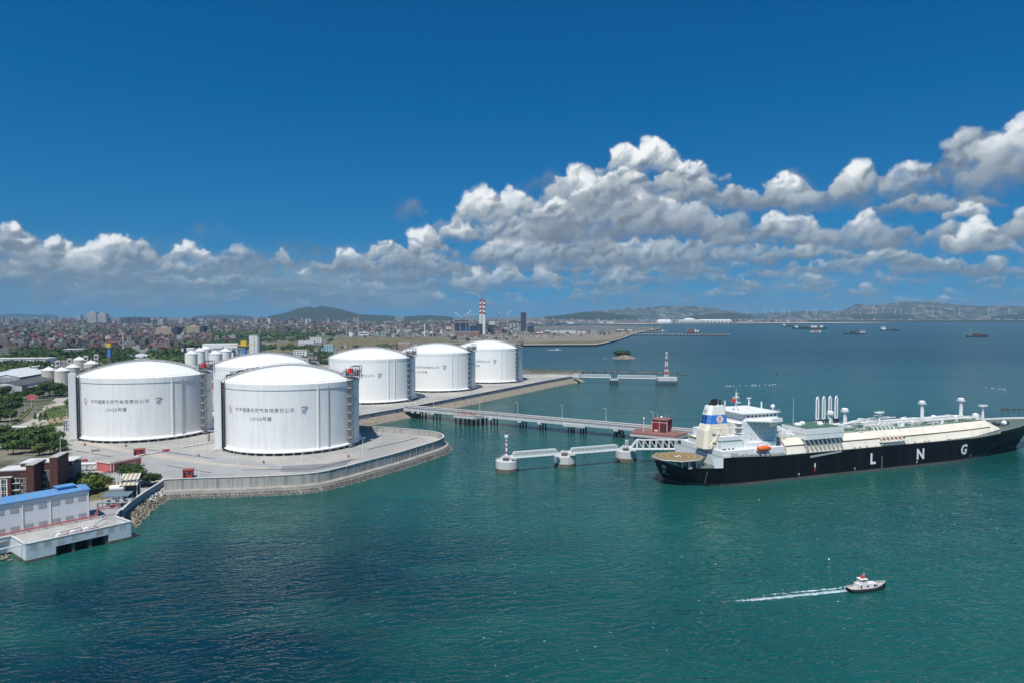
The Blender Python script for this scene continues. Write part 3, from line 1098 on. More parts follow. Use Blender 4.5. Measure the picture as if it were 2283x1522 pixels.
def emblem_right(t, z, phi):
    """Red wing over two blue waves."""
    def band(x0, x1, yc, th, amp, m):
        vs, fs = [], []
        n = 12
        for i in range(n + 1):
            s = i / n
            x = x0 + (x1 - x0) * s
            y = yc + amp * math.sin((s - .5) * math.pi) + 0.3 * math.sin(s * math.pi)
            vs += [(x, y - th / 2, 0), (x, y + th / 2, 0)]
            if i < n:
                fs.append((2 * i, 2 * i + 2, 2 * i + 3, 2 * i + 1))
        MB().add(on_shell(vs, z, phi), fs).build('emblem', m, t)
    band(-2.0, 1.2, 1.55, 0.75, 0.25, LOGO_R)
    band(-1.7, 2.3, 0.25, 0.7, 0.9, LOGO_B)
    band(-1.3, 1.6, -1.15, 0.65, 0.75, LOGO_B)
    band(-0.2, 0.9, -2.2, 0.6, 0.4, LOGO_B)


def letter_tank(t, number):
    global LOGO_R, LOGO_B
    LOGO_R = MATS['emblem_red'] if number in (5, 6) else INK
    LOGO_B = MATS['emblem_blue'] if number in (5, 6) else INK
    shell_text('中海福建天然气有限责任公司', 2.75, 1.17, 26.6, math.radians(-25), INK, t)
    shell_text('LNG%d号罐' % number, 2.75, 1.16, 21.6, math.radians(-26), INK, t)
    shell_text('LNG%d' % number, 2.4, 1.1, 29.0, math.radians(66), INK, t)
    emblem_left(t, 26.9, math.radians(-59))
    emblem_right(t, 26.6, math.radians(9))


def place_tank(t, cx, Y, label):
    p = Vector(((cx - CX) / F_PX * Y, Y, G))
    t.location = p
    t.rotation_euler = (0, 0, -math.atan2(p.x, p.y))
    t['label'] = label
    t['group'] = 'white gas storage tanks of the terminal'
    return t


near_t = make_tank(True)
t5 = copy_tree(near_t)
make_pipe_tower(near_t)
make_pipe_tower(t5)
far_t = make_tank(False)
t2, t1, t4 = copy_tree(far_t), copy_tree(far_t), copy_tree(far_t)
place_tank(near_t, 651, 443, 'nearest white domed gas tank numbered 6 beside the curved sea wall')
letter_tank(near_t, 6)
place_tank(t5, 326, 483, 'white domed gas tank numbered 5 above the faded red building')
letter_tank(t5, 5)
place_tank(t4, 595, 575, 'white domed gas tank mostly hidden behind tank 6')
place_tank(far_t, 830, 675, 'white domed gas tank numbered 3, nearest of the far row')
letter_tank(far_t, 3)
place_tank(t2, 977, 774, 'white domed gas tank numbered 2, middle of the far row')
letter_tank(t2, 2)
place_tank(t1, 1091, 868, 'white domed gas tank numbered 1, farthest of the row at the end of the yard')
letter_tank(t1, 1)

# ------------------------------------------------------------------ gas carrier
SHIP_A = at(1582, 1088)
SHIP_HDG = math.radians(20.543)
_c, _s = math.cos(SHIP_HDG), math.sin(SHIP_HDG)
SHIP_O = Vector((SHIP_A.x - 33 * _c - 21.5 * _s, SHIP_A.y - 33 * _s + 21.5 * _c, 0))
HULL = mat('black_hull_paint', (0.006, 0.007, 0.010), 0.5, 0.3, 0.05, dirt=((0.030, 0.021, 0.017), 0.5, 0.22), spec=0.15)
BOOT = mat('faded_boot_topping', (0.105, 0.09, 0.085), 0.75, 0.25, 0.2)
CREAM = mat('cream_deck_paint', (0.77, 0.715, 0.60), 0.55, 0.06, 0.08, dirt=((0.50, 0.38, 0.24), 0.4, 0.3))
SHIPW = mat('ship_white', (0.78, 0.79, 0.78), 0.5, 0.05, 0.3, dirt=((0.52, 0.46, 0.38), 0.3, 0.5))
GREEND = mat('green_deck_paint', (0.07, 0.15, 0.10), 0.7, 0.2, 0.3)
HELI = mat('helideck_paint', (0.22, 0.165, 0.085), 0.75, 0.12, 0.3)
PALEPIPE = mat('pale_pipe', (0.66, 0.66, 0.63), 0.5, 0.1, 0.5)
ORANGE = mat('lifeboat_orange', (0.70, 0.13, 0.03), 0.45, 0.08, 0.5)
FBLUE = mat('funnel_blue', (0.05, 0.20, 0.55), 0.5, 0.06, 0.3)
DBLUE = mat('funnel_dark_blue', (0.012, 0.05, 0.17), 0.5, 0.06, 0.3)

ship = thing('gas_carrier', 'long black hulled gas carrier with cream cargo deck moored at the jetty', 'ship', SHIP_O, SHIP_HDG)


def interp(tab, x):
    if x <= tab[0][0]:
        return tab[0][1]
    for (a, u), (b, v) in zip(tab, tab[1:]):
        if x <= b:
            t = (x - a) / (b - a)
            return u + (v - u) * t
    return tab[-1][1]


HB_D = [(20, 10.5), (22, 13), (25, 15.6), (30, 18.4), (36, 20.5), (42, 21.5), (215, 21.5), (232, 21.2), (250, 19.8), (265, 17), (280, 12), (290, 7), (297, 2.5), (300, 0.25)]
HB_W = [(20, 3.0), (22, 6), (25, 9.4), (30, 13.5), (36, 17.2), (42, 19.6), (52, 21.5), (200, 21.5), (215, 20.8), (230, 18.4), (245, 14.8), (260, 10.3), (275, 5.6), (290, 1.6), (300, 0.15)]
DECKZ = [(20, 9.9), (40.8, 9.8), (41, 15.2), (60, 14.4), (75, 13.6), (225, 13.6), (250, 15.0), (275, 16.4), (300, 17.6)]
XS = [20, 22, 25, 30, 36, 40.8, 41, 46, 52, 62, 75, 100, 140, 180, 205, 215, 225, 235, 245, 255, 265, 275, 283, 290, 295, 298, 300]


def hull_point(x, z, side):
    t = max(0, min(1, z / 13.0))
    t = t ** 0.7 if x < 60 else t ** 1.3
    hb = interp(HB_W, x) * (1 - t) + interp(HB_D, x) * t
    if z < 0:
        hb *= 1 + z * 0.03
    X = x
    if x > 200:
        X = 200 + (x - 200) * ((296 + 18 * max(z, -2) / 17 - 200) / 100)
    if x < 30:
        X = x + (30 - x) * 0.25 * max(0, 1 - z / 6.0)
    return (X, side * hb, z)


def side_y(X, z):
    """half breadth (near side) of the hull at a true distance X along the ship"""
    k = (296 + 18 * max(z, -2) / 17 - 200) / 100
    return hull_point(200 + (X - 200) / k if X > 200 else X, z, -1)[1]


mb = MB()
for side in (-1, 1):
    cols = []
    for x in XS:
        zd = interp(DECKZ, x)
        zs = [-3, 0, 1.25, 4, 7, 9.7, zd]
        cols.append([hull_point(x, z, side) for z in zs])
    for i in range(len(cols) - 1):
        for j in range(6):
            mb.use(1 if j < 2 else 0)
            q = [cols[i][j], cols[i + 1][j], cols[i + 1][j + 1], cols[i][j + 1]]
            mb.add(q if side < 0 else q[::-1], [(0, 1, 2, 3)])
zs = [-3, 0, 1.25, 4, 7, 9.7, 9.9]
for j in range(6):
    mb.use(1 if j < 2 else 0)
    mb.add([hull_point(20, zs[j], -1), hull_point(20, zs[j + 1], -1), hull_point(20, zs[j + 1], 1), hull_point(20, zs[j], 1)], [(0, 1, 2, 3)])
mb.build('hull', [HULL, BOOT], ship, 35)
# decks
mb = MB()
for x0, x1 in zip(XS, XS[1:]):
    if x0 == 40.8:
        continue
    z0, z1 = interp(DECKZ, x0) - 0.25, interp(DECKZ, x1) - 0.25
    a, b = hull_point(x0, z0, 1), hull_point(x1, z1, 1)
    mb.add([(a[0], -a[1], z0), (b[0], -b[1], z1), (b[0], b[1], z1), (a[0], a[1], z0)], [(0, 1, 2, 3)])
mb.build('main_deck', mat('worn_deck', (.10, .135, .115), .75, .25, .3), ship)
mb = MB()
mb.add([(41.02, -21.2, 9.6), (41.02, 21.2, 9.6), (41.02, 21.2, 15.2), (41.02, -21.2, 15.2)], [(0, 1, 2, 3)])
mb.add([(36.5, -20.7, 9.9), (41.2, -21.62, 9.9), (41.2, -21.62, 15.2), (35.5, -20.6, 15.2)], [(0, 1, 2, 3)])
mb.box(41.2, 46, -21.55, -21.1, 15.0, 16.2)
mb.build('poop_bulkhead', SHIPW, ship)
# bulwark and rail along the side
mb = MB()
for side in (-1, 1):
    for x0, x1 in zip(range(46, 232, 3), range(49, 235, 3)):
        a, b = hull_point(x0, interp(DECKZ, x0), side), hull_point(x1, interp(DECKZ, x1), side)
        mb.tube((a[0], a[1] * 0.99, a[2]), (a[0], a[1] * 0.99, a[2] + 1.1), 0.05, 4)
        mb.tube((a[0], a[1] * 0.99, a[2] + 1.1), (b[0], b[1] * 0.99, b[2] + 1.1), 0.045, 4)
mb.build('deck_rail', SHIPW, ship)
mb = MB()
for side in (-1, 1):
    for x0, x1 in zip(XS, XS[1:]):
        if x0 < 245:
            continue
        a, b = hull_point(x0, interp(DECKZ, x0), side), hull_point(x1, interp(DECKZ, x1), side)
        q = [a, b, (b[0], b[1], b[2] + 1.3), (a[0], a[1], a[2] + 1.3)]
        qi = [(p[0], p[1] * 0.97, p[2]) for p in q]
        mb.use(0).add(q, [(0, 1, 2, 3)])
        mb.use(1).add([(p[0] - 0.1, p[1], p[2]) for p in qi], [(0, 1, 2, 3)])
mb.build('bow_bulwark', [HULL, SHIPW], ship)
# trunk deck over the cargo tanks
def trunk_sec(x):
    y0 = interp([(84, 19.6), (200, 19.6), (230, 18.0), (255, 13.5), (262, 12)], x)
    y1 = interp([(84, 14.4), (180, 14.4), (262, 9.0)], x)
    return y0, y1


tx = [84, 100, 124, 146, 172, 200, 230, 250, 251]
mb = MB()
for a, b in zip(tx, tx[1:]):
    (p0, p1), (q0, q1) = trunk_sec(a), trunk_sec(b)
    za, zb = interp(DECKZ, a) - 0.2, interp(DECKZ, b) - 0.2
    zt = 21.4
    zm = 17.6
    for s in (-1, 1):
        m0, m1 = (p0 * 0.45 + p1 * 0.55 + 1.2), (q0 * 0.45 + q1 * 0.55 + 1.2)
        for (ya, zA, yb, zB), (yc, zC, yd, zD) in (((p0, za, q0, zb), (m0, zm, m1, zm)), ((m0, zm, m1, zm), (p1, zt, q1, zt))):
            q = [(a, s * ya, zA), (b, s * yb, zB), (b, s * yd, zD), (a, s * yc, zC)]
            mb.add(q if s < 0 else q[::-1], [(0, 1, 2, 3)])
(q0, q1) = trunk_sec(251)
mb.add([(251, -q1, 21.4), (251, q1, 21.4), (263, q1 + 2, 15.6), (263, -q1 - 2, 15.6)], [(3, 2, 1, 0)])
for s in (-1, 1):
    mb.add([(251, s * q1, 21.4), (263, s * (q1 + 2), 15.6), (251, s * q0, 14.8)], [(0, 1, 2)])
mb.add([(84, -19.6, 13.4), (84, 19.6, 13.4), (84, 14.4, 21.4), (84, -14.4, 21.4)], [(0, 1, 2, 3)])
trunk = mb.build('trunk_deck', CREAM, ship)
mb = MB()
for a, b in zip(tx, tx[1:]):
    (p0, p1), (q0, q1) = trunk_sec(a), trunk_sec(b)
    mb.add([(a, -p1 + 0.3, 21.42), (b, -q1 + 0.3, 21.42), (b, q1 - 0.3, 21.42), (a, p1 - 0.3, 21.42)], [(0, 1, 2, 3)])
mb.build('trunk_top', mat('grey_green_deck', (.17, .25, .19), .7, .2, .2), trunk)
mb = MB()
for s in (-1,):
    mb.path([(x, s * (trunk_sec(x)[0] * .45 + trunk_sec(x)[1] * .55 + 1.45), 17.75) for x in tx], 0.22, 5)
mb.build('side_rail_pipe', mat('brown_pipe', (0.30, 0.17, 0.12), 0.6, 0.15, 0.5), trunk)
for x in (84, 96, 140):
    mb = MB()
    for k in range(4):
        mb.box(x + k * 0.9, x + k * 0.9 + 0.35, -15.2 - k * 0.05, -14.6, 21.3, 21.9)
    mb.build('saddle', CREAM, trunk)
# long cargo pipes on the trunk
rg = random.Random(21)
for k, (y, r, z) in enumerate(((-6.5, .45, 23.2), (-4.6, .55, 23.4), (-2.2, .4, 23.9), (0.6, .5, 23.6), (3.6, .45, 23.0), (6.4, .35, 22.8))):
    MB().tube((126 + k, y, z), (246 - 2 * k, y * 0.9, z), r, 8).build('cargo_pipe', PALEPIPE, ship)
for x in range(128, 246, 6):
    mb = MB()
    mb.box(x - .15, x + .15, -7.5, 7.5, 22.4, 22.7)
    for y in (-7, -3, 1.5, 6):
        mb.box(x - .15, x + .15, y - .15, y + .15, 21.4, 22.5)
    mb.build('pipe_support', PALEPIPE, ship)
# raised walkway
mb = MB()
mb.box(190, 250, -10.2, -8.9, 23.6, 23.75)
for x in range(190, 251, 3):
    for y in (-10.2, -8.9):
        mb.tube((x, y, 21.4), (x, y, 24.8), 0.07, 4)
for y in (-10.2, -8.9):
    mb.tube((190, y, 24.8), (250, y, 24.8), 0.06, 4)
mb.build('catwalk', PALEPIPE, ship)
for x, y, r, h in ((131, -9, 1.6, 2.6), (180, -8.5, 2.0, 3.2), (192, -6, 1.3, 2.8), (197, 4, 1.5, 3.0), (213, -9, 1.4, 2.6), (222, 3, 1.6, 3.2), (230, -6, 1.2, 3.6), (249, -5, 1.9, 4.2), (257, -2, 1.4, 4.0)):
    z0 = 21.4 if x < 251 else 17.5
    MB().lathe([(r, z0), (r, z0 + h * 0.7), (r * 0.8, z0 + h * 0.9), (0.02, z0 + h)], 12, x, y).build('tank_dome', SHIPW, ship, 40)


def vent(x, y, z0, z1, r=0.8, head=1.7):
    mb = MB()
    mb.cyl(x, y, z0, z1, r, r * 0.9, 10)
    mb.tube((x + 1.1, y - .3, z0), (x + 1.1, y - .3, z1 - 1.5), 0.25, 6)
    v = mb.build('vent_mast', SHIPW, ship)
    mb = MB()
    mb.lathe([(r, z1 - 1.2), (head, z1 - 0.4), (head, z1 + 1.0), (head * .6, z1 + 1.5), (0.02, z1 + 1.6)], 12, x, y)
    mb.build('mast_head', SHIPW, v)
    mb = MB()
    mb.lathe([(head + .5, z1 - 0.2), (head + .5, z1 - 0.1)], 12, x, y)
    for i in range(12):
        a = math.pi * i / 6
        p = (x + (head + .5) * math.cos(a), y + (head + .5) * math.sin(a))
        mb.tube((*p, z1 - 1), (*p, z1 + .4), 0.06, 4)
    mb.build('head_rail', SHIPW, v)


vent(124.5, -9.0, 21.4, 32.0, .85, 1.8)
vent(139.5, -5.0, 21.4, 32.4, .9, 1.9)
vent(206.0, -1.5, 21.4, 33.4, .95, 1.8)
vent(241.0, -1.0, 21.4, 33.6, 1.05, 1.9)
for x, y, z0, z1 in ((170, -2, 21.4, 29.0), (263, 0, 16, 28.5)):
    mb = MB()
    mb.cyl(x, y, z0, z1, .8, .6, 8)
    mb.box(x - 2.2, x + 2.2, y - 1.6, y + 1.6, z1, z1 + .3)
    for i in (-2, -1, 0, 1, 2):
        mb.tube((x + i, y - 1.5, z1), (x + i, y - 1.5, z1 + 1.2), .12, 4)
        mb.tube((x + i, y + 1.5, z1), (x + i, y + 1.5, z1 + 1.2), .12, 4)
    mb.tube((x - 2.2, y - 1.5, z1 + 1.2), (x + 2.2, y - 1.5, z1 + 1.2), .1, 4)
    mb.build('light_mast', SHIPW, ship)
# cargo machinery house with its raking brackets
mb = MB()
mb.box(97, 123.5, -19.8, -1, 20.4, 26.3)
mh = mb.build('machinery_house', SHIPW, ship)
MB().box(97.4, 123.1, -19.4, -1.4, 26.3, 26.36).build('roof_deck', GREEND, mh)
mb = MB()
mb.box(96.95, 123.55, -19.87, -19.8, 23.1, 23.28)
mb.box(96.93, 97.0, -19.8, -1, 23.1, 23.28)
mb.build('belt_line', GREYM, mh)
for i in range(9):
    x = 98.5 + i * 3.0
    MB().hexa([(x, -20.6, 14.0), (x + .5, -20.6, 14.0), (x + .5, -19.9, 14.0), (x, -19.9, 14.0), (x - 3.0, -19.6, 20.4), (x - 2.5, -19.6, 20.4), (x - 2.5, -18.6, 20.4), (x - 3.0, -18.6, 20.4)]).build('bracket', GREYM, mh)
mb = MB()
for x0 in range(97, 124, 2):
    mb.tube((x0, -19.7, 26.3), (x0, -19.7, 27.4), .06, 4)
mb.tube((97, -19.7, 27.4), (123.5, -19.7, 27.4), .06, 4)
for y0 in range(-19, 0, 2):
    mb.tube((97.1, y0, 26.3), (97.1, y0, 27.4), .06, 4)
mb.tube((97.1, -19.7, 27.4), (97.1, -1, 27.4), .06, 4)
mb.build('roof_rail', GREEND, mh)
for x, y, s in ((102, -8, 2.2), (108, -5, 1.6), (116, -10, 1.8)):
    MB().lathe([(s, 26.3), (s, 27.2), (s * .6, 27.8), (.02, 28)], 10, x, y).build('roof_ventilator', SHIPW, mh, 40)
for x in (100.5, 128.0):
    MB().cyl(x, -6, 26 if x < 120 else 21.4, 42 if x < 120 else 41, .14, .05, 5).build('whip_antenna', SHIPW, ship)
# manifold
mb = MB()
mb.box(151, 170, -21.3, -15.5, 15.6, 15.9)
mf = mb.build('manifold_platform', SHIPW, ship)
for i in range(6):
    x = 152.5 + i * 3.1
    mb = MB()
    mb.path([(x, -20.6, 17.4), (x, -16.5, 17.4), (x, -15.0, 20.0), (x, -13.0, 23.0), (x, -7, 23.4)], .42, 8)
    mb.cyl(x, -19.2, 17.0, 19.2, .3, .3, 6)
    mb.build('loading_line', PALEPIPE, mf)
    mb = MB()
    mb.tube((x, -20.9, 17.4), (x, -20.5, 17.4), .75, 10)
    mb.tube((x, -18.2, 17.4), (x, -17.7, 17.4), .7, 10)
    mb.build('flange', mat('flange_rust', (0.33, 0.11, 0.06), .7, .2, 1.0), mf)
mb = MB()
for x in range(151, 171, 2):
    mb.tube((x, -21.2, 15.9), (x, -21.2, 17.0), .07, 4)
    mb.tube((x, -21.2, 14), (x + 1, -19, 15.6), .12, 4)
mb.tube((151, -21.2, 17), (170, -21.2, 17), .08, 4)
mb.tube((151, -21.2, 16.4), (170, -21.2, 16.4), .08, 4)
mb.build('platform_rail', CREAM, mf)
for x0, dx_ in ((150.5, -5), (170.5, 4)):
    mb = MB()
    mb.tube((x0 + dx_, -18.8, 14), (x0, -15, 21.6), .3, 5)
    mb.tube((x0 + dx_ * .6, -20, 14), (x0, -15, 19), .2, 5)
    mb.build('manifold_brace', CREAM, mf)
# deck crane jib lying along the ship
mb = MB()
mb.path([(128, -10, 24.5), (148, -9, 27.2)], .55, 6)
mb.cyl(128, -10, 21.4, 25.4, 1.1, 1.0, 10)
mb.box(146, 149, -10, -8, 26.5, 28)
mb.build('hose_crane', SHIPW, ship)
mb = MB()
for k in range(26):
    x, y = rg.uniform(127, 176), rg.uniform(-12.5, 8)
    z = rg.uniform(22, 25.5)
    if rg.random() < .5:
        mb.tube((x, y, 21.4), (x, y, z), rg.uniform(.15, .4), 6)
    else:
        mb.tube((x, y, z), (x + rg.uniform(3, 9), y, z), rg.uniform(.15, .4), 6)
for k in range(150):
    x = rg.uniform(126, 250)
    hw_ = trunk_sec(x)[1] - 1.5
    y = rg.uniform(-hw_, hw_ * .6)
    z = 21.4 + rg.uniform(.6, 3.4) * (1.35 if 128 < x < 182 else .8)
    q = rg.random()
    if q < .45:
        mb.tube((x, y, 21.4), (x, y, z), rg.uniform(.12, .4), 6)
    elif q < .8:
        L_ = rg.uniform(3, 12)
        mb.tube((x, y, z), (min(249, x + L_), y, z), rg.uniform(.12, .35), 6)
    else:
        mb.box(x, x + rg.uniform(.8, 2.6), y, y + rg.uniform(.6, 1.8), 21.4, z)
o = mb.build('valve_cluster', PALEPIPE, ship)
o['kind'] = 'stuff'
mb = MB()
for k in range(60):
    x, y = rg.uniform(47, 84), rg.uniform(-20.5, -16)
    z = interp(DECKZ, x) - .2
    s = rg.uniform(.25, .8)
    mb.box(x - s, x + s, y - s * .6, y + s * .6, z, z + rg.uniform(.5, 1.8))
for k in range(26):
    x, y = rg.uniform(24, 40), rg.uniform(-16, 12)
    s = rg.uniform(.3, 1.0)
    mb.box(x - s, x + s, y - s * .6, y + s * .6, 9.5, 9.7 + rg.uniform(.5, 1.6))
for x in (70, 96, 130, 134, 139, 176, 184, 187, 203, 205, 232, 236):
    mb.box(x, x + .9, -21.2, -20.6, interp(DECKZ, x) - .2, interp(DECKZ, x) + .9)
o = mb.build('deck_fittings', GREYM, ship)
o['kind'] = 'stuff'
# foredeck gear
for x, y in ((268, -6), (272, 5), (281, -3)):
    mb = MB()
    mb.tube((x, y - 1.6, 17.3), (x, y + 1.6, 17.3), 1.0, 10)
    mb.box(x - 1.2, x + 1.2, y + 1.7, y + 2.4, 16, 18.4)
    mb.build('mooring_winch', DARKM, ship)
MB().ball((276, -5, 17.6), 1.7, 12, 8).build('foredeck_dome', SHIPW, ship, True)
mb = MB()
for k in (0, 1):
    mb.tube((283 + k * 3.5, -9.7 + 1.9 * k, 13.5), (281 + k * 3.4, -9.6 + 2.0 * k, 9.5), .5, 6)
mb.build('anchor', GREYM, ship)

# ---- accommodation, bridge and funnel
MB().box(43, 84, -18.0, 18.0, 14.2, 17.6).build('upper_deckhouse', SHIPW, ship)
casing = MB().box(43.5, 60, -13, 12, 17.6, 21.0).build('engine_casing', SHIPW, ship)
for i in range(22):
    y = -12.9 + i * 1.13
    MB().add([(43.44, y, 20.1), (43.44, y + 1.13, 20.1), (43.44, y + 1.13, 21.25), (43.44, y, 21.25)], [(3, 2, 1, 0)]).build('hazard_stripe', YELP if i % 2 else DARKM, casing)
ah = MB().box(44, 58, -15.6, -13.05, 14.5, 22.0).build('aft_house', SHIPW, ship)
for x in (45.0, 48.6, 51.2):
    MB().box(x, x + (2.6 if x < 46 else 1.5), -15.66, -15.55, 16.4, 18.3).build('window', GLASS, ah)
MB().box(43.9, 58.1, -15.7, -12.5, 22.0, 22.12).build('roof_deck', GREEND, ah)
acc = MB().box(60, 82, -14, 14, 17.6, 31.6).build('accommodation_block', SHIPW, ship)
for dz in range(5):
    MB().box(57.2, 60.05, -13, 13, 19.6 + dz * 2.7, 19.75 + dz * 2.7).build('aft_balcony', SHIPW, acc)
    mb = MB()
    for y in range(-13, 14, 2):
        mb.tube((57.3, y, 19.7 + dz * 2.7), (57.3, y, 20.8 + dz * 2.7), .06, 4)
    mb.tube((57.3, -13, 20.8 + dz * 2.7), (57.3, 13, 20.8 + dz * 2.7), .06, 4)
    mb.build('balcony_rail', SHIPW, acc)
pm = MB().box(-.2, .2, -.05, .05, -.22, .22).build('porthole', GLASS, data_only=True)
for dz in range(5):
    for k in range(7):
        if rg.random() < .18:
            continue
        o = link('porthole', pm, acc)
        o.location = (62 + k * 2.9, -14.03, 19.6 + dz * 2.55)
MB().hexa([(72, -21.6, 31.6), (79, -21.6, 31.6), (83, -13, 31.6), (60, -13, 31.6), (72, -21.6, 32.3), (79, -21.6, 32.3), (83, -13, 32.3), (60, -13, 32.3)]).build('bridge_wing', SHIPW, ship)
MB().hexa([(60, 13, 31.6), (83, 13, 31.6), (79, 21.6, 31.6), (72, 21.6, 31.6), (60, 13, 32.3), (83, 13, 32.3), (79, 21.6, 32.3), (72, 21.6, 32.3)]).build('bridge_wing', SHIPW, ship)
for s in (-1, 1):
    MB().box(72.5, 79, min(s * 20, s * 21.6), max(s * 20, s * 21.6), 32.3, 33.6).build('wing_cab', SHIPW, ship)
    MB().hexa([(76, s * 14, 27.5), (80, s * 14, 27.5), (80, s * 14.1, 27.5), (76, s * 14.1, 27.5), (75, s * 20, 31.5), (79, s * 20, 31.5), (79, s * 14.1, 31.5), (75, s * 14.1, 31.5)]).build('wing_knee', SHIPW, ship)
wh = MB().box(61, 83.5, -13.0, 13.0, 31.65, 35.4).build('wheelhouse', SHIPW, ship)
for k in range(8):
    MB().box(63 + k * 2.5, 64.5 + k * 2.5, -13.08, -12.95, 33.5, 34.5).build('window', GLASS, wh)
for k in range(12):
    MB().box(83.45, 83.58, -12 + k * 2.05, -10.5 + k * 2.05, 33.5, 34.6).build('window', GLASS, wh)
MB().box(59, 84.5, -14, 14, 35.4, 35.7).build('compass_deck', SHIPW, wh)
mb = MB()
for x in range(59, 85, 2):
    mb.tube((x, -13.9, 35.7), (x, -13.9, 36.8), .06, 4)
mb.tube((59, -13.9, 36.8), (84.4, -13.9, 36.8), .06, 4)
for y in range(-14, 15, 2):
    mb.tube((59.1, y, 35.7), (59.1, y, 36.8), .06, 4)
mb.tube((59.1, -13.9, 36.8), (59.1, 13.9, 36.8), .06, 4)
mb.build('compass_rail', SHIPW, wh)
mb = MB()
mb.cyl(66, 0, 35.7, 45.4, .65, .3, 8)
mb.cyl(66, 0, 45.4, 47.6, .12, .05, 5)
mb.box(65, 67, -3, 3, 40.0, 40.2)
mb.box(65.4, 66.6, -2.2, 2.2, 42.6, 42.8)
for z in (41, 43.2, 44.6):
    mb.tube((66, 0, z), (67.5, 0, z + .2), .14, 4)
mb.build('radar_mast', SHIPW, ship)
mb = MB()
mb.cyl(73, -2, 35.7, 42, .4, .3, 8)
mb.box(71.6, 74.4, -2.4, -1.6, 42, 42.4)
mb.tube((73, -2, 39.5), (74.2, -2, 39.5), .2, 4)
mb.build('signal_mast', SHIPW, ship)
for x, y, z in ((58.5, 0, 41.2), (80, -4, 40.2)):
    MB().cyl(x, y, 35.7, z, .42, .38, 8).build('stub_mast', SHIPW, ship)
MB().ball((83, -9.5, 38.2), 1.15, 10, 8).cyl(83, -9.5, 35.7, 37.4, .35).build('radome', SHIPW, ship, True)
for y, m, nm in ((-1.0, mat('flag_red', (.55, .03, .04), .7, .1, 1.), 'flag'), (0.9, mat('flag_yellow', (.62, .45, .10), .7, .1, 1.), 'flag')):
    mb = MB()
    x0 = 62.3 if y < 0 else 64.2
    n = 6
    vs, fs = [], []
    for i in range(n + 1):
        vs += [(x0 + i * .5, y + .3 * math.sin(i * 1.2), 40.4 - (0 if y > 0 else .3)), (x0 + i * .5, y + .3 * math.sin(i * 1.2 + .4), 42.6 - i * .1 - (0 if y > 0 else .3))]
        if i < n:
            fs.append((2 * i, 2 * i + 2, 2 * i + 3, 2 * i + 1))
    mb.add(vs, fs).build(nm, m, ship)
for k, (x0, x1, y0, y1, z0, z1) in enumerate(((46, 60, -13.6, -9, 21.0, 24.2), (56.5, 60.2, -10, 10, 21, 30.5), (47, 58, 6, 13, 21, 25.5), (62, 80, -15.6, -13.9, 17.6, 20.4))):
    MB().box(x0, x1, y0, y1, z0, z1).build('deck_block', SHIPW, ship)
mb = MB()
for k in range(70):
    x, y = rg.uniform(44, 62), rg.uniform(-15, -9)
    z0 = 22.0 if y < -13 else 24.2
    mb.tube((x, y, z0 - 4), (x, y, z0 + rg.uniform(.4, 2.0)), .08, 4)
    x, y = rg.uniform(86, 97), rg.uniform(-12, 6)
    s_ = rg.uniform(.3, 1.1)
    mb.box(x - s_, x + s_, y - s_, y + s_, 21.3, 21.4 + rg.uniform(.6, 3.6))
mb.build('small_fittings', SHIPW, ship)['kind'] = 'stuff'
# funnel: tapering casing in bands
FB = [(20.9, 38.6, 56.0, -10.0, 0.0), (27.0, 39.4, 55.3, -9.5, -.3), (30.4, 40.8, 54.6, -9.0, -.6), (35.1, 42.0, 53.8, -8.4, -1.0), (39.7, 43.4, 52.9, -7.8, -1.4)]


def fun_at(z):
    for a, b in zip(FB, FB[1:]):
        if z <= b[0] + 1e-6:
            t = (z - a[0]) / (b[0] - a[0])
            return [a[k] + (b[k] - a[k]) * t for k in range(1, 5)]
    return FB[-1][1:]


def fun_sec(z, grow=0.0):
    x0, x1, y0, y1 = fun_at(z)
    ch = 1.6
    x0, x1, y0, y1 = x0 - grow, x1 + grow, y0 - grow, y1 + grow
    return [(x0 + ch, y0, z), (x1 - ch, y0, z), (x1, y0 + ch, z), (x1, y1 - ch, z), (x1 - ch, y1, z), (x0 + ch, y1, z), (x0, y1 - ch, z), (x0, y0 + ch, z)]


def fun_band(z0, z1, m, name, parent, grow=0.0):
    a, b = fun_sec(z0, grow), fun_sec(z1, grow)
    mb = MB().add(a + b, [(i, (i + 1) % 8, 8 + (i + 1) % 8, 8 + i) for i in range(8)] + [tuple(range(8, 16))])
    return mb.build(name, m, parent)


CREAMF = mat('funnel_cream', (0.76, 0.69, 0.55), .55, .05, .2, dirt=((.5, .42, .3), .25, .4))
fun = fun_band(17.6, 27.0, CREAMF, 'funnel', ship)
fun_band(27.0, 30.4, CREAMF, 'funnel_casing', fun)
fun_band(30.4, 35.1, FBLUE, 'blue_band', fun)
fun_band(35.1, 39.7, mat('funnel_white', (.80, .79, .74), .55, .05, .2), 'funnel_top', fun)
for i, (x, y, h, r) in enumerate(((47.5, -5, 43.2, 1.0), (49.4, -4, 43.0, .9), (48.2, -2.8, 42.6, .9), (51, -5.5, 42.8, .45), (45.6, -4, 41.2, .6))):
    MB().cyl(x, y, 39.6, h, r, r, 10).build('exhaust_pipe', mat('sooty_steel', (.022, .016, .014), .8, .3, 1.), fun)
for z0, z1, m in ((32.3, 34.6, DBLUE), (30.6, 32.0, DBLUE)):
    for y0 in (-7.2, -4.8):
        xa, xb = fun_at(z0)[0] - .05, fun_at(z1)[0] - .05
        MB().add([(xa, y0, z0), (xa, y0 + 1.9, z0), (xb, y0 + 1.9, z1), (xb, y0, z1)], [(3, 2, 1, 0)]).build('louvre', m, fun)
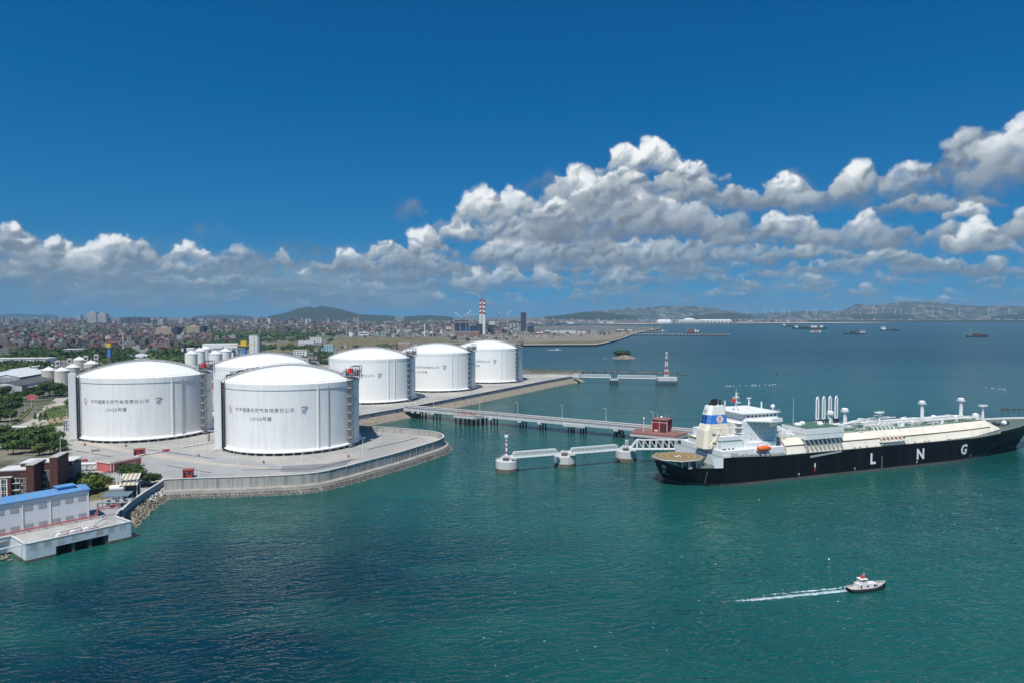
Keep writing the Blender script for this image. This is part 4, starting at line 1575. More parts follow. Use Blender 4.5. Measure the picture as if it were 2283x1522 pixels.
for y0 in (-5.6, -4.1):
    xa, xb = fun_at(36)[0] - .05, fun_at(37.8)[0] - .05
    MB().add([(xa, y0, 36), (xa, y0 + .9, 36), (xb, y0 + .9, 37.8), (xb, y0, 37.8)], [(3, 2, 1, 0)]).build('louvre', RUSTY, fun)


def disc(r0, r1, m, n=20, a0=0, a1=360, sy=1.0, dy=0.0):
    vs, fs = [], []
    for i in range(n + 1):
        a = math.radians(a0 + (a1 - a0) * i / n)
        for r in (r0, r1):
            zl = 32.8 + r * math.sin(a) * sy + dy
            vs.append((48.6 + r * math.cos(a), fun_at(zl)[2] - .06 - .02 * (r1 < 1.2), zl))
        if i < n:
            fs.append((2 * i, 2 * i + 1, 2 * i + 3, 2 * i + 2))
    MB().add(vs, fs).build('funnel_emblem', m, fun)


disc(0.01, 2.1, mat('emblem_white', (.8, .8, .8), .6, .02, 1.))
disc(1.35, 1.8, mat('emblem_bright_red', (.6, .05, .05), .6, .05, 1.), a0=20, a1=160)
disc(1.35, 1.8, MATS['emblem_bright_red'], a0=200, a1=340)
disc(0.35, 1.1, MATS['emblem_bright_red'], a0=15, a1=165, sy=.8)
disc(0.3, 1.0, MATS['emblem_bright_red'], a0=195, a1=345, sy=.8)
# helideck on posts
cx_, cy_, R_ = 25.0, -5.0, 12.4
oc = [(cx_ + R_ * 1.08 * math.cos(math.radians(22.5 + 45 * i)), cy_ + R_ * math.sin(math.radians(22.5 + 45 * i))) for i in range(8)]
hd = MB().prism(oc, 13.6, 14.0).build('helideck', SHIPW, ship)
MB().prism([(cx_ + (p[0] - cx_) * .985, cy_ + (p[1] - cy_) * .985) for p in oc], 14.0, 14.02).build('landing_surface', HELI, hd)


def ring(r0, r1, z, m, name, n=28):
    vs, fs = [], []
    for i in range(n):
        a = 2 * math.pi * i / n
        vs += [(cx_ + r0 * math.cos(a), cy_ + r0 * math.sin(a), z), (cx_ + r1 * math.cos(a), cy_ + r1 * math.sin(a), z)]
        j = (i + 1) % n
        fs.append((2 * i, 2 * i + 1, 2 * j + 1, 2 * j))
    MB().add(vs, fs).build(name, m, hd)


ring(8.6, 9.5, 14.03, mat('helideck_pale_ring', (.34, .26, .11), .7, .1, .5), 'outer_ring')
ring(3.9, 6.2, 14.03, mat('helideck_orange_ring', (.27, .14, .06), .7, .1, .5), 'inner_ring')
ring(5.6, 6.2, 14.04, mat('helideck_yellow_ring', (.42, .30, .10), .7, .1, .5), 'aiming_circle')
mb = MB()
for x0, x1, y0, y1 in ((-1.5, -.9, -1.7, 1.7), (.9, 1.5, -1.7, 1.7), (-.9, .9, -.3, .3)):
    mb.box(cx_ + x0, cx_ + x1, cy_ + y0, cy_ + y1, 14.02, 14.05)
mb.build('landing_mark', MATS['emblem_white'], hd)
for p in oc + [((oc[i][0] + oc[i - 1][0]) / 2, (oc[i][1] + oc[i - 1][1]) / 2) for i in range(8)]:
    q = (cx_ + (p[0] - cx_) * .9, cy_ + (p[1] - cy_) * .9)
    if q[0] < 22:
        bq = (23.0, q[1] * .8)
    else:
        bq = q
    MB().tube((*bq, 9.6), (*q, 13.6), .42, 6).build('helideck_post', SHIPW, hd)
mb = MB()
for i in range(8):
    a, b = oc[i], oc[i - 1]
    A_, B_ = [(cx_ + (p[0] - cx_) * 1.1, cy_ + (p[1] - cy_) * 1.1, 13.75) for p in (a, b)]
    mb.add([(*a, 13.7), (*b, 13.7), B_, A_], [(0, 1, 2, 3), (3, 2, 1, 0)])
mb.build('safety_net', mat('net_grey', (.30, .28, .2), .9, .3, 3.), hd)
# lifeboat in its davit
lb = MB()
n = 10
secs = []
for i in range(n + 1):
    t = i / n
    r = 1.5 * math.sin(math.pi * (0.08 + 0.84 * t)) ** .45
    secs.append([(64.5 + 8.2 * t, -19.6 + r * math.cos(a) * .95, 17.6 + r * .95 * math.sin(a) + (.25 if math.sin(a) > 0 else 0)) for a in [2 * math.pi * k / 10 for k in range(10)]])
vs = [p for s_ in secs for p in s_]
fs = [(i * 10 + k, i * 10 + (k + 1) % 10, (i + 1) * 10 + (k + 1) % 10, (i + 1) * 10 + k) for i in range(n) for k in range(10)] + [tuple(range(10)), tuple(range(n * 10, n * 10 + 10))]
boat_l = lb.add(vs, fs).build('lifeboat', ORANGE, ship, True)
for x in (65.3, 71.8):
    mb = MB()
    mb.path([(x, -18.2, 14), (x, -18.2, 19.6), (x, -20.2, 20.4)], .28, 6)
    mb.tube((x - 2.5, -18.2, 14), (x, -18.2, 18), .2, 5)
    mb.build('davit', SHIPW, boat_l)
# free-fall style crane boom across the funnel front
mb = MB()
mb.path([(39.5, -12.5, 19.5), (47, -11.3, 27.3), (57.5, -12.8, 21.5)], .35, 6)
mb.tube((42, -11.2, 28.4), (62, -13.2, 28.2), .35, 6)
mb.build('provision_crane', CREAM, ship)
# lettering on the side
for ch, x in (('L', 143.2), ('N', 180.3), ('G', 217.2)):
    vs, fs = text_verts(ch, 8.4, .30)
    zc = 6.9
    out = []
    for a, b, _ in vs:
        out.append((x + a, side_y(x + a, zc + b) - .14, zc + b))
    MB().add(out, fs).build('letter', MATS['emblem_white'], ship)
for x in (90.5, 130.0, 177.5, 225.0):
    vs, fs = text_verts('T', 1.8, .06)
    out = [(x + a, side_y(x + a, 2.4 + b) - .1, 2.4 + b) for a, b, _ in vs]
    MB().add(out, fs).build('tug_mark', MATS['emblem_white'], ship)
for z0, z1, m in ((5.6, 7.8, MATS['emblem_white']), (3.4, 5.6, mat('mark_red', (.5, .06, .04), .6, .1, 1.))):
    MB().add([(101, -21.58, z0), (101.9, -21.58, z0), (101.9, -21.58, z1), (101, -21.58, z1)], [(0, 1, 2, 3)]).build('pilot_mark', m, ship)
for body, size, z in (('闽榕', 2.0, 7.6), ('香港', 1.3, 5.4), ('HONG KONG', .8, 4.2)):
    vs, fs = text_verts(body, size, .04, 1.3)
    out = [(20.0 + .25 * max(0, 1 - (z + b) / 6.0) * 10 - .08, -a, z + b) for a, b, _ in vs]
    MB().add(out, fs).build('stern_lettering', MATS['emblem_white'], ship)
MB().hexa([(98, -21.9, 11.0), (120, -21.9, 12.6), (120, -21.5, 12.6), (98, -21.5, 11.0), (98, -21.9, 12.0), (120, -21.9, 13.4), (120, -21.5, 13.4), (98, -21.5, 12.0)]).build('gangway', GREYM, ship)

# draught marks near bow and stern
for x in (33.5, 150, 246):
    mb = MB()
    for k in range(7):
        z = 1.6 + k * 1.0
        y = hull_point(x, z, -1)[1] - .1
        xx = hull_point(x, z, -1)[0]
        mb.add([(xx, y, z), (xx + .45, y, z), (xx + .45, y, z + .35), (xx, y, z + .35)], [(0, 1, 2, 3)])
    mb.build('draught_marks', MATS['emblem_white'], ship)['kind'] = 'stuff'

# ------------------------------------------------------------------ jetty
JO = Vector((-88, 582, 0))
JA = math.radians(-30)
CAPW = mat('jetty_concrete', (0.52, 0.53, 0.54), 0.8, 0.08, 0.2, dirt=((0.33, 0.33, 0.32), 0.5, 0.4))
DECKC = mat('jetty_deck', (0.33, 0.32, 0.31), 0.9, 0.12, 0.2)
DECKR = mat('red_deck_paint', (0.24, 0.11, 0.09), 0.8, 0.15, 0.3)
jet = thing('jetty', 'long concrete jetty on black piles carrying pipes out to the gas carrier', 'jetty', JO, JA)
MB().box(-6, 286, 0, 11, 7.2, 8.0).build('deck', DECKC, jet)
for y0, nm in ((-.35, 'edge_beam'), (10.9, 'edge_beam')):
    MB().box(-6, 286, y0, y0 + .45, 6.2, 8.35).build(nm, CAPW, jet)
pile_me = MB().cyl(0, 0, -3, 6.0, .62, .62, 10).build('pile', PILE, data_only=True)
for x, kind in ((4, 2), (10, 2), (25, 1), (82, 1), (108.5, 1), (126, 1), (150, 3), (160, 3), (188, 4), (258, 1), (278, 1)):
    w = 1.6 if kind != 3 else 2.6
    MB().box(x - w, x + w, -.9, 11.9, 4.9, 7.2).build('pile_cap', CAPW, jet)
    for y in (.8, 5.5, 10.2):
        if kind == 4:
            for s in (-1, 1):
                MB().tube((x + s * 3.2, y, -3), (x + s * .6, y, 5), .6, 10).build('pile', PILE, jet)
        else:
            o = link('pile', pile_me, jet)
            o.location = (x, y, 0)
MB().box(146, 164, -1.0, 12, 5.3, 7.25).build('pile_cap', CAPW, jet)


def side_platform(x0, x1, y0, deck_m):
    MB().prism([(x0, 0), (x0 + 3, y0), (x1 - 3, y0), (x1, 0)], 7.3, 8.25).build('side_platform', deck_m, jet)
    MB().prism([(x0 - .3, .1), (x0 + 2.8, y0 - .4), (x1 - 2.8, y0 - .4), (x1 + .3, .1)], 5.9, 7.3).build('platform_beam', CAPW, jet)


side_platform(50, 76, -9.5, DECKC)
for x in (54, 59, 63.5, 67.5, 72):
    for y in (-8.2, -2, 5, 10):
        o = link('pile', pile_me, jet)
        o.location = (x, y, 0)
side_platform(203, 240, -19.5, DECKR)
for x in (209, 214, 220, 226, 232, 236):
    for y in (-16, -7, 3, 10):
        MB().tube((x + rng.choice((-2.4, 2.4)), y, -3), (x, y, 6.0), .62, 8).build('pile', PILE, jet)
# pipes, cable trays and rails along the deck
for k, (y, z, r) in enumerate(((1.6, 9.3, .55), (3.0, 9.3, .5), (4.3, 9.2, .4), (2.3, 10.3, .35), (3.8, 10.3, .3))):
    MB().tube((-6, y, z), (284, y, z), r, 8).build('pipe', (GREYM, PALEPIPE, GREYM, RUSTY, PALEPIPE)[k], jet)
sup = MB().box(-.12, .12, .8, 5.0, 8.6, 8.8).box(-.12, .12, .8, 5.0, 9.85, 10.0).box(-.12, .12, .8, 1.0, 8, 10.6).box(-.12, .12, 4.8, 5.0, 8, 10.6).build('pipe_support', GREYM, data_only=True)
for i in range(48):
    o = link('pipe_support', sup, jet)
    o.location = (-4 + i * 6, 0, 0)
mb = MB()
for y in (.1, 10.9):
    for i in range(98):
        x = -6 + i * 3
        mb.tube((x, y, 8.3), (x, y, 9.5), .05, 4)
    for z in (8.9, 9.5):
        mb.tube((-6, y, z), (285, y, z), .045, 4)
mb.build('railing', GREYM, jet)
mb = MB()
for k in range(40):
    x, y = rng.uniform(54, 72), rng.uniform(-8, -1)
    mb.tube((x, y, 8.2), (x, y, 9.4 + rng.random() * 1.4), .12, 4)
    mb.tube((x, y, 9.2), (x + rng.uniform(-3, 3), y, 9.2), .1, 4)
o = mb.build('valve_station', mat('valve_red', (.33, .10, .09), .6, .2, 1.), jet)
o['kind'] = 'stuff'
mb = MB()
for x0, x1, y0, y1 in ((53, 73, -9.3, -9.3), (206, 237, -19.2, -19.2)):
    for i in range(int((x1 - x0) / 2) + 1):
        mb.tube((x0 + 2 * i, y0, 8.25), (x0 + 2 * i, y0, 9.4), .05, 4)
    mb.tube((x0, y0, 9.4), (x1, y0, 9.4), .05, 4)
mb.build('platform_railing', RUSTY, jet)


def lamp_post(loc, h, label, rz=0.0, arm=1.6, group='lamp posts along the jetty'):
    t = thing('lamp_post', label, 'lamp post', loc, rz, group)
    MB().cyl(0, 0, 0, h, .16, .09, 6).build('pole', WPAINT, t)
    mb = MB()
    mb.tube((0, 0, h - .05), (arm, 0, h + .25), .07, 5)
    mb.box(arm - .1, arm + .7, -.18, .18, h + .15, h + .32)
    mb.build('lamp_arm', WPAINT, t)
    return t


ca, sa = math.cos(JA), math.sin(JA)


def jl(x, y, z):
    return Vector((JO.x + x * ca - y * sa, JO.y + x * sa + y * ca, z))


for x, lb in ((65, 'lamp post by the red valve platform on the jetty'), (101, 'second lamp post out along the jetty, past the valve platform'), (140, 'lamp post midway along the jetty'), (176, 'lamp post on the jetty before the red control room'), (212, 'lamp post beside the red control room on the jetty')):
    lamp_post(jl(x, 10.4, 8.0), 11.0, lb, JA + math.pi)
# red control room
cr = thing('control_room', 'dark red flat roofed control room with white corner bands on the jetty', 'building', jl(217, -8, 8.25), JA)
MB().box(0, 11, 0, 11, 0, 8.2).build('wall', mat('dark_red_wall', (.20, .02, .025), .65, .1, .4), cr)
MB().box(-.4, 11.4, -.4, 11.4, 8.2, 8.7).build('roof', DECKR, cr)
mb = MB()
for x in (0, 10.6):
    mb.box(x - .06, x + .46, -.06, .4, 0, 8.2)
mb.box(-.06, .4, 10.6, 11.06, 0, 8.2)
mb.box(-.05, 11.05, -.05, 0, 6.5, 6.9)
mb.box(-.05, 0, 0, 11, 6.5, 6.9)
mb.box(5.3, 5.7, -.06, 0, 0, 8.2)
mb.build('white_trim', mat('pink_trim', (.62, .42, .40), .7, .05, .5), cr)
for x0 in (6.5, 8.6):
    MB().box(x0, x0 + 1.5, -.08, -.02, .2, 5.6).build('door', DARKM, cr)
MB().box(2.0, 4.4, -.09, -.02, .5, 1.5).build('notice_board', WPAINT, cr)
mb = MB()
mb.cyl(2.5, 5, 8.7, 13, .12, .05, 5)
mb.cyl(7.5, 7, 8.7, 11.5, .1, .05, 5)
mb.ball((5, 6, 9.4), .9, 8, 5)
mb.build('roof_aerial', WPAINT, cr)
b = thing('beacon_post', 'white beacon post with a ball top beside the red control room', 'beacon', jl(212.5, -11, 8.25))
MB().cyl(0, 0, 0, 8.5, .25, .2, 6).build('post', WPAINT, b)
MB().ball((0, 0, 9.0), .75, 8, 6).build('lantern', WPAINT, b, True)

# loading platform behind the ship with its four arms
lp = thing('loading_platform', 'concrete loading platform between jetty end and gas carrier', 'platform', SHIP_O, SHIP_HDG)
MB().box(116, 194, 29, 55, 6.6, 8.2).build('deck', CAPW, lp)
for i in range(8):
    for j in range(3):
        o = link('pile', pile_me, lp)
        o.location = (120 + i * 10, 32 + j * 10, .6)
ARM_G = 'loading arms on the platform'
names = ['white loading arm nearest the bridge of the gas carrier', 'second loading arm from the bridge of the gas carrier', 'third loading arm from the bridge of the gas carrier', 'loading arm farthest from the bridge of the gas carrier']


def sl(x, y, z):
    return SHIP_O + Vector((x * _c - y * _s, x * _s + y * _c, z))


for i in range(4):
    a = thing('marine_loader', names[i], 'loading arm', sl(159.5 + i * 5.3, 36, 8.2), SHIP_HDG, ARM_G)
    MB().cyl(0, 0, 0, 13, .75, .6, 10).build('riser', PALEPIPE, a)
    mb = MB()
    mb.path([(-.9, 0, 12), (-.9, 0, 25), (0, 0, 26.8), (.9, 0, 25), (.9, 0, 11), (2.2, 0, 9)], .52, 8)
    mb.build('arm_pipe', WPAINT, a)
    mb = MB()
    for z in range(12, 25):
        mb.tube((-.8, 0, z), (.8, 0, z + .9), .12, 4)
        mb.box(-.9, .9, -.1, .1, z, z + .15)
    mb.build('lattice', DARKM, a)
    MB().box(-1.6, 1.6, -.9, .9, 9.5, 12).build('counterweight', DARKM, a)
    mb = MB()
    mb.tube((0, 0, 8), (-1.6, -2, 3), .3, 6)
    mb.tube((0, 0, 6), (1.6, -1.5, 2), .3, 6)
    mb.tube((-2, 0, 10), (2.3, 0, 10.5), .25, 6)
    mb.build('hose', GREYM, a)

# ------------------------------------------------------------------ mooring dolphins and catwalks
TIDE = mat('weed_stained_concrete', (.14, .12, .09), .85, .3, .6)


def dolphin(px, py, r, label):
    c = at(px, py)
    t = thing('mooring_dolphin', label, 'dolphin', c, 0, 'round mooring dolphins')
    MB().lathe([(r * 1.01, -2), (r * 1.01, 2.1)], 32).build('tide_zone', TIDE, t, True)
    MB().lathe([(r, 2.0), (r, 6.2), (r - .4, 6.5), (.01, 6.5)], 32).build('drum', CONCL, t, 40)
    mb = MB()
    for i in range(28):
        a = 2 * math.pi * i / 28
        b_ = 2 * math.pi * (i + 1) / 28
        p, q = (r * .96 * math.cos(a), r * .96 * math.sin(a)), (r * .96 * math.cos(b_), r * .96 * math.sin(b_))
        mb.tube((*p, 6.4), (*p, 7.6), .05, 4)
        mb.tube((*p, 7.6), (*q, 7.6), .045, 4)
    mb.build('railing', GREYM, t)
    MB().box(-2.2, 1.2, -3.6, -2.0, 6.5, 7.8).build('mooring_hook', DARKM, t)
    mb = MB()
    mb.hexa([(-5, -1, 6.5), (-1, -1, 6.5), (-1, .6, 6.5), (-5, .6, 6.5), (-1.4, -1, 9.4), (-1, -1, 9.4), (-1, .6, 9.4), (-1.4, .6, 9.4)])
    mb.build('access_stair', CONCL, t)
    MB().box(-1.0, 3.4, -1.4, 1.6, 6.5, 8.6).build('plinth', CONCL, t)
    return t


d1 = dolphin(1130, 1048.8, 6.4, 'mooring dolphin carrying the banded beacon, farthest from the ship')
d2 = dolphin(1259.5, 1037.2, 6.3, 'middle mooring dolphin between the two small truss catwalks')
d3 = dolphin(1395, 1025.0, 6.3, 'mooring dolphin nearest the stern of the gas carrier')
mb = MB()
for x in (0, 1.4):
    for y in (0, 1.4):
        mb.tube((x, y, 6.5), (x, y, 12.0), .12, 4)
for z in (7.5, 9, 10.5, 12):
    mb.box(-.1, 1.5, -.1, 1.5, z, z + .15)
mb.build('lattice_post', WPAINT, d3)
bc = thing('harbour_beacon', 'slim white beacon tower with dark red bands on a round dolphin', 'beacon', d1.location + Vector((-.2, 1.0, 6.5)))
for i, (z0, z1) in enumerate(((0, 3.4), (3.4, 4.6), (4.6, 6.6), (6.6, 7.6), (7.6, 9.4), (9.4, 10.4), (10.4, 12.0))):
    MB().cyl(0, 0, z0, z1, .62 - .012 * z0, .62 - .012 * z1, 12).build('band', WPAINT if i % 2 == 0 else mat('beacon_red', (.28, .05, .06), .6, .1, .5), bc)
MB().lathe([(.7, 12), (1.1, 12.4), (1.1, 13.8), (.4, 14.0)], 12).build('gallery', WPAINT, bc, 40)
MB().cyl(0, 0, 14.0, 15.1, .3, .2, 8).build('lantern', DARKM, bc)


def truss(p, q, h, w, n, label, z, cham=0.0, th=.22):
    """Catwalk of two braced sides; cham is how far the top chord is set in at both ends."""
    p, q = Vector((p.x, p.y, z)), Vector((q.x, q.y, z))
    L = (q - p).length
    t = thing('truss_catwalk', label, 'footbridge', p, math.atan2(q.y - p.y, q.x - p.x), 'white truss catwalks')
    MB().box(0, L, -w / 2, w / 2, -.25, .05).build('walkway', WPAINT, t)
    bars = {}
    step = (L - 2 * cham) / n
    for s in (-1, 1):
        y = s * w / 2
        MB().box(0, L, y - th / 2, y + th / 2, -.55, -.1).build('bottom_chord', WPAINT, t)
        MB().box(cham, L - cham, y - th / 2, y + th / 2, h - .3, h).build('top_chord', WPAINT, t)
        for (x0, x1) in ((0, cham), (L, L - cham)):
            MB().tube((x0, y, -.2), (x1, y, h - .1), th * .6, 4).build('end_post', WPAINT, t)
        if 'v' not in bars:
            bars['v'] = MB().box(-th * .35, th * .35, -th * .35, th * .35, 0, h - .2).build('upright', WPAINT, data_only=True)
            bars['d'] = MB().tube((0, 0, h - .2), (step, 0, 0), th * .45, 4).build('diagonal', WPAINT, data_only=True)
        for i in range(n + 1):
            o = link('upright', bars['v'], t)
            o.location = (cham + i * step, y, 0)
            if i < n:
                o = link('diagonal', bars['d'], t)
                o.location = (cham + i * step, y, 0)
    for i in range(n + 1):
        MB().box(cham + i * step - .08, cham + i * step + .08, -w / 2, w / 2, h - .22, h - .06).build('cross_bar', WPAINT, t)
    return t


truss(Vector((-.5, 379.6, 0)), Vector((26.8, 390, 0)), 3.0, 2.0, 16, 'white truss catwalk from the banded beacon to the middle dolphin', 8.6, 2.0, .3)
truss(Vector((33.0, 391, 0)), Vector((63.5, 403, 0)), 3.0, 2.0, 16, 'white truss catwalk between the middle dolphin and the one by the ship', 8.6, 2.0, .3)
truss(Vector((70.5, 405, 0)), Vector((121, 405.5, 0)), 5.4, 2.8, 11, 'large white truss footbridge running behind the stern of the gas carrier', 8.6, 4.2, .5)
bd = thing('breasting_dolphin', 'concrete breasting dolphin on the far side of the gas carrier', 'dolphin', (122, 407, 0), SHIP_HDG)
MB().box(-4, 10, -4, 4, 5.6, 8.2).build('cap', CAPW, bd)
for x in (-2.5, 3, 8):
    for y in (-2.5, 2.5):
        o = link('pile', pile_me, bd)
        o.location = (x, y, 0)

# ------------------------------------------------------------------ far catwalk and signal tower
p0, p1 = at(1277, 839, 8.0), at(1362, 840.5, 8.0)
p2, p3 = at(1376, 841.3, 8.0), at(1464, 843, 8.0)
truss(p0, p1, 3.6, 2.4, 14, 'white truss catwalk starting from the tip of the far revetment', 8.2, 1.5, .4)
truss(p2, p3, 3.6, 2.4, 14, 'white truss catwalk reaching the red and white signal tower', 8.2, 1.5, .4)
bp = at(1368.5, 857.0)
bt = thing('bridge_pier', 'white capped pier on raking piles between the two far catwalks', 'pier', bp)
MB().box(-5, 5, -3, 3, 5.8, 7.9).build('cap', CAPW, bt)
for x in (-3.6, -1.2, 1.2, 3.6):
    for y in (-2, 2):
        MB().tube((x * 1.5, y * 1.3, -3), (x, y, 5.8), .5, 8).build('pile', PILE, bt)
sp = at(1485.5, 858.0)
pf_ = thing('signal_platform', 'white concrete platform on dense raking piles under the signal tower', 'platform', sp)
MB().prism([(-12, -7), (12, -7), (12.5, 0), (12, 7), (-12, 7), (-12.5, 0)], 6.0, 10.2).build('cap', CAPW, pf_)
for i in range(9):
    for y in (-6, 6):
        x = -11 + i * 2.75
        MB().tube((x * 1.08, y * 1.2, -3), (x, y, 6.0), .55, 8).build('pile', PILE, pf_)
mb = MB()
for i in range(10):
    mb.tube((-12 + i * 2.66, -7, 10.2), (-12 + i * 2.66, -7, 11.4), .09, 4)
mb.tube((-12, -7, 11.4), (12, -7, 11.4), .09, 4)
mb.build('railing', WPAINT, pf_)
st = thing('signal_tower', 'red and white lattice signal tower on the far platform', 'lattice tower', sp + Vector((0, 0, 10.2)))
HT = 29.5
RW = [WPAINT, mat('signal_red', (.42, .06, .05), .6, .1, .5)]
for lev in range(9):
    z0, z1 = HT * lev / 9, HT * (lev + 1) / 9
    w0, w1 = 1.9 * (1 - z0 / HT) + .55, 1.9 * (1 - z1 / HT) + .55
    mb = MB()
    c0 = [(-w0, -w0, z0), (w0, -w0, z0), (w0, w0, z0), (-w0, w0, z0)]
    c1 = [(-w1, -w1, z1), (w1, -w1, z1), (w1, w1, z1), (-w1, w1, z1)]
    for k in range(4):
        mb.tube(c0[k], c1[k], .2, 4)
        mb.tube(c0[k], c1[(k + 1) % 4], .11, 4)
        mb.tube(c0[(k + 1) % 4], c1[k], .11, 4)
        mb.tube(c1[k], c1[(k + 1) % 4], .11, 4)
    mb.build('lattice_section', RW[int(lev in (1, 3, 6))], st)
mb = MB()
mb.box(-1.6, 1.6, -1.6, 1.6, HT, HT + .3)
mb.cyl(0, 0, HT + .3, HT + 2.6, .7, .5, 8)
mb.build('lantern', WPAINT, st)

# ------------------------------------------------------------------ pump pier in the foreground
PZ = 5.5
PTOP = 6.6
A0 = at(59, 1254)
B0 = at(293, 1199.5)
pa = math.atan2(B0.y - A0.y, B0.x - A0.x)
PL = (B0 - A0).length
pier = thing('pump_pier', 'pale blue concrete pump pier with painted characters at the near shore', 'pier', A0, pa)
ca2, sa2 = math.cos(pa), math.sin(pa)


def pl(p):
    """world point to pier coordinates (x along the front, y inland)"""
    dx_, dy_ = p.x - A0.x, p.y - A0.y
    return (dx_ * ca2 + dy_ * sa2, -dx_ * sa2 + dy_ * ca2)


def pw(x, y, z=0.0):
    return Vector((A0.x + x * ca2 - y * sa2, A0.y + x * sa2 + y * ca2, z))


PBLUE = mat('pale_blue_wall', (0.62, 0.665, 0.70), 0.8, 0.05, 0.2, dirt=((0.36, 0.37, 0.37), .35, .5))
LEFTP = pl(at(26, 1194, PTOP))
c_in = pl(at(258, 1151, PTOP))       # top of the slanted return wall
g0, g1 = PL * .262, PL * .768        # opening under the deck
# front wall with the dark opening
MB().box(0, g0, 0, .5, .9, PTOP).build('front_wall', PBLUE, pier)
MB().box(g1, PL, 0, .5, .9, PTOP).build('front_wall', PBLUE, pier)
MB().box(g0, g1, 0, .5, 3.6, PTOP).build('front_wall', PBLUE, pier)
MB().box(0, g0, -.08, .5, -2, .9).build('tide_band', TIDE, pier)
MB().box(g1, PL, -.08, .5, -2, .9).build('tide_band', TIDE, pier)
MB().box(-.1, PL + .1, -.1, .7, PTOP, PTOP + .3).build('coping', CONCL, pier)
MB().prism([(0, .4), (PL, .4), (PL - .2, 7), (PL - 4, 14), (PL - 4, 40), (-45, 40), (-45, 4), LEFTP], 4.3, PZ).build('deck', CONC, pier)
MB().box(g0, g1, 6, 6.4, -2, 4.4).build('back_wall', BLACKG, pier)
for i in range(4):
    x = g0 + (g1 - g0) * (i / 3.0) * .96 + .2
    MB().box(x - .55, x + .55, .6, 5.5, -2, 3.7).build('pier_column', TIDE, pier)
# side returns
def wall_seg(a, b, z0, z1, m, name, th=.4):
    a, b = Vector((*a[:2], 0)), Vector((*b[:2], 0))
    d = (b - a).normalized()
    n_ = Vector((-d.y, d.x, 0)) * th / 2
    return MB().hexa([(*(a - n_)[:2], z0), (*(b - n_)[:2], z0), (*(b + n_)[:2], z0), (*(a + n_)[:2], z0), (*(a - n_)[:2], z1), (*(b - n_)[:2], z1), (*(b + n_)[:2], z1), (*(a + n_)[:2], z1)]).build(name, m, pier)


wall_seg((0, .25), LEFTP, .9, PTOP, PBLUE, 'side_wall')
wall_seg((0, .25), LEFTP, -2, .9, TIDE, 'tide_band', .5)
wall_seg(LEFTP, (-40, LEFTP[1] + 2), .9, PTOP, PBLUE, 'side_wall')
wall_seg(LEFTP, (-40, LEFTP[1] + 2), PTOP, PTOP + .3, CONCL, 'coping', .9)
wall_seg((0, .25), LEFTP, PTOP, PTOP + .3, CONCL, 'coping', .9)
wall_seg((PL, .25), c_in, -2, PTOP, PBLUE, 'side_wall')
wall_seg((PL, .25), c_in, PTOP, PTOP + .3, CONCL, 'coping', .9)
ci2 = pl(at(270, 1135, PTOP))
wall_seg(c_in, ci2, -1, PTOP + .8, PBLUE, 'side_wall')
# painted characters
GOLD = mat('faded_yellow_characters', (.50, .46, .35), .85, .15, 2.)
chars = '危险区域严禁航行'
xs_ = [.065, .19, .315, .44, .565, .68, .80, .915]
for chh, fx in zip(chars, xs_):
    vs, fs = text_verts(chh, 2.7, .05)
    MB().add([(PL * fx + a, -.03, 5.15 + b) for a, b, _ in vs], fs).build('character', GOLD, pier)

# pump house
h0 = pl(at(200, 1153, PZ))
HX = h0[0]
HY = h0[1]
hz = 17.1
ph_ = thing('pump_house', 'long white corrugated pump house with bright blue roof at the near shore', 'building', pw(HX, HY, PZ), pa)
CORR = mat('white_corrugated_sheet', (.80, .81, .80), .5, .04, .3, stripes=(0, .55, (.70, .71, .71), .3))
LN = 62.0
MB().box(-LN, 0, 0, 11, 0, hz - PZ).build('wall', CORR, ph_)
RBLUE = mat('blue_roof_sheet', (.12, .29, .54), .55, .16, .12, stripes=(0, .6, (.10, .25, .47), .2))
mb = MB()
ht = hz - PZ
mb.hexa([(-LN - .4, -.5, ht), (.4, -.5, ht), (.4, 11.4, ht), (-LN - .4, 11.4, ht), (-LN - .4, -.5, ht + .35), (.4, -.5, ht + .35), (.4, 5.5, ht + 1.3), (-LN - .4, 5.5, ht + 1.3)])
mb.hexa([(-LN - .4, 5.5, ht), (.4, 5.5, ht), (.4, 11.4, ht), (-LN - .4, 11.4, ht), (-LN - .4, 5.5, ht + 1.3), (.4, 5.5, ht + 1.3), (.4, 11.4, ht + .35), (-LN - .4, 11.4, ht + .35)])
rf = mb.build('roof', RBLUE, ph_)
for i in range(14):
    x = -4.2 * i - 3
    MB().hexa([(x - .12, -.52, ht + .3), (x + .12, -.52, ht + .3), (x + .12, 5.5, ht + 1.25), (x - .12, 5.5, ht + 1.25), (x - .12, -.52, ht + .42), (x + .12, -.52, ht + .42), (x + .12, 5.5, ht + 1.37), (x - .12, 5.5, ht + 1.37)]).build('roof_batten', RUSTY, rf)
MB().box(-10, -4, 3.2, 7.6, ht + .9, ht + 2.0).build('ridge_vent', RBLUE, rf)
MB().box(-10.4, -3.6, 2.9, 7.9, ht + 2.0, ht + 2.2).build('vent_roof', RBLUE, rf)
LOUV = mat('grey_louvre', (.46, .46, .45), .7, .06, .5, stripes=(2, .3, (.36, .36, .36), .4))
wm = MB().box(-1.25, 1.25, -.06, .02, -.95, .95).build('louvre_window', LOUV, data_only=True)
fm = MB().box(-1.4, 1.4, -.03, .01, -1.1, 1.1).build('frame', GREYM, data_only=True)
for i in range(13):
    for z in (1.3, 8.6):
        o = link('louvre_window', wm, ph_)
        o.location = (-2.6 - i * 4.55, -.02, z)
        f_ = link('frame', fm, o)
for i in range(7):
    MB().tube((-.35 - i * 9.1 + (-4.2 if i else 0), -.15, 0), (-.35 - i * 9.1 + (-4.2 if i else 0), -.15, ht), .12, 6).build('downpipe', WPAINT, ph_)
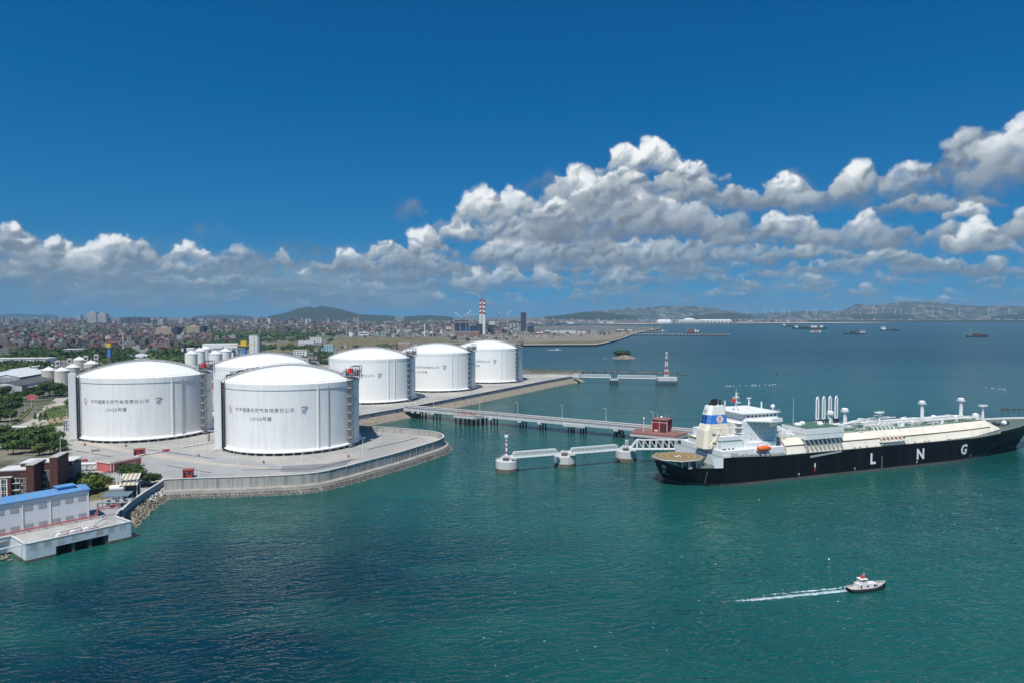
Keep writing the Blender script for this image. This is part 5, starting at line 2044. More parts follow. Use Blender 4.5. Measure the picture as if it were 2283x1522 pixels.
# pink fire main and grey pipes on the pier deck
FIRE = mat('faded_fire_main', (.46, .13, .13), .6, .1, .5)
p_ = thing('fire_main', 'faded red fire main running along the front of the pump house', 'pipe', pw(0, 0, 0), pa)
y_ = HY - 2.3
mb = MB()
mb.path([(HX - 60, y_, 6.6), (HX + 1.0, y_, 6.6), (HX + 2.2, y_, 6.6), (HX + 2.2, y_ + .3, 9.0), (HX + 4.0, y_ + 2.5, 9.0), (HX + 11.5, y_ + 1.5, 9.0)], .25, 8)
mb.build('pipe_run', FIRE, p_)
MB().path([(HX - 60, y_ - .9, 6.3), (HX + 1.4, y_ - .9, 6.3), (HX + 1.4, y_, 7.6), (HX + 3.0, y_ + 1.0, 8.2), (HX + 11.2, y_ + .6, 8.3)], .18, 8).build('pipe_run', FIRE, p_)
for i in range(12):
    MB().box(HX - 58 + i * 5.2, HX - 57.6 + i * 5.2, y_ - 1.2, y_ + .4, PZ, 6.3).build('pipe_stand', GREYM, p_)
wp = thing('water_pipe', 'pale grey cooling water pipes bending over the pump pit', 'pipe', pw(0, 0, 0), pa)
yq = 3.4
MB().path([(-14, yq - .3, 6.0), (PL * .24, yq, 6.0), (PL * .26, yq, 7.6), (PL * .55, yq + 1.6, 7.6), (PL * .56, yq, 6.2)], .26, 8).build('pipe_run', PALEPIPE, wp)
MB().path([(PL * .33, yq + 1.8, 7.6), (PL * .36, yq - .6, 6.0)], .26, 8).build('pipe_run', PALEPIPE, wp)
MB().path([(PL * .62, yq, 6.2), (PL * .74, yq + 4, 7.4), (PL * .84, yq + 6.8, 7.4)], .2, 8).build('pipe_run', GREYM, wp)
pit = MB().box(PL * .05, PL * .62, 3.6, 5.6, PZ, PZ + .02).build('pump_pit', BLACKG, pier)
SCR = mat('screen_red', (.22, .03, .03), .6, .2, .8)
for i, lb in enumerate(('traveling water screen nearest the left end of the pump pier', 'middle traveling water screen on the pump pier', 'traveling water screen nearest the rocks on the pump pier')):
    x0 = PL * (.30 + .13 * i)
    s_ = thing('water_screen', lb.replace('traveling', 'red and white'), 'pump screen', pw(x0, 1.6, PZ), pa, 'water screens on the pump pier')
    MB().hexa([(-1.0, -.6, 0), (.5, -.6, 0), (.5, 1.2, 0), (-1.0, 1.2, 0), (-.3, -.6, 2.1), (.9, -.6, 2.1), (.9, 1.2, 2.1), (-.3, 1.2, 2.1)]).build('hood', WPAINT, s_)
    MB().box(.9, 4.2, -.5, 1.0, .25, 1.0).build('drum', SCR, s_)
    mb = MB()
    for k in range(5):
        mb.tube((.9 + k * .82, -.6, 0), (.9 + k * .82, -.6, 1.7), .07, 4)
        mb.tube((.9 + k * .82, 1.1, 0), (.9 + k * .82, 1.1, 1.7), .07, 4)
    for y in (-.6, 1.1):
        mb.tube((.9, y, 1.7), (4.2, y, 1.7), .07, 4)
    mb.build('frame', SCR, s_)
    MB().box(1.6, 2.8, .1, .8, 1.0, 1.7).build('motor', WPAINT, s_)
mb = MB()
for i in range(30):
    x = -12 + i * 1.6
    if x < PL * .8:
        mb.tube((x, HY - 3.8, PZ), (x, HY - 3.8, PZ + 1.1), .04, 4)
mb.tube((-12, HY - 3.8, PZ + 1.1), (PL * .8, HY - 3.8, PZ + 1.1), .04, 4)
mb.build('deck_railing', GREYM, pier)

# ---- wall and riprap between pier and sea wall
rw = thing('shore_wall', 'plain grey shore wall running from the pump pier to the sea wall', 'wall', at(282, 1132, 0))
line = [at(270, 1137, 7.4), at(290, 1118, 7.4), at(320, 1097, 7.4), at(352, 1077, 7.4), at(367, 1067, 7.4)]
LL = [Vector((p.x - rw.location.x, p.y - rw.location.y, 0)) for p in line]
ribbon(LL, [(-.3, 4.5), (-.3, 7.4), (.3, 7.4), (.45, 2.0)]).build('wall', mat('grey_wall', (.30, .335, .37), .8, .08, .2, dirt=((.18, .19, .2), .5, .4)), rw)
ribbon(LL, [(-.45, 7.4), (-.45, 7.65), (.5, 7.65), (.5, 7.35)]).build('coping', CONCL, rw)
STONE = mat('riprap_stone', (.24, .20, .155), .95, .45, .35, bump=.5, bscale=1.2)
rr_ = thing('riprap_slope', 'heap of brown riprap stones below the shore wall', 'rock slope', rw.location)
base_l = [Vector((p.x - rw.location.x, p.y - rw.location.y, 0)) for p in (at(288, 1152), at(305, 1175), at(352, 1128), at(385, 1108), at(400, 1105))]
top_l = [LL[0] + Vector((.8, -.8, 0)), LL[1] + Vector((.8, -.8, 0)), LL[2] + Vector((.8, -.8, 0)), LL[3] + Vector((.8, -.8, 0)), LL[4] + Vector((1.5, -.8, 0))]
mb = MB()
for i in range(4):
    mb.add([(*top_l[i][:2], 4.4), (*base_l[i][:2], -.6), (*base_l[i + 1][:2], -.6), (*top_l[i + 1][:2], 4.4)], [(0, 1, 2, 3)])
mb.build('slope', STONE, rr_)


def rock(mb, c, s, rg_):
    vs = []
    for i in range(6):
        a = 2 * math.pi * i / 6 + rg_.uniform(-.3, .3)
        r_ = s * rg_.uniform(.6, 1.0)
        vs.append((c[0] + r_ * math.cos(a), c[1] + r_ * math.sin(a), c[2] + rg_.uniform(-.15, .25) * s))
    vs.append((c[0] + rg_.uniform(-.2, .2) * s, c[1] + rg_.uniform(-.2, .2) * s, c[2] + s * rg_.uniform(.5, .9)))
    vs.append((c[0], c[1], c[2] - s * .6))
    mb.add(vs, [(i, (i + 1) % 6, 6) for i in range(6)] + [((i + 1) % 6, i, 7) for i in range(6)])


rgk = random.Random(8)
mb = MB()
mbw = MB()
for k in range(900):
    i = rgk.randrange(4)
    u, v = rgk.random(), rgk.random()
    p = top_l[i].lerp(top_l[i + 1], u).lerp(base_l[i].lerp(base_l[i + 1], u), v)
    rock(mbw if (v < .45 and i >= 2 and rgk.random() < .6) or (i == 3 and rgk.random() < .3) else mb, (p.x, p.y, 4.4 - 4.8 * v), rgk.uniform(.45, 1.05), rgk)
o = mb.build('stones', STONE, rr_)
o['kind'] = 'stuff'
o = mbw.build('pale_stones', mat('pale_stone', (.55, .54, .50), .9, .2, .6), rr_)
o['kind'] = 'stuff'
rr2 = thing('riprap_slope', 'small heap of wet rocks at the left foot of the pump pier', 'rock slope', at(10, 1242))
mb = MB()
for k in range(120):
    p = at(rgk.uniform(-60, 30), rgk.uniform(1225, 1250))
    rock(mb, (p.x - rr2.location.x, p.y - rr2.location.y, rgk.uniform(-.2, .6)), rgk.uniform(.4, .9), rgk)
mb.build('stones', STONE, rr2)['kind'] = 'stuff'

# ---- shed with slatted roof, equipment canopy and duct behind the wall
shp = at(292, 1108, G)
sh = thing('slatted_shed', 'open shed with two tiers of rusty slatted roof beside the shore wall', 'shed', shp, math.radians(12))
for x in (-3.2, 3.2):
    for y in (-2, 2):
        MB().box(x - .2, x + .2, y - .2, y + .2, 0, 9).build('post', GREYM, sh)
MB().box(-3.0, 3.0, 1.7, 1.9, 0, 7.5).build('back_panel', DARKM, sh)
SL = mat('rusty_slat', (.40, .31, .20), .8, .2, .6)
SLW = mat('pale_slat', (.62, .60, .54), .8, .1, .6)
for tier, (z0, y0, y1, z1) in enumerate(((8.6, -2.0, 2.6, 10.4), (6.4, -3.6, -.2, 7.8))):
    for k in range(9):
        x = -3.9 + k * .87
        MB().hexa([(x, y0, z0), (x + .74, y0, z0), (x + .74, y1, z1), (x, y1, z1), (x, y0, z0 + .14), (x + .74, y0, z0 + .14), (x + .74, y1, z1 + .14), (x, y1, z1 + .14)]).build('slat', SL if k % 2 else SLW, sh)
cn = thing('equipment_canopy', 'grey steel canopy over pumps behind the shore wall', 'canopy', at(262, 1128, G), math.radians(10))
MB().hexa([(-5.5, -3, 5.0), (5.5, -3, 5.0), (5.5, 3, 5.6), (-5.5, 3, 5.6), (-5.5, -3, 5.25), (5.5, -3, 5.25), (5.5, 3, 5.85), (-5.5, 3, 5.85)]).build('roof', mat('slate_blue_sheet', (.13, .19, .22), .6, .1, .4), cn)
for x in (-5, -1.7, 1.7, 5):
    for y in (-2.6, 2.6):
        MB().tube((x, y, 0), (x, y, 5.2), .14, 6).build('post', GREYM, cn)
for x in (-3.5, 0, 3.2):
    MB().lathe([(.9, 0), (.9, 2.2), (.5, 2.9), (.02, 3.1)], 12, x, 0).build('pump', GREYM, cn, 40)
mb = MB()
mb.path([(-6.5, -3.6, .3), (-6.5, -3.6, 2.8), (5.6, -4.2, 2.8), (5.6, -4.2, -1.2)], .34, 8)
mb.build('green_duct', mat('green_grey_duct', (.20, .27, .25), .6, .1, .5), cn)
hv = thing('white_cylinder_tank', 'small white horizontal tank with two vent pipes beside the slatted shed', 'tank', at(262, 1112, G), math.radians(10))
MB().tube((-3, 0, 5.2), (3, 0, 5.2), 1.3, 14).build('vessel', WPAINT, hv, 40)
for x in (-.2, 1.4):
    MB().cyl(x, .3, 6.2, 11.5, .28, .28, 8).build('vent_pipe', WPAINT, hv)
for x in (-2, 2):
    MB().box(x - .3, x + .3, -.9, .9, 0, 4.4).build('saddle', GREYM, hv)

# ------------------------------------------------------------------ trees
def leaf_mat(name, c):
    m = mat(name, c, .75, .35, .9, spec=.2)
    return m


LEAF = [leaf_mat('dark_green_leaves', (.040, .070, .020)), leaf_mat('mid_green_leaves', (.068, .110, .028)), leaf_mat('yellow_green_leaves', (.115, .145, .035))]
BARK = mat('bark', (.12, .09, .065), .9, .25, 2.)


def crown_mesh(seed, r, h, n, leaf, lobes=7, m=None):
    """Leaf clumps spread through several uneven lobes, with a dark ragged core."""
    rg_ = random.Random(seed)
    mb = MB()
    L = [(0, 0, 0, r * .72)]
    for i in range(lobes):
        a = 2 * math.pi * i / lobes + rg_.uniform(-.4, .4)
        d = r * rg_.uniform(.35, .62)
        L.append((d * math.cos(a), d * math.sin(a), rg_.uniform(-.25, .4) * h, r * rg_.uniform(.34, .52)))
    for (x, y, z, rr) in L:
        vs, fs = [], []
        for j in range(4):
            th = math.pi * (j + .5) / 4
            for k in range(6):
                a = 2 * math.pi * k / 6 + j * .5
                q = rr * rg_.uniform(.55, .85)
                vs.append((x + q * math.sin(th) * math.cos(a), y + q * math.sin(th) * math.sin(a), z + q * h / r * .9 * math.cos(th)))
        for j in range(3):
            for k in range(6):
                fs.append((j * 6 + k, j * 6 + (k + 1) % 6, j * 6 + 6 + (k + 1) % 6, j * 6 + 6 + k))
        fs += [tuple(range(6)), tuple(range(18, 24))]
        mb.add(vs, fs)
    for i in range(n):
        x, y, z, rr = L[rg_.randrange(len(L))]
        u = Vector((rg_.gauss(0, 1), rg_.gauss(0, 1), rg_.gauss(.15, 1))).normalized()
        q = rr * rg_.uniform(.75, 1.22)
        c = Vector((x + u.x * q, y + u.y * q, z + u.z * q * h / r))
        nr = (u + Vector((rg_.gauss(0, .6), rg_.gauss(0, .6), rg_.gauss(.3, .6)))).normalized()
        t1 = nr.orthogonal().normalized()
        t2 = nr.cross(t1)
        s = leaf * rg_.uniform(.6, 1.3)
        mb.add([c + t1 * s, c + t2 * s * .7, c - t1 * s * .9, c - t2 * s * .6], [(0, 1, 2, 3)])
    return mb.build('crown', m or LEAF[seed % 3], data_only=True)


def trunk_mesh(h, r, seed):
    rg_ = random.Random(seed)
    mb = MB()
    mb.tube((0, 0, 0), (.1, .05, h * .6), r, 6, r * .7)
    mb.tube((.1, .05, h * .6), (.2, .1, h), r * .7, 6, r * .4)
    for k in range(4):
        a = k * 1.6 + rg_.random()
        mb.tube((.1, .05, h * .55), (h * .35 * math.cos(a), h * .35 * math.sin(a), h * (.85 + .2 * rg_.random())), r * .45, 5, r * .2)
    return mb.build('trunk', BARK, data_only=True)


CROWNS = [crown_mesh(s, 4.6, 3.6, 420, .62, m=LEAF[(0, 1, 0, 2, 1)[s]]) for s in range(5)]
TRUNKS = [trunk_mesh(4.6, .28, s) for s in range(2)]


def tree(px, py, s, label, group, kind=None, z=None, name='broadleaf_tree'):
    p = at(px, py, (G - .6) if z is None else z)
    t = thing(name, label, 'tree', p, random.uniform(0, 6.28), group)
    s *= 1.18
    t.scale = (s, s, s * random.uniform(.85, 1.1))
    k = random.randrange(5) if kind is None else kind
    o = link('crown', CROWNS[k], t)
    o.location = (0, 0, 4.7)
    link('trunk', TRUNKS[k % 2], t)
    return t


GA = 'broadleaf trees in the grove beside tank 5'
for x, y, s, k in ((8, 1000, 1.25, 0), (30, 1012, 1.1, 1), (26, 990, 1.2, 2), (48, 1000, 1.3, 1), (56, 984, 1.1, 0), (70, 1008, 1.2, 2), (78, 992, 1.35, 1), (98, 1000, 1.2, 0), (104, 986, 1.15, 1), (120, 998, 1.25, 1), (131, 1006, 1.0, 0), (112, 1012, 1.0, 2), (88, 1014, .9, 3), (140, 1015, .6, 0), (6, 975, 1.0, 1), (22, 968, .8, 3)):
    tree(x, y, s, '%s %s tree in the grove behind the brick apartments, %s' % (('big', 'smaller')[s < 1.2], ('dark green', 'mid green', 'dark green', 'yellow green', 'mid green')[k], ('left end', 'middle', 'near tank 5')[(x > 40) + (x > 95)]), GA, k)
GB = 'broadleaf trees left of the access road'
for x, y, s, k in ((4, 912, 1.6, 1), (20, 905, 1.5, 0), (12, 930, 1.5, 0), (30, 922, 1.35, 2), (2, 940, 1.3, 0), (24, 940, 1.1, 1), (38, 904, 1.1, 1), (8, 890, 1.4, 0), (-20, 925, 1.6, 1), (48, 890, 1.1, 0), (62, 886, .9, 0)):
    tree(x, y, s, '%s %s tree left of the access road, %s' % (('big', 'smaller')[s < 1.3], ('dark green', 'mid green', 'dark green')[k], ('at the photo edge', 'next to the road verge')[x > 15]), GB, k)
GC = 'broadleaf trees below the warehouses'
for x, y, s, k in ((96, 884, 1.5, 0), (110, 882, 1.7, 1), (124, 882, 1.6, 0), (134, 885, 1.1, 2), (88, 888, 1.0, 0), (72, 876, .9, 0), (150, 879, 1.0, 0), (160, 880, .9, 0)):
    tree(x, y, s, '%s %s tree below the white warehouses, %s' % (('big', 'small')[s < 1.3], ('dark green', 'mid green', 'dark green')[k], ('left of the red billboard', 'left part of the row', 'towards the pipe tower of tank 5')[(x > 75) + (x > 115)]), GC, k)
GD = 'trees between pump house and red building'
for x, y, s, k in ((152, 1092, .9, 0), (166, 1088, .85, 1), (182, 1086, .8, 0), (196, 1090, .95, 2), (206, 1098, 1.0, 3), (196, 1104, .85, 1), (172, 1098, .8, 0), (212, 1082, .8, 0), (124, 1104, .8, 1), (110, 1108, .75, 0)):
    tree(x, y, s, '%s tree %s the blue roof, %s' % (('dark green', 'mid green', 'dark green', 'yellow green')[k], ('behind', 'beyond the end of')[x > 150], ('below the brick apartments', 'under the red gatehouse', 'below the faded red building')[(x > 140) + (x > 185)]), GD, k)
for x, y, s, k, lb in ((232, 1094, .8, 3, 'thin young tree standing alone on the dry grass by the slatted shed'), (288, 1082, 1.15, 0, 'round dark tree directly behind the slatted shed'), (304, 1084, 1.1, 1, 'broad tree right of the slatted shed roof'), (330, 1084, .75, 2, 'small tree beside the end of the sea wall'), (345, 1080, .7, 0, 'small dark tree at the corner of sea wall and shore wall')):
    tree(x, y, s, lb, 'trees behind the shore wall', k)
# garden on the roundabout: conifers, palms and low shrubs
CON = crown_mesh(50, 1.1, 2.6, 160, .3, 3, LEAF[0])
for x, y, i in ((78, 933, 0), (90, 933, 1), (102, 931, 2)):
    t = thing('conifer', ('conical conifer nearest the access road bend', 'middle conical conifer on the planted roundabout', 'conical conifer nearest the shrubs of the roundabout')[i], 'tree', at(x, y, G), i, 'conifers on the roundabout')
    mb = MB()
    for k in range(5):
        mb.cyl(0, 0, .5 + k * 1.0, 2.0 + k * 1.0, 1.6 - .3 * k, .15, 9)
    for k in range(160):
        zz_ = random.uniform(.6, 5.6)
        a = random.uniform(0, 6.28)
        r_ = (1.75 - .29 * zz_) * random.uniform(.8, 1.15)
        c = Vector((r_ * math.cos(a), r_ * math.sin(a), zz_))
        mb.add([c, c + Vector((.25, .1, -.35)), c + Vector((-.2, .25, -.3))], [(0, 1, 2)])
    mb.build('crown', LEAF[0], t)
    MB().cyl(0, 0, 0, .8, .15, .15, 6).build('trunk', BARK, t)
for x, y, i in ((107, 915, 0), (118, 912, 1), (148, 910, 2), (152, 906, 3)):
    t = thing('palm_tree', ('palm tree at the tip of the planted roundabout', 'second palm tree from the tip of the roundabout', 'palm tree near the pipe tower of tank 5', 'palm tree behind the others by the pipe tower of tank 5')[i], 'tree', at(x, y, G), i * 1.3, 'palms on the roundabout')
    MB().tube((0, 0, 0), (.2, 0, 6.5), .22, 6, .15).build('trunk', BARK, t)
    mb = MB()
    for k in range(13):
        a = k * 2.4
        d = Vector((math.cos(a), math.sin(a), 0))
        s_ = Vector((-d.y, d.x, 0)) * .35
        p0 = Vector((.2, 0, 6.5))
        pts = [p0, p0 + d * 1.0 + Vector((0, 0, .9 - (k % 3) * .3)), p0 + d * 2.0 + Vector((0, 0, .7 - (k % 3) * .5)), p0 + d * 2.9 + Vector((0, 0, -.4 - (k % 3) * .5))]
        for q0, q1 in zip(pts, pts[1:]):
            mb.add([q0 - s_, q0 + s_, q1 + s_ * .8, q1 - s_ * .8], [(0, 1, 2, 3)])
    mb.build('fronds', LEAF[1], t)
GRASS = mat('dry_lawn', (.17, .15, .06), .95, .35, .15, coords='World')
GRASS2 = mat('green_lawn', (.085, .115, .03), .95, .3, .15, coords='World')
EARTH = mat('bare_earth', (.33, .24, .14), .95, .2, .1, coords='World')
sheet('lawn', [(85, 935), (96, 915), (118, 905), (172, 898), (172, 925), (130, 936)], GRASS2, G + .02, 'planted roundabout lawn')
sheet('lawn', [(20, 950), (35, 925), (52, 915), (72, 905), (66, 918), (45, 935)], GRASS, G + .02, 'dry verge beside the access road')
sheet('lawn', [(74, 952), (130, 940), (160, 945), (75, 955)], GRASS2, G + .03, 'green verge in front of the roundabout')
sheet('lawn', [(196, 1116), (215, 1080), (262, 1072), (300, 1090), (270, 1104), (232, 1112)], GRASS, G + .02, 'dry grass behind the pump house')
sheet('lawn', [(112, 932), (172, 923), (172, 934), (100, 944)], EARTH, G + .035, 'bare earth verge by the roundabout')
mb = MB()
for k in range(150):
    p = at(random.uniform(85, 172), random.uniform(905, 938), G)
    s = random.uniform(.5, 1.3)
    rock(mb, (p.x, p.y, G + s * .3), s, rgk)
for k in range(160):
    u = random.random()
    p = at(22 + 52 * u, 950 - 46 * u + random.uniform(-2, 2), G)
    rock(mb, (p.x, p.y, G + .3), random.uniform(.4, .9), rgk)
for k in range(120):
    p = at(random.uniform(70, 140), random.uniform(940, 950), G)
    rock(mb, (p.x, p.y, G + .2), random.uniform(.4, .9), rgk)
tag(mb.build('shrubs', LEAF[1]), 'low clipped shrubs and hedges round the entrance', None, None, 'stuff')

# ------------------------------------------------------------------ buildings beside the yard
BRICK = mat('brown_brick', (.105, .042, .034), .85, .15, .8)
BRICKD = mat('dark_brick_pier', (.055, .028, .026), .85, .15, .8)


def apartment(px, py, w, d, h, label, group):
    p = at(px, py, G - .6)
    t = thing('brick_apartment', label, 'building', p, math.radians(14), group)
    MB().box(0, w, 0, d, 0, h).build('wall', BRICKD, t)
    MB().box(-.3, w * .38, -1.6, d * .5, 0, h - 2.4).build('bay', BRICK, t)
    MB().box(w * .62, w + .3, -1.2, d * .45, 0, h - 1.0).build('bay', BRICK, t)
    MB().box(w * .8, w + .2, -1.6, d + .3, 0, h + 2.6).build('stair_tower', BRICK, t)
    MB().box(w * .78, w + .4, -1.8, d + .5, h + 2.6, h + 2.9).build('tower_roof', CONC, t)
    MB().box(-1.0, w * .8, d * .12, d + .6, h, h + .35).build('roof', mat('pale_roof', (.58, .58, .55), .8, .1, .3), t)
    MB().box(-.5, w * .4, -1.8, d * .52, h - 2.4, h - 2.1).build('bay_roof', CONCL, t)
    MB().box(w * .1, w * .13, -1.75, -1.6, 0, h - 3).build('white_pilaster', WPAINT, t)
    MB().box(w * .26, w * .29, -1.75, -1.6, 0, h - 3).build('white_pilaster', WPAINT, t)
    for f_ in range(int((h - 2) / 3)):
        z = h - 5.0 - f_ * 3.0
        if z < 0:
            break
        for x0, ww in ((.02, 2.0), (w * .14, 1.8), (w * .42, 1.6), (w * .52, 1.5), (w * .66, 2.0), (w * .72, 1.6)):
            y = -1.63 if x0 < w * .38 else (-.04 if x0 < w * .6 else -1.24)
            win = MB().box(x0, x0 + ww, y, y + .03, z, z + 1.9).build('window', GLASS, t)
            MB().box(x0 - .15, x0 + ww + .15, y - .06, y, z + 1.9, z + 2.1).box(x0 - .15, x0 + ww + .15, y - .06, y, z - .2, z).box(x0 + ww / 2 - .06, x0 + ww / 2 + .06, y - .05, y, z, z + 1.9).build('frame', WPAINT, win)
        MB().box(w * .4, w * .6, -1.2, 0, z - .25, z - .05).build('balcony', CONCL, t)
    return t


apartment(48, 1118, 15, 11, 17, 'dark brown brick apartment block nearest the grey louvred building', 'brick apartment blocks')
apartment(-2, 1130, 14, 11, 15.5, 'dark brown brick apartment block at the left edge behind the pump house', 'brick apartment blocks')
lv_ = thing('louvred_building', 'grey building with horizontal louvres and white roof beside the brick apartments', 'building', at(108, 1098, G - .6), math.radians(12))
GREYB = mat('slate_grey_wall', (.105, .12, .13), .8, .1, .3)
MB().box(0, 10.5, 0, 10, 0, 13.5).build('wall', GREYB, lv_)
MB().box(-.4, 11, -.4, 10.4, 14.6, 15.0).build('roof', mat('white_membrane', (.62, .62, .58), .8, .08, .3), lv_)
for k in range(6):
    MB().box(.3 + k * 2, .6 + k * 2, 0, .3, 13.5, 14.6).build('parapet_post', WPAINT, lv_)
for k in range(14):
    MB().box(3, 10.2, -.35, -.02, 1.2 + k * .85, 1.6 + k * .85).build('louvre', GREYM, lv_)

pk0 = at(247.5, 1053, G)
pk1 = at(315, 1038.5, G)
pkl = at(207.5, 1050, G)
ang = math.atan2(pk1.y - pk0.y, pk1.x - pk0.x)
wid = (pk1 - pk0).length
pk = thing('substation_building', 'long faded red flat roofed building in the yard below tank 5', 'building', pk0, ang)
dep = (pkl - pk0).length
MB().box(0, wid, 0, dep, 0, 5.2).build('wall', PINKP, pk)
MB().box(-.3, wid + .3, -.3, dep + .3, 5.2, 5.45).build('roof', mat('roof_concrete', (.36, .34, .31), .9, .15, .2), pk)
mb = MB()
mb.box(-.32, wid + .32, -.34, -.3, 4.75, 5.5)
mb.box(-.36, -.32, -.3, dep + .3, 4.75, 5.5)
mb.box(-.06, .3, -.06, .3, 0, 4.8)
mb.build('white_band', mat('pale_pink_trim', (.68, .55, .52), .8, .05, .5), pk)
for x in (2.2, 8.5):
    MB().box(x, x + 1.6, -.07, -.01, .2, 3.0).build('door', GREYM, pk)
for k in range(5):
    ac = MB().box(wid * .45 + k * 1.9, wid * .45 + 1.3 + k * 1.9, -1.3, -.4, .2, 1.5).build('condenser_unit', WPAINT, pk)
MB().box(wid * .62, wid * .82, -.07, -.01, 1.6, 3.2).build('window_strip', GREYM, pk)
bw = thing('barrier_fence', 'low dark barrier along the front of the faded red building', 'fence', at(226, 1062, G), ang - .12)
MB().box(0, 16, 0, .3, .2, .6).build('kerb', WPAINT, bw)
for k in range(9):
    MB().box(k * 2 - .08, k * 2 + .08, .05, .2, .6, 2.2).build('post', DARKM, bw)
for z in (1.0, 1.5, 2.0):
    MB().box(0, 16, .1, .18, z, z + .25).build('rail', DARKM, bw)


def red_shed(px, py, w, d, h, rz, label):
    t = thing('red_shed', label, 'shed', at(px, py, G), rz, 'small red sheds in the yard')
    MB().box(-w / 2, w / 2, -d / 2, d / 2, 0, h).build('wall', REDP, t)
    MB().box(-w / 2 - .3, w / 2 + .3, -d / 2 - .3, d / 2 + .3, h, h + .25).build('roof', mat('red_roof', (.32, .06, .055), .7, .12, .4), t)
    MB().box(-w / 2 + .3, -w / 2 + 1.5, -d / 2 - .05, -d / 2, .2, h * .75).build('door', BLACKG, t)
    MB().box(.2, w / 2 - .4, -d / 2 - .05, -d / 2, h * .4, h * .8).build('window', GLASS, t)


red_shed(311, 1013, 5.5, 4.5, 3.4, .35, 'small dark red shed between the two near tanks')
red_shed(420, 1063, 4.4, 4, 4.0, .2, 'small bright red shed just inside the sea wall')
red_shed(158, 1040, 4.2, 4, 4.2, .3, 'small red gatehouse left of the faded red building')
sk = thing('pipe_skid', 'grey pipe skid between the red gatehouse and the faded red building', 'pipe rack', at(190, 1050, G), .2)
for k in range(4):
    MB().path([(-4 + k * 2.4, 0, 0), (-4 + k * 2.4, 0, 3.2), (-2.5 + k * 2.4, 2, 3.2)], .2, 6).build('pipe', GREYM if k % 2 else DARKM, sk)
MB().box(-5, 5, -.3, 2.6, 4.0, 4.2).build('roof', WPAINT, sk)
for x, y, lb in ((185, 1028, 'dark red hydrant cabinet on the paving left of tank 5'), (281, 994.5, 'red hydrant post at the foot of tank 5'), (369, 1005, 'low red hose rack between the two near tanks'), (443, 1016, 'red hydrant post left of tank 6'), (189, 992, 'red valve group by the pipe tower of tank 5'), (588, 1031, 'red hydrant post in front of tank 6'), (777, 1018, 'red hydrant post right of tank 6'), (213, 1005, 'rusty valve cluster on the paving below tank 5')):
    t = thing('hydrant', lb, 'hydrant', at(x, y, G), .3, 'red hydrants on the yard')
    w = 2.2 if 'cabinet' in lb or 'rack' in lb or 'cluster' in lb else .5
    m_ = REDP if 'rusty' not in lb else RUSTY
    MB().box(-w, w, -.45, .45, .15, 1.0 if w < 1 else 1.3).build('body', m_, t)
    MB().cyl(-w * .6, 0, 0, 1.7, .16, .16, 6).build('post', m_, t)
    MB().cyl(w * .6, 0, 0, 1.5, .16, .16, 6).build('post', m_, t)
# yard lamp posts
for x, y, h, lb in ((96, 957, 9, 'lamp post on the verge in front of the roundabout'), (135, 1020, 12, 'lamp post at the edge of the grove beside tank 5'), (23, 947, 8, 'lamp post on the dry verge nearest the left edge'), (41, 931, 8, 'second lamp post along the access road verge'), (56, 920, 8, 'third lamp post along the access road verge'), (70, 910, 8, 'lamp post at the top of the access road verge'), (201, 1027, 11, 'lamp post left of the faded red building'), (275, 1013, 10, 'lamp post in front of tank 5'), (254, 1070, 11, 'lamp post in front of the faded red building'), (332, 1070, 9, 'lamp post near the corner of the sea wall'), (431, 1016, 9, 'lamp post between tanks 5 and 6'), (443, 1062, 12, 'lamp post inside the sea wall below the pipe tower of tank 6'), (530, 1038, 10, 'lamp post on the service road in front of tank 6'), (673, 1026, 8, 'lamp post at the foot of tank 6'), (809, 1012, 10, 'lamp post right of tank 6'), (847, 988, 9, 'lamp post on the rounded end of the yard'), (149, 935, 9, 'lamp post on the bare earth by the roundabout'), (802, 912, 9, 'lamp post behind tank 6 above the revetment'), (949, 900, 9, 'lamp post on the parapet right of tank 3'), (967, 905, 10, 'lamp post at the root of the jetty'), (1080, 870, 9, 'lamp post on the far yard beside tank 2'), (1185, 850, 9, 'lamp post on the far yard beyond tank 1')):
    lamp_post(at(x, y, G), h, lb, random.uniform(0, 6), 1.2, 'lamp posts on the yard')
# footbridge of pipes left of tank 5
pr = thing('pipe_bridge', 'grey steel pipe bridge over the access road left of tank 5', 'pipe bridge', at(70, 968, G), math.radians(172))
for x in (0, 3.5, 22):
    for y in (-1.5, 1.5):
        MB().box(x - .2, x + .2, y - .2, y + .2, 0, 5.8).build('leg', GREYM, pr)
MB().box(-1, 40, -1.6, 1.6, 4.6, 4.9).build('deck', GREYM, pr)
for y in (-1.0, 0, 1.0):
    MB().tube((-1, y, 5.4), (40, y, 5.4), .3, 6).build('pipe', PALEPIPE, pr)
mb = MB()
for k in range(20):
    mb.tube((k * 2, -1.6, 4.9), (k * 2 + 1, -1.6, 6.2), .08, 4)
    mb.tube((k * 2 + 1, -1.6, 6.2), (k * 2 + 2, -1.6, 4.9), .08, 4)
mb.box(-1, 40, -1.65, -1.5, 6.1, 6.3)
mb.build('side_lattice', GREYM, pr)
pr2 = thing('pipe_bridge', 'dark blue steel pipe rack against the pipe tower of tank 5', 'pipe bridge', at(146, 958, G), math.radians(8))
DB = mat('dark_blue_steel', (.03, .05, .085), .6, .2, .5)
for x in (0, 4, 8, 12):
    for y in (-1.5, 1.5):
        MB().box(x - .18, x + .18, y - .18, y + .18, 0, 7.0).build('leg', DB, pr2)
for z in (3.4, 6.8):
    MB().box(-.5, 13, -1.7, 1.7, z, z + .3).build('tier', DB, pr2)
    for y in (-1.0, 0, 1.0):
        MB().tube((-.5, y, z + .6), (13, y, z + .6), .26, 6).build('pipe', PALEPIPE, pr2)
pr3 = thing('pipe_bridge', 'dark steel pipe rack between tank 5 and the pipe tower of tank 6', 'pipe bridge', at(466, 984, G), math.radians(8))
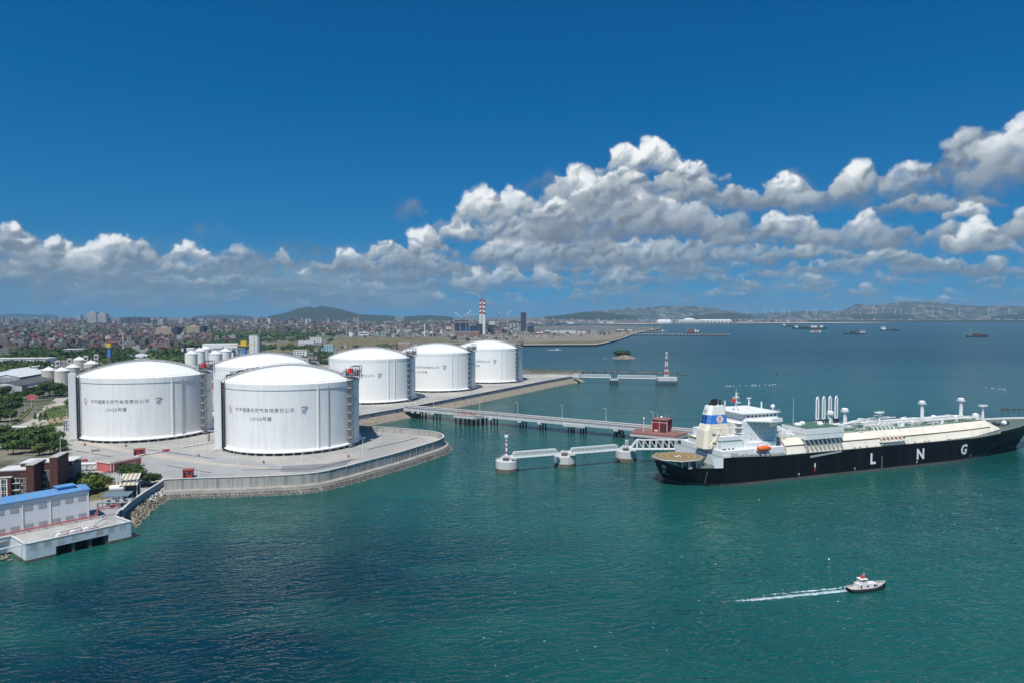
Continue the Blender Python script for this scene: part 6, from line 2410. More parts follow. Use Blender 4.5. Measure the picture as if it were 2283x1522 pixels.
for x in (0, 4.5):
    for y in (-1.5, 1.5):
        MB().box(x - .18, x + .18, y - .18, y + .18, 0, 8.0).build('leg', DARKM, pr3)
MB().box(-.5, 6, -1.8, 1.8, 7.2, 7.5).build('tier', GREYM, pr3)
for x, y in ((465, 918), (469, 930), (463, 905)):
    q = at(x, y, G)
    t = thing('compressor_unit', 'grey compressor unit %s seen between tanks 5 and 6' % {918: 'in the middle of three', 930: 'nearest of three', 905: 'farthest of three'}[y], 'machine', q, .2, 'compressors between the tanks')
    MB().box(-4, 4, -2, 2, .4, 2.6).build('body', GREYM, t)
    MB().tube((-3, 0, 3.4), (3, 0, 3.4), .8, 10).build('cylinder', WPAINT, t)
    MB().box(-4.4, 4.4, -2.4, 2.4, 0, .4).build('skid', DARKM, t)
# low pipe walls across the yard
for (x0, y0), (x1, y1), lb in (((300, 1018), (372, 1004), 'low white pipe trough from the dark red shed to the hose rack'), ((402, 998), (478, 985), 'low white pipe trough running to the pipe tower of tank 6')):
    a, b = at(x0, y0, G), at(x1, y1, G)
    t = thing('pipe_trough', lb, 'pipe', a, math.atan2(b.y - a.y, b.x - a.x))
    L_ = (b - a).length
    MB().box(0, L_, -.5, .5, .5, .75).build('cover', WPAINT, t)
    for k in range(int(L_ / 3)):
        MB().box(k * 3, k * 3 + .4, -.4, .4, 0, .5).build('block', CONC, t)
# mesh fence along the paving
a, b = at(140, 1020, G), at(200, 1042, G)
t = thing('mesh_fence', 'tall thin mesh fence between the grove and the yard', 'fence', a, math.atan2(b.y - a.y, b.x - a.x))
L_ = (b - a).length
for k in range(int(L_ / 2.4) + 1):
    MB().tube((k * 2.4, 0, 0), (k * 2.4, 0, 3.0), .07, 4).build('post', GREYM, t)
for z in (1.0, 2.0, 2.9):
    MB().tube((0, 0, z), (L_, 0, z), .03, 4).build('wire', GREYM, t)
car = thing('white_van', 'small white van parked where the jetty meets the far yard', 'van', at(921, 901, G), math.radians(20))
MB().hexa([(-2.6, -1, .5), (2.6, -1, .5), (2.6, 1, .5), (-2.6, 1, .5), (-2.6, -.95, 1.3), (2.6, -.95, 1.3), (2.6, .95, 1.3), (-2.6, .95, 1.3)]).hexa([(-2.5, -.95, 1.3), (1.9, -.95, 1.3), (1.9, .95, 1.3), (-2.5, .95, 1.3), (-2.4, -.8, 2.2), (1.0, -.8, 2.2), (1.0, .8, 2.2), (-2.4, .8, 2.2)]).build('body', WPAINT, car)
MB().box(-2.2, .9, -.98, -.9, 1.4, 1.95).build('side_window', GLASS, car)
for x in (-1.7, 1.7):
    for y in (-.95, .95):
        MB().tube((x, y - .1, .4), (x, y + .1, .4), .4, 10).build('wheel', DARKM, car)

# ------------------------------------------------------------------ warehouses and silos behind tank 5
ROOFW = mat('white_sheet_roof', (.62, .63, .63), .6, .08, .1, stripes=(0, 3.0, (.52, .53, .53), .08))
SHEDW = mat('shed_white_wall', (.68, .69, .69), .7, .06, .2)
SHEDG = mat('shed_grey_wall', (.25, .26, .27), .8, .1, .2)


def gable_shed(px, py, L_, w, h, rise, rz, label, group='white roofed warehouses', roof=None):
    t = thing('warehouse', label, 'warehouse', at(px, py, G), rz, group)
    mb = MB()
    mb.use(1).box(0, L_, 0, w, 0, h)
    mb.use(0).add([(0, 0, h), (0, w / 2, h + rise), (0, w, h)], [(0, 1, 2)])
    mb.add([(0, -.01, 0), (0, w, 0), (0, w, h), (0, -.01, h)], [(0, 1, 2, 3)])
    mb.add([(L_, 0, h), (L_, w, h), (L_, w / 2, h + rise)], [(0, 1, 2)])
    mb.build('wall', [SHEDW, SHEDG], t)
    MB().add([(-.6, -.6, h), (L_ + .6, -.6, h), (L_ + .6, w / 2, h + rise + .2), (-.6, w / 2, h + rise + .2), (L_ + .6, w + .6, h), (-.6, w + .6, h)], [(0, 1, 2, 3), (3, 2, 4, 5)]).build('roof', roof or ROOFW, t)
    for k in range(3):
        MB().box(-.08, -.02, w * (.2 + .25 * k), w * (.2 + .25 * k) + 2, .2, 3.6).build('door', SHEDG, t)
    return t


rzw = math.radians(101)
gable_shed(49, 874, 120, 34, 8, 3.0, rzw, 'white gabled warehouse with dark grey roof nearest the leafy trees', roof=mat('dark_sheet_roof', (.10, .10, .10), .7, .12, .1))
gable_shed(44, 859, 105, 27, 10, 3.2, rzw, 'middle white gabled warehouse left of the cement silos')
gable_shed(52, 844, 110, 34, 9, 3.2, rzw, 'farthest long pale roofed warehouse left of the cement silos')
gable_shed(2, 858, 90, 34, 10, 3.2, rzw, 'pale roofed warehouse at the left edge beyond the trees')
lt = thing('lean_to_shed', 'long low white roofed lean-to between the trees and the cement silos', 'shed', at(50, 872, G), rzw, None)
MB().hexa([(0, -9, 4), (125, -9, 4), (125, -.5, 5.4), (0, -.5, 5.4), (0, -9, 4.4), (125, -9, 4.4), (125, -.5, 5.8), (0, -.5, 5.8)]).build('roof', ROOFW, lt)
MB().box(0, 60, -.7, -.4, 0, 4.6).build('wall', SHEDW, lt)
for k in range(14):
    MB().box(k * 9, k * 9 + .4, -8.8, -8.4, 0, 4.1).build('post', GREYM, lt)
gable_shed(315, 812, 60, 40, 12, 3, rzw, 'low pale roofed warehouse above the dome of tank 5')
gable_shed(368, 830, 50, 36, 12, 3, rzw, 'pale roofed warehouse left of the white silos')
BEIGEC = mat('beige_silo_concrete', (.56, .53, .45), .8, .07, .1, dirt=((.36, .34, .29), .4, .3))


def silo(px, py, r, h, cone, m, label, group, base=None):
    t = thing('silo', label, 'silo', at(px, py, G), 0, group)
    MB().cyl(0, 0, 0, h, r, r, 28).build('barrel', m, t, 40)
    MB().lathe([(r + .3, h), (r + .3, h + .5), (r, h + .6), (r * .3, h + cone), (.02, h + cone)], 28).build('roof', DOMEW, t, 40)
    mb = MB()
    for i in range(16):
        a = math.pi * i / 8
        p = ((r + .2) * math.cos(a), (r + .2) * math.sin(a))
        mb.tube((*p, h + .5), (*p, h + 1.8), .12, 4)
    mb.lathe([(r + .2, h + 1.7), (r + .2, h + 1.9)], 16)
    mb.build('railing', GREYM, t)
    MB().cyl(0, 0, h + cone, h + cone + 1.6, 1.2, 1.2, 8).build('hatch', m, t)
    return t


SG = 'beige cement silos behind tank 5'
silo(110, 857, 7.6, 17, 4, BEIGEC, 'beige cement silo farthest left, above the warehouse roof', SG)
silo(139, 858, 8.0, 17, 4, BEIGEC, 'middle beige cement silo with the cone roof', SG)
silo(163, 853, 7.6, 19, 4, BEIGEC, 'beige cement silo partly behind the pipe tower of tank 5', SG)
silo(204, 850, 8.0, 22, 4, BEIGEC, 'beige silo just right of the pipe tower of tank 5', SG)
silo(178, 838, 7.6, 22, 4, BEIGEC, 'beige silo behind the pipe tower of tank 5', SG)
for x, y, zt, lb in ((131, 846, 29, 'beige elevator tower farthest left over the cement silos'), (157, 842, 30, 'second beige elevator tower over the cement silos'), (193, 838, 32, 'third beige elevator tower over the cement silos'), (216, 836, 33, 'beige elevator tower nearest the yellow and blue crane')):
    t = thing('elevator_tower', lb, 'tower', at(x, y, G), .3, 'beige elevator towers')
    for a in (-2, 2):
        for b in (-2, 2):
            MB().box(a - .3, a + .3, b - .3, b + .3, 0, zt - 7).build('leg', BEIGEC, t)
    mb = MB()
    for z in range(4, int(zt) - 8, 4):
        mb.tube((-2, -2, z), (2, -2, z + 4), .2, 4)
        mb.tube((2, -2, z), (2, 2, z + 4), .2, 4)
        mb.box(-2, 2, -2.1, -1.9, z, z + .3)
    mb.build('bracing', BEIGEC, t)
    MB().box(-2.6, 2.6, -2.6, 2.6, zt - 11, zt - 4).build('cabin', BEIGEC, t)
    MB().box(-1.5, 1.5, -2.66, -2.6, zt - 9, zt - 6).build('opening', DARKM, t)
    for s in (-1, 1):
        MB().tube((0, 0, zt - 11), (s * 8, 0, zt - 19), .6, 6).build('chute', BEIGEC, t)
SG2 = 'white silos behind tank 5'
for x, y, r, h, lb in ((427, 826, 8.8, 25, 'white silo nearest on the left of its cluster'), (481, 826, 9.6, 25, 'white silo nearest on the right of its cluster with a blue base'), (446, 820, 8.0, 26.5, 'white silo second from the left in its cluster'), (459, 816, 8.0, 27.5, 'white silo in the gap of its cluster'), (503, 820, 8.8, 26, 'white silo farthest right in its cluster')):
    t = silo(x, y, r, h, 4.5, WHITE, lb, SG2)
    if 'blue base' in lb:
        MB().cyl(0, 0, 1, 5, r + .1, r + .1, 28, False).build('blue_base', BLUEP, t)
for x, y, lb in ((118, 815, ''),):
    pass


def yellow_crane(px, py, h, label, jib):
    t = thing('yellow_crane', label, 'crane', at(px, py, G), 0, 'yellow and blue cranes')
    MB().hexa([(-2.4, -2.4, h - 20), (2.4, -2.4, h - 20), (2.4, 2.4, h - 20), (-2.4, 2.4, h - 20), (-1.3, -1.3, h - 6), (1.3, -1.3, h - 6), (1.3, 1.3, h - 6), (-1.3, 1.3, h - 6)]).build('column', BLUEP, t)
    for a in (-2, 2):
        for b in (-2, 2):
            MB().box(a - .3, a + .3, b - .3, b + .3, 0, h - 20).build('leg', RUSTY, t)
    mb = MB()
    for z in range(0, int(h) - 22, 4):
        mb.tube((-2, -2, z), (2, -2, z + 4), .2, 4)
        mb.tube((2, 2, z), (-2, 2, z + 4), .2, 4)
        mb.tube((2, -2, z), (2, 2, z + 4), .2, 4)
    mb.build('bracing', RUSTY, t)
    MB().box(-3.2, 3.2, -2.4, 2.4, h - 6, h).build('machine_house', YELP, t)
    MB().box(-jib, -3.2, -.5, .5, h - 5.2, h - 4.2).build('jib', mat('orange_jib', (.55, .36, .14), .6, .1, .5), t)
    MB().box(3.2, jib * .75, -.5, .5, h - 5, h - 4).build('counter_jib', YELP if jib > 12 else GREYM, t)
    return t


yellow_crane(245, 824, 40, 'yellow headed crane on a blue column left of the dome of tank 5', 6)
yellow_crane(546, 862, 53, 'slim yellow headed crane on a blue post rising behind tank 6', 17)
# white tower block and process hall beyond the silos
tb = thing('tower_block', 'tall narrow white stair tower with a column of small windows behind tank 4', 'building', at(556, 808, G), .1)
MB().box(0, 14, 0, 12, 0, 47).build('wall', SHEDW, tb)
MB().box(13.9, 18, 0, 12, 0, 45).build('grey_side', SHEDG, tb)
MB().box(-.3, 18.3, -.3, 12.3, 47, 47.8).build('roof', SHEDG, tb)
for k in range(7):
    MB().box(8, 9.4, -.08, 0, 4 + k * 6, 6.4 + k * 6).build('window', GLASS, tb)
    MB().box(-.04, 14, -.05, 0, 8 + k * 6, 8.3 + k * 6).build('belt_line', SHEDG, tb)
ph2_ = thing('process_hall', 'long white process hall with a jumble of roof plant above tank 5', 'factory', at(405, 804, G), .25)
MB().box(0, 95, 0, 30, 0, 22).build('wall', SHEDW, ph2_)
MB().box(35, 95, -1, 26, 22, 30).build('upper_hall', DOMEW, ph2_)
rgq = random.Random(4)
for k in range(34):
    x, y = rgq.uniform(2, 92), rgq.uniform(-12, -1)
    hh = rgq.uniform(10, 26)
    if k % 3:
        MB().cyl(x, y, 0, hh, rgq.uniform(.8, 2.4), rgq.uniform(.3, 2.0), 8).build('vessel', (GREYM, DARKM, WPAINT)[k % 3], ph2_)
    else:
        MB().box(x, x + rgq.uniform(3, 9), y, y + 4, hh - 4, hh).build('plant_box', (GREYM, DARKM, WPAINT)[k % 2], ph2_)
mb = MB()
for k in range(20):
    x = rgq.uniform(0, 90)
    z = rgq.uniform(8, 24)
    mb.tube((x, -6, z), (x + rgq.uniform(8, 25), -6, z + rgq.uniform(-3, 6)), .6, 5)
mb.build('conveyors', GREYM, ph2_)['kind'] = 'stuff'
for px_, py_, w_, d_, h_, m_, lb in ((605, 812, 26, 16, 14, SHEDW, 'white flat roofed office building just above the dome of tank 4'), (655, 800, 24, 14, 16, SHEDW, 'white boxy plant building right of the dome of tank 4'), (665, 772, 40, 18, 14, SHEDW, 'white long workshop with grey annex beyond the green strip'), (690, 765, 34, 18, 16, SHEDW, 'pale workshop behind the long white one'), (722, 790, 18, 14, 20, mat('pale_cyan_wall', (.34, .56, .62), .7, .06, .3), 'pale cyan tank house left of tank 3'), (300, 824, 18, 12, 16, mat('cream_wall', (.62, .60, .48), .7, .06, .3), 'cream office block above the dome of tank 5'), (888, 782, 26, 16, 18, mat('dusty_pink_wall', (.42, .30, .27), .8, .1, .3), 'dusty pink block between tanks 3 and 2'), (-20, 822, 80, 30, 15, SHEDW, 'long white factory with square windows at the left edge'), (78, 818, 16, 14, 14, mat('mint_wall', (.30, .52, .44), .7, .06, .3), 'small mint green roofed building at the left among trees'), (140, 800, 34, 24, 18, SHEDG, 'grey flat roofed hall behind the elevator towers')):
    t = thing('plant_building', lb, 'building', at(px_, py_, G), .15)
    MB().box(0, w_, 0, d_, 0, h_).build('wall', m_, t)
    MB().box(-.5, w_ + .5, -.5, d_ + .5, h_, h_ + .7).build('roof', CONCL, t)
    for k in range(int(w_ / 5)):
        for f_ in range(int(h_ / 5)):
            MB().box(1.5 + k * 5, 4 + k * 5, -.1, 0, 1.5 + f_ * 4.5, 3.7 + f_ * 4.5).build('window', GLASS, t)
    MB().box(w_, w_ * 1.5, 1, d_ - 1, 0, h_ * .7).build('annex', SHEDG, t)
# orange-red hoarding seen between tanks 5 and 6
t = thing('red_container', 'red container stack seen through the gap between tanks 5 and 6', 'container', at(468, 868, G), .1)
MB().box(-3, 9, 0, 6, 0, 8).build('body', mat('container_red', (.45, .10, .07), .7, .1, .3), t)
MB().box(-3.1, 9.1, -.1, 0, 3.9, 4.2).build('joint', DARKM, t)
MB().box(0, .3, -.15, 0, 0, 8).build('rib', DARKM, t)
t = thing('red_noticeboard', 'red entrance billboard beside the access road', 'sign', at(71, 893, G), .2)
MB().box(-4, 4, 0, .6, 1.2, 6).build('panel', PINKP, t)
for x in (-3, 3):
    MB().box(x - .2, x + .2, .1, .5, 0, 1.4).build('post', GREYM, t)
t = thing('gate_canopy', 'pale curved gate canopy left of the pipe tower of tank 5', 'canopy', at(160, 900, G), .2)
MB().hexa([(-6, -3, 3.6), (8, -3, 4.6), (8, 4, 4.6), (-6, 4, 3.6), (-6, -3, 4.2), (8, -3, 5.4), (8, 4, 5.4), (-6, 4, 4.2)]).build('roof', WPAINT, t)
for x in (-5, 1, 7):
    MB().box(x - .4, x + .4, -2, -1.2, 0, 4).build('column', GREYB, t)
MB().box(-5, 7, 0, 3, 0, 3.6).build('gatehouse', GREYB, t)

# ------------------------------------------------------------------ power station
def far_at(px, py, z=G):
    return at(px, py, z)


def D(py):
    return at(1141, py, G).y


RED2 = mat('chimney_red', (.34, .035, .04), .7, .1, .05)
WH2 = mat('chimney_white', (.70, .70, .69), .7, .05, .05)


def chimney(px, py, top, r, label, bands):
    p = far_at(px, py)
    t = thing('chimney', label, 'chimney', p, 0, 'banded chimneys of the power station')
    H_ = atd(px, top, p.y).z - G
    edges = [0] + [H_ * b for b in bands] + [H_]
    for i, (a, b) in enumerate(zip(edges, edges[1:])):
        MB().cyl(0, 0, a, b, r * (1.1 - .2 * a / H_), r * (1.1 - .2 * b / H_), 20).build('band', WH2 if i % 2 == 0 else RED2, t)
    MB().cyl(0, 0, H_, H_ + 3, r * .6, r * .6, 12).build('flue', DARKM, t)
    return t


B_ = (.60, .66, .72, .78, .84, .90, .96)
chimney(1071.5, 744, 671, 5.6, 'farther red and white banded chimney, half hidden behind its twin', B_)
ch2 = chimney(1079.5, 746, 671, 6.2, 'nearer and wider red and white banded chimney of the power station', B_)
chimney(1074.5, 743, 667.5, 4.6, 'thin red and white banded chimney smoking between the two others', B_)
NAVY = mat('navy_cladding', (.02, .05, .13), .7, .15, .05)
MAROON = mat('maroon_frame', (.10, .012, .022), .7, .15, .05)
PINKB = mat('pinkish_brick', (.35, .20, .16), .8, .12, .05)
DGREY = mat('dark_plant_grey', (.05, .055, .06), .8, .2, .05)
PGREY = mat('pale_plant_grey', (.40, .42, .42), .8, .12, .05)


def block(name, px0, px1, top, bot, m, label, depth=30, cat='building', rz=0.0, win=0, extra=None, group=None):
    p, q = far_at(px0, bot), far_at(px1, bot)
    w = (q - p).length
    h = atd(px0, top, p.y).z - G
    t = thing(name, label, cat, p, rz, group)
    MB().box(0, w, 0, depth, 0, h).build('wall', m, t)
    MB().box(-w * .02, w * 1.02, -1, depth + 1, h, h + max(.6, h * .02)).build('roof', CONCL if m is not DGREY else DGREY, t)
    if win:
        nx = max(1, int(w / win))
        nz = max(1, int(h / 4))
        for f_ in range(nz):
            for k in range(nx):
                MB().box((k + .25) * w / nx, (k + .75) * w / nx, -.2, 0, (f_ + .3) * h / nz, (f_ + .75) * h / nz).build('window', GLASS, t)
    if extra:
        extra(t, w, h, depth)
    return t


def frame_extra(t, w, h, d):
    mb = MB()
    for i in range(7):
        x = w * i / 6
        mb.box(x - .6, x + .6, -1.2, -.2, h * .7, h * 1.2)
    for z in (.75, .95, 1.18):
        mb.box(0, w, -1.4, -.4, h * z, h * z + 1.2)
    mb.box(0, w, -1, d * .4, h * 1.16, h * 1.22)
    mb.build('steel_frame', MAROON, t)


block('boiler_house', 1014, 1045, 720, 744, NAVY, 'tall navy boiler house under a maroon steel frame', 60, extra=frame_extra)
block('turbine_hall', 1010, 1068, 740, 748.5, PINKB, 'long pinkish turbine hall in front of the boiler house', 30, win=9)
block('brick_block', 1006, 1014, 724, 746, PINKB, 'narrow pinkish brick block left of the boiler house', 20)
block('white_cube', 994, 1006, 728, 738, SHEDW, 'white cube shaped plant building left of the boiler house', 24, win=9)
block('navy_annex', 1044, 1062, 726, 742, NAVY, 'lower navy annex right of the boiler house', 40)
block('precipitator', 1062, 1084, 723, 745, DGREY, 'dark precipitator block at the foot of the chimneys', 40)
block('precipitator', 1086, 1104, 726, 745, DGREY, 'dark precipitator block right of the chimneys', 40)
block('white_tower_house', 1090, 1103, 716, 728, SHEDW, 'white tower house right of the chimneys', 20, win=8)
block('white_annex', 1116, 1126, 731, 741, SHEDW, 'small white annex between the coal conveyors', 16, win=8)
for i, (x, y) in enumerate(((1139, 737), (1147, 737), (1155, 737), (1163, 737))):
    p = far_at(x, y)
    t = thing('grain_silo', '%s of the four grey silos beside the coal conveyor' % ('first from the left', 'second from the left', 'third from the left', 'rightmost')[i], 'silo', p, 0, 'grey silos of the power station')
    MB().cyl(0, 0, 0, 38, 8, 8, 16).build('barrel', PGREY, t, 40)
    MB().cyl(0, 0, 38, 42, 8.4, 7, 16).build('cap', DGREY, t)
t = block('transfer_tower', 1161, 1173, 698, 738, DGREY, 'tall dark transfer tower above the grey silos', 22)
MB().box(-60, 22, 4, 14, 46, 50).build('gallery', DGREY, t)
block('blue_shed', 1168, 1182, 724, 732, BLUEP, 'bright blue shed right of the grey silos', 24)
block('dark_shed', 1176, 1190, 728, 742, DGREY, 'dark boxy shed right of the grey silos', 24)
for (x0, y0), (x1, y1), lb in (((1100, 727), (1128, 744), 'long coal conveyor falling from the dark block right of the chimneys'), ((1120, 742), (1156, 728), 'long coal conveyor rising to the grey silos')):
    p = far_at((x0 + x1) / 2, 745)
    a, b = atd(x0, y0, p.y) - p, atd(x1, y1, p.y) - p
    t = thing('coal_conveyor', lb, 'conveyor', p)
    MB().hexa([(a.x, -2, a.z), (b.x, -2, b.z), (b.x, 2, b.z), (a.x, 2, a.z), (a.x, -2, a.z + 4), (b.x, -2, b.z + 4), (b.x, 2, b.z + 4), (a.x, 2, a.z + 4)]).build('gallery', DGREY, t)
    for k in range(5):
        c = a.lerp(b, (k + .5) / 5)
        MB().box(c.x - .6, c.x + .6, -1, 1, -2, c.z).build('trestle', PGREY, t)


def tower_crane(px, py, top, jib, rz, label, lift=0.0):
    p = far_at(px, py)
    h = atd(px, top, p.y).z - G
    t = thing('tower_crane', label, 'crane', p, rz, 'construction cranes at the power station')
    MB().box(-1.2, 1.2, -1.2, 1.2, 0, h).build('mast', GREYM, t)
    MB().tube((-jib * .3, 0, h - lift * .3), (jib, 0, h + lift), 1.0, 4).build('jib', GREYM, t)
    MB().tube((0, 0, h), (0, 0, h + 9), .7, 4).build('apex', GREYM, t)
    MB().box(-jib * .32, -jib * .2, -1.5, 1.5, h - 3 - lift * .3, h - lift * .3).build('counterweight', DARKM, t)


tower_crane(1026, 744, 707, 30, 2.6, 'tower crane over the left side of the boiler house', 22)
tower_crane(1039, 744, 703, 26, .5, 'tower crane over the middle of the boiler house', 22)
tower_crane(1046, 744, 701, 40, 0, 'tower crane with a level jib right of the boiler house')
tower_crane(1175, 738, 687, 40, .4, 'tall tower crane beside the dark transfer tower')
tower_crane(1112, 740, 700, 26, 1.0, 'crane right of the chimneys near the coal conveyor', 16)
tower_crane(1131, 740, 701, 20, .2, 'crane left of the grey silos', 16)
# smoke plume, a real wisp of thin vapour
sm = bpy.data.materials.new('chimney_vapour')
sm.use_nodes = True
stt = sm.node_tree
for n in list(stt.nodes):
    stt.nodes.remove(n)
vs_ = stt.nodes.new('ShaderNodeVolumePrincipled')
vs_.inputs['Color'].default_value = (1, .97, .95, 1)
vs_.inputs['Density'].default_value = .035
so = stt.nodes.new('ShaderNodeOutputMaterial')
stt.links.new(vs_.outputs[0], so.inputs['Volume'])
p = far_at(1074.5, 743)
mb = MB()
pts = [atd(1073, 666, p.y), atd(1069, 662, p.y), atd(1061, 657, p.y), atd(1050, 654, p.y), atd(1034, 651, p.y)]
rad = [3, 6, 8, 9, 6]
secs = []
for c, r_ in zip(pts, rad):
    secs.append([(c.x + .3 * r_ * math.cos(a), c.y + r_ * math.sin(a), c.z + r_ * math.cos(a)) for a in [2 * math.pi * k / 10 for k in range(10)]])
vs = [q for s_ in secs for q in s_]
n_ = len(secs)
mb.add(vs, [(i * 10 + k, i * 10 + (k + 1) % 10, (i + 1) * 10 + (k + 1) % 10, (i + 1) * 10 + k) for i in range(n_ - 1) for k in range(10)] + [tuple(range(10))[::-1], tuple(range((n_ - 1) * 10, n_ * 10))])
tag(mb.build('smoke', sm, None, True), 'thin pale smoke drifting left from the chimney', None, None, 'stuff')

# ------------------------------------------------------------------ refinery units between town and power station
rgr = random.Random(17)
REFM = [PGREY, mat('refinery_grey', (.24, .25, .25), .8, .2, .05), DGREY, SHEDW, mat('refinery_rust', (.22, .17, .13), .8, .2, .05)]
units = []
for k in range(46):
    px_ = rgr.uniform(766, 1000)
    py_ = rgr.uniform(738, 751)
    units.append((py_, px_))
units.sort()
ORD = ('first', 'second', 'third', 'fourth', 'fifth', 'sixth', 'seventh', 'eighth', 'ninth', 'tenth', 'eleventh', 'twelfth', 'last')
for k, (py_, px_) in enumerate(units):
    p = far_at(px_, py_)
    kind = k % 4
    side = '%s one from the left' % ORD[sum(1 for q, (a_, b_) in enumerate(units) if q % 4 == k % 4 and b_ < px_)]
    row = ''
    if kind == 0:
        h = rgr.uniform(28, 58)
        t = thing('process_column', 'slender grey process column of the refinery, %s' % side, 'tower', p, 0, 'refinery process columns')
        MB().cyl(0, 0, 0, h, 1.6, 1.4, 8).build('shell', REFM[k % 2], t)
        for f_ in range(3):
            MB().cyl(0, 0, h * (.3 + .25 * f_), h * (.3 + .25 * f_) + .6, 3, 3, 8).build('platform', GREYM, t)
    elif kind == 1:
        w, h = rgr.uniform(16, 34), rgr.uniform(12, 24)
        t = thing('steel_structure', 'open steel refinery structure with pipes, %s' % side, 'structure', p, rgr.uniform(-.2, .2), 'refinery steel structures')
        m_ = REFM[rgr.randrange(2)]
        for x in (0, w / 3, 2 * w / 3, w):
            for y in (0, 10):
                MB().box(x - .5, x + .5, y - .5, y + .5, 0, h).build('column', m_, t)
        for f_ in range(3):
            MB().box(-.6, w + .6, -.6, 10.6, h * (f_ + 1) / 3 - .6, h * (f_ + 1) / 3).build('floor', m_, t)
        for f_ in range(5):
            x = rgr.uniform(2, w - 2)
            MB().cyl(x, 5, 0, rgr.uniform(6, h + 6), rgr.uniform(1, 2.2), rgr.uniform(1, 2), 8).build('vessel', REFM[rgr.randrange(5)], t)
    elif kind == 2:
        w, h, d = rgr.uniform(18, 50), rgr.uniform(8, 15), rgr.uniform(10, 20)
        t = thing('refinery_building', 'low boxy refinery building, %s' % side, 'building', p, rgr.uniform(-.2, .2), 'refinery buildings')
        MB().box(0, w, 0, d, 0, h).build('wall', REFM[(k // 4) % 5], t)
        MB().box(-.5, w + .5, -.5, d + .5, h, h + .8).build('roof', CONCL, t)
        MB().box(w * .1, w * .9, -.2, 0, h * .45, h * .7).build('window_band', DGREY, t)
    else:
        r_, h = rgr.uniform(7, 13), rgr.uniform(9, 14)
        t = thing('oil_tank', 'squat pale round tank of the refinery, %s' % side, 'tank', p, 0, 'refinery round tanks')
        MB().cyl(0, 0, 0, h, r_, r_, 20).build('shell', REFM[(0, 3, 1)[(k // 4) % 3]], t, 40)
        MB().lathe([(r_, h), (.02, h + 2)], 20).build('roof', SHEDW, t, 40)

# ------------------------------------------------------------------ town
rgt = random.Random(99)
WCOL = [('grey brown', (.20, .165, .145)), ('dusty pink', (.30, .205, .185)), ('pale grey', (.34, .33, .31)), ('white', (.62, .61, .58)), ('cream', (.46, .41, .32)), ('dark grey', (.10, .10, .105)), ('brick red', (.22, .085, .07)), ('tan', (.33, .25, .18))]
WM = [mat('town_wall_%d' % i, tuple(v * .7 for v in c), .85, .12, .1) for i, (n, c) in enumerate(WCOL)]
RCOL = [('flat grey roof', (.26, .245, .235)), ('red roof', (.17, .06, .05)), ('flat pale roof', (.42, .40, .38)), ('rust roof', (.20, .10, .075))]
RM = [mat('town_roof_%d' % i, c, .85, .15, .1) for i, (n, c) in enumerate(RCOL)]
HM = WM + RM + [GLASS]


def house_geo(mb, x, y, z, w, d, fl, a, wi, ri, windows):
    ca_, sa_ = math.cos(a), math.sin(a)

    def P(u, v, zz_):
        return (x + u * ca_ - v * sa_, y + u * sa_ + v * ca_, z + zz_)
    h = fl * 3.3 + .6
    mb.use(wi)
    c = [(-w / 2, -d / 2), (w / 2, -d / 2), (w / 2, d / 2), (-w / 2, d / 2)]
    mb.add([P(u, v, 0) for u, v in c] + [P(u, v, h) for u, v in c], [(0, 1, 5, 4), (1, 2, 6, 5), (2, 3, 7, 6), (3, 0, 4, 7)])
    mb.use(len(WM) + ri)
    if ri in (1, 3) and (fl <= 3 or ri == 1):
        e = .7
        r = min(w, d) * .28
        c2 = [(-w / 2 - e, -d / 2 - e), (w / 2 + e, -d / 2 - e), (w / 2 + e, d / 2 + e), (-w / 2 - e, d / 2 + e)]
        k = max(0, w / 2 - d / 2)
        mb.add([P(u, v, h) for u, v in c2] + [P(-k, 0, h + r), P(k, 0, h + r)], [(0, 1, 5, 4), (1, 2, 5), (2, 3, 4, 5), (3, 0, 4), (3, 2, 1, 0)])
    else:
        mb.add([P(u, v, h - .4) for u, v in c], [(0, 1, 2, 3)])
        mb.use(wi)
        u0, v0, s = rgt.uniform(-.2, .2) * w, rgt.uniform(-.1, .3) * d, min(w, d) * .17
        c3 = [(u0 - s, v0 - s), (u0 + s, v0 - s), (u0 + s, v0 + s), (u0 - s, v0 + s)]
        mb.add([P(u, v, h - .4) for u, v in c3] + [P(u, v, h + 2.6) for u, v in c3], [(0, 1, 5, 4), (1, 2, 6, 5), (2, 3, 7, 6), (3, 0, 4, 7), (4, 5, 6, 7)])
    if windows:
        mb.use(len(HM) - 1)
        nx, ny = max(2, int(w / 3.6)), max(2, int(d / 4))
        for f_ in range(fl):
            for k in range(nx):
                u = -w / 2 + (k + .5) * w / nx
                mb.add([P(u - .8, -d / 2 - .06, f_ * 3.3 + 1.0), P(u + .8, -d / 2 - .06, f_ * 3.3 + 1.0), P(u + .8, -d / 2 - .06, f_ * 3.3 + 2.6), P(u - .8, -d / 2 - .06, f_ * 3.3 + 2.6)], [(0, 1, 2, 3)])
            for s_, o_ in ((1, w / 2 + .06), (-1, -w / 2 - .06)):
                for k in range(ny):
                    v = -d / 2 + (k + .5) * d / ny
                    q = [P(o_, v - .8, f_ * 3.3 + 1.0), P(o_, v + .8, f_ * 3.3 + 1.0), P(o_, v + .8, f_ * 3.3 + 2.6), P(o_, v - .8, f_ * 3.3 + 2.6)]
                    mb.add(q if s_ > 0 else q[::-1], [(0, 1, 2, 3)])


def rand_house():
    wi = rgt.choices(range(8), (8, 4, 6, 3, 3, 6, 2, 3))[0]
    ri = rgt.choices(range(4), (9, 1.5, 4, 2))[0]
    w, d = rgt.uniform(10, 22), rgt.uniform(9, 15)
    fl = rgt.choices((2, 3, 4, 5, 6), (2, 5, 5, 3, 1))[0]
    return w, d, fl, rgt.uniform(-.5, .5), wi, ri


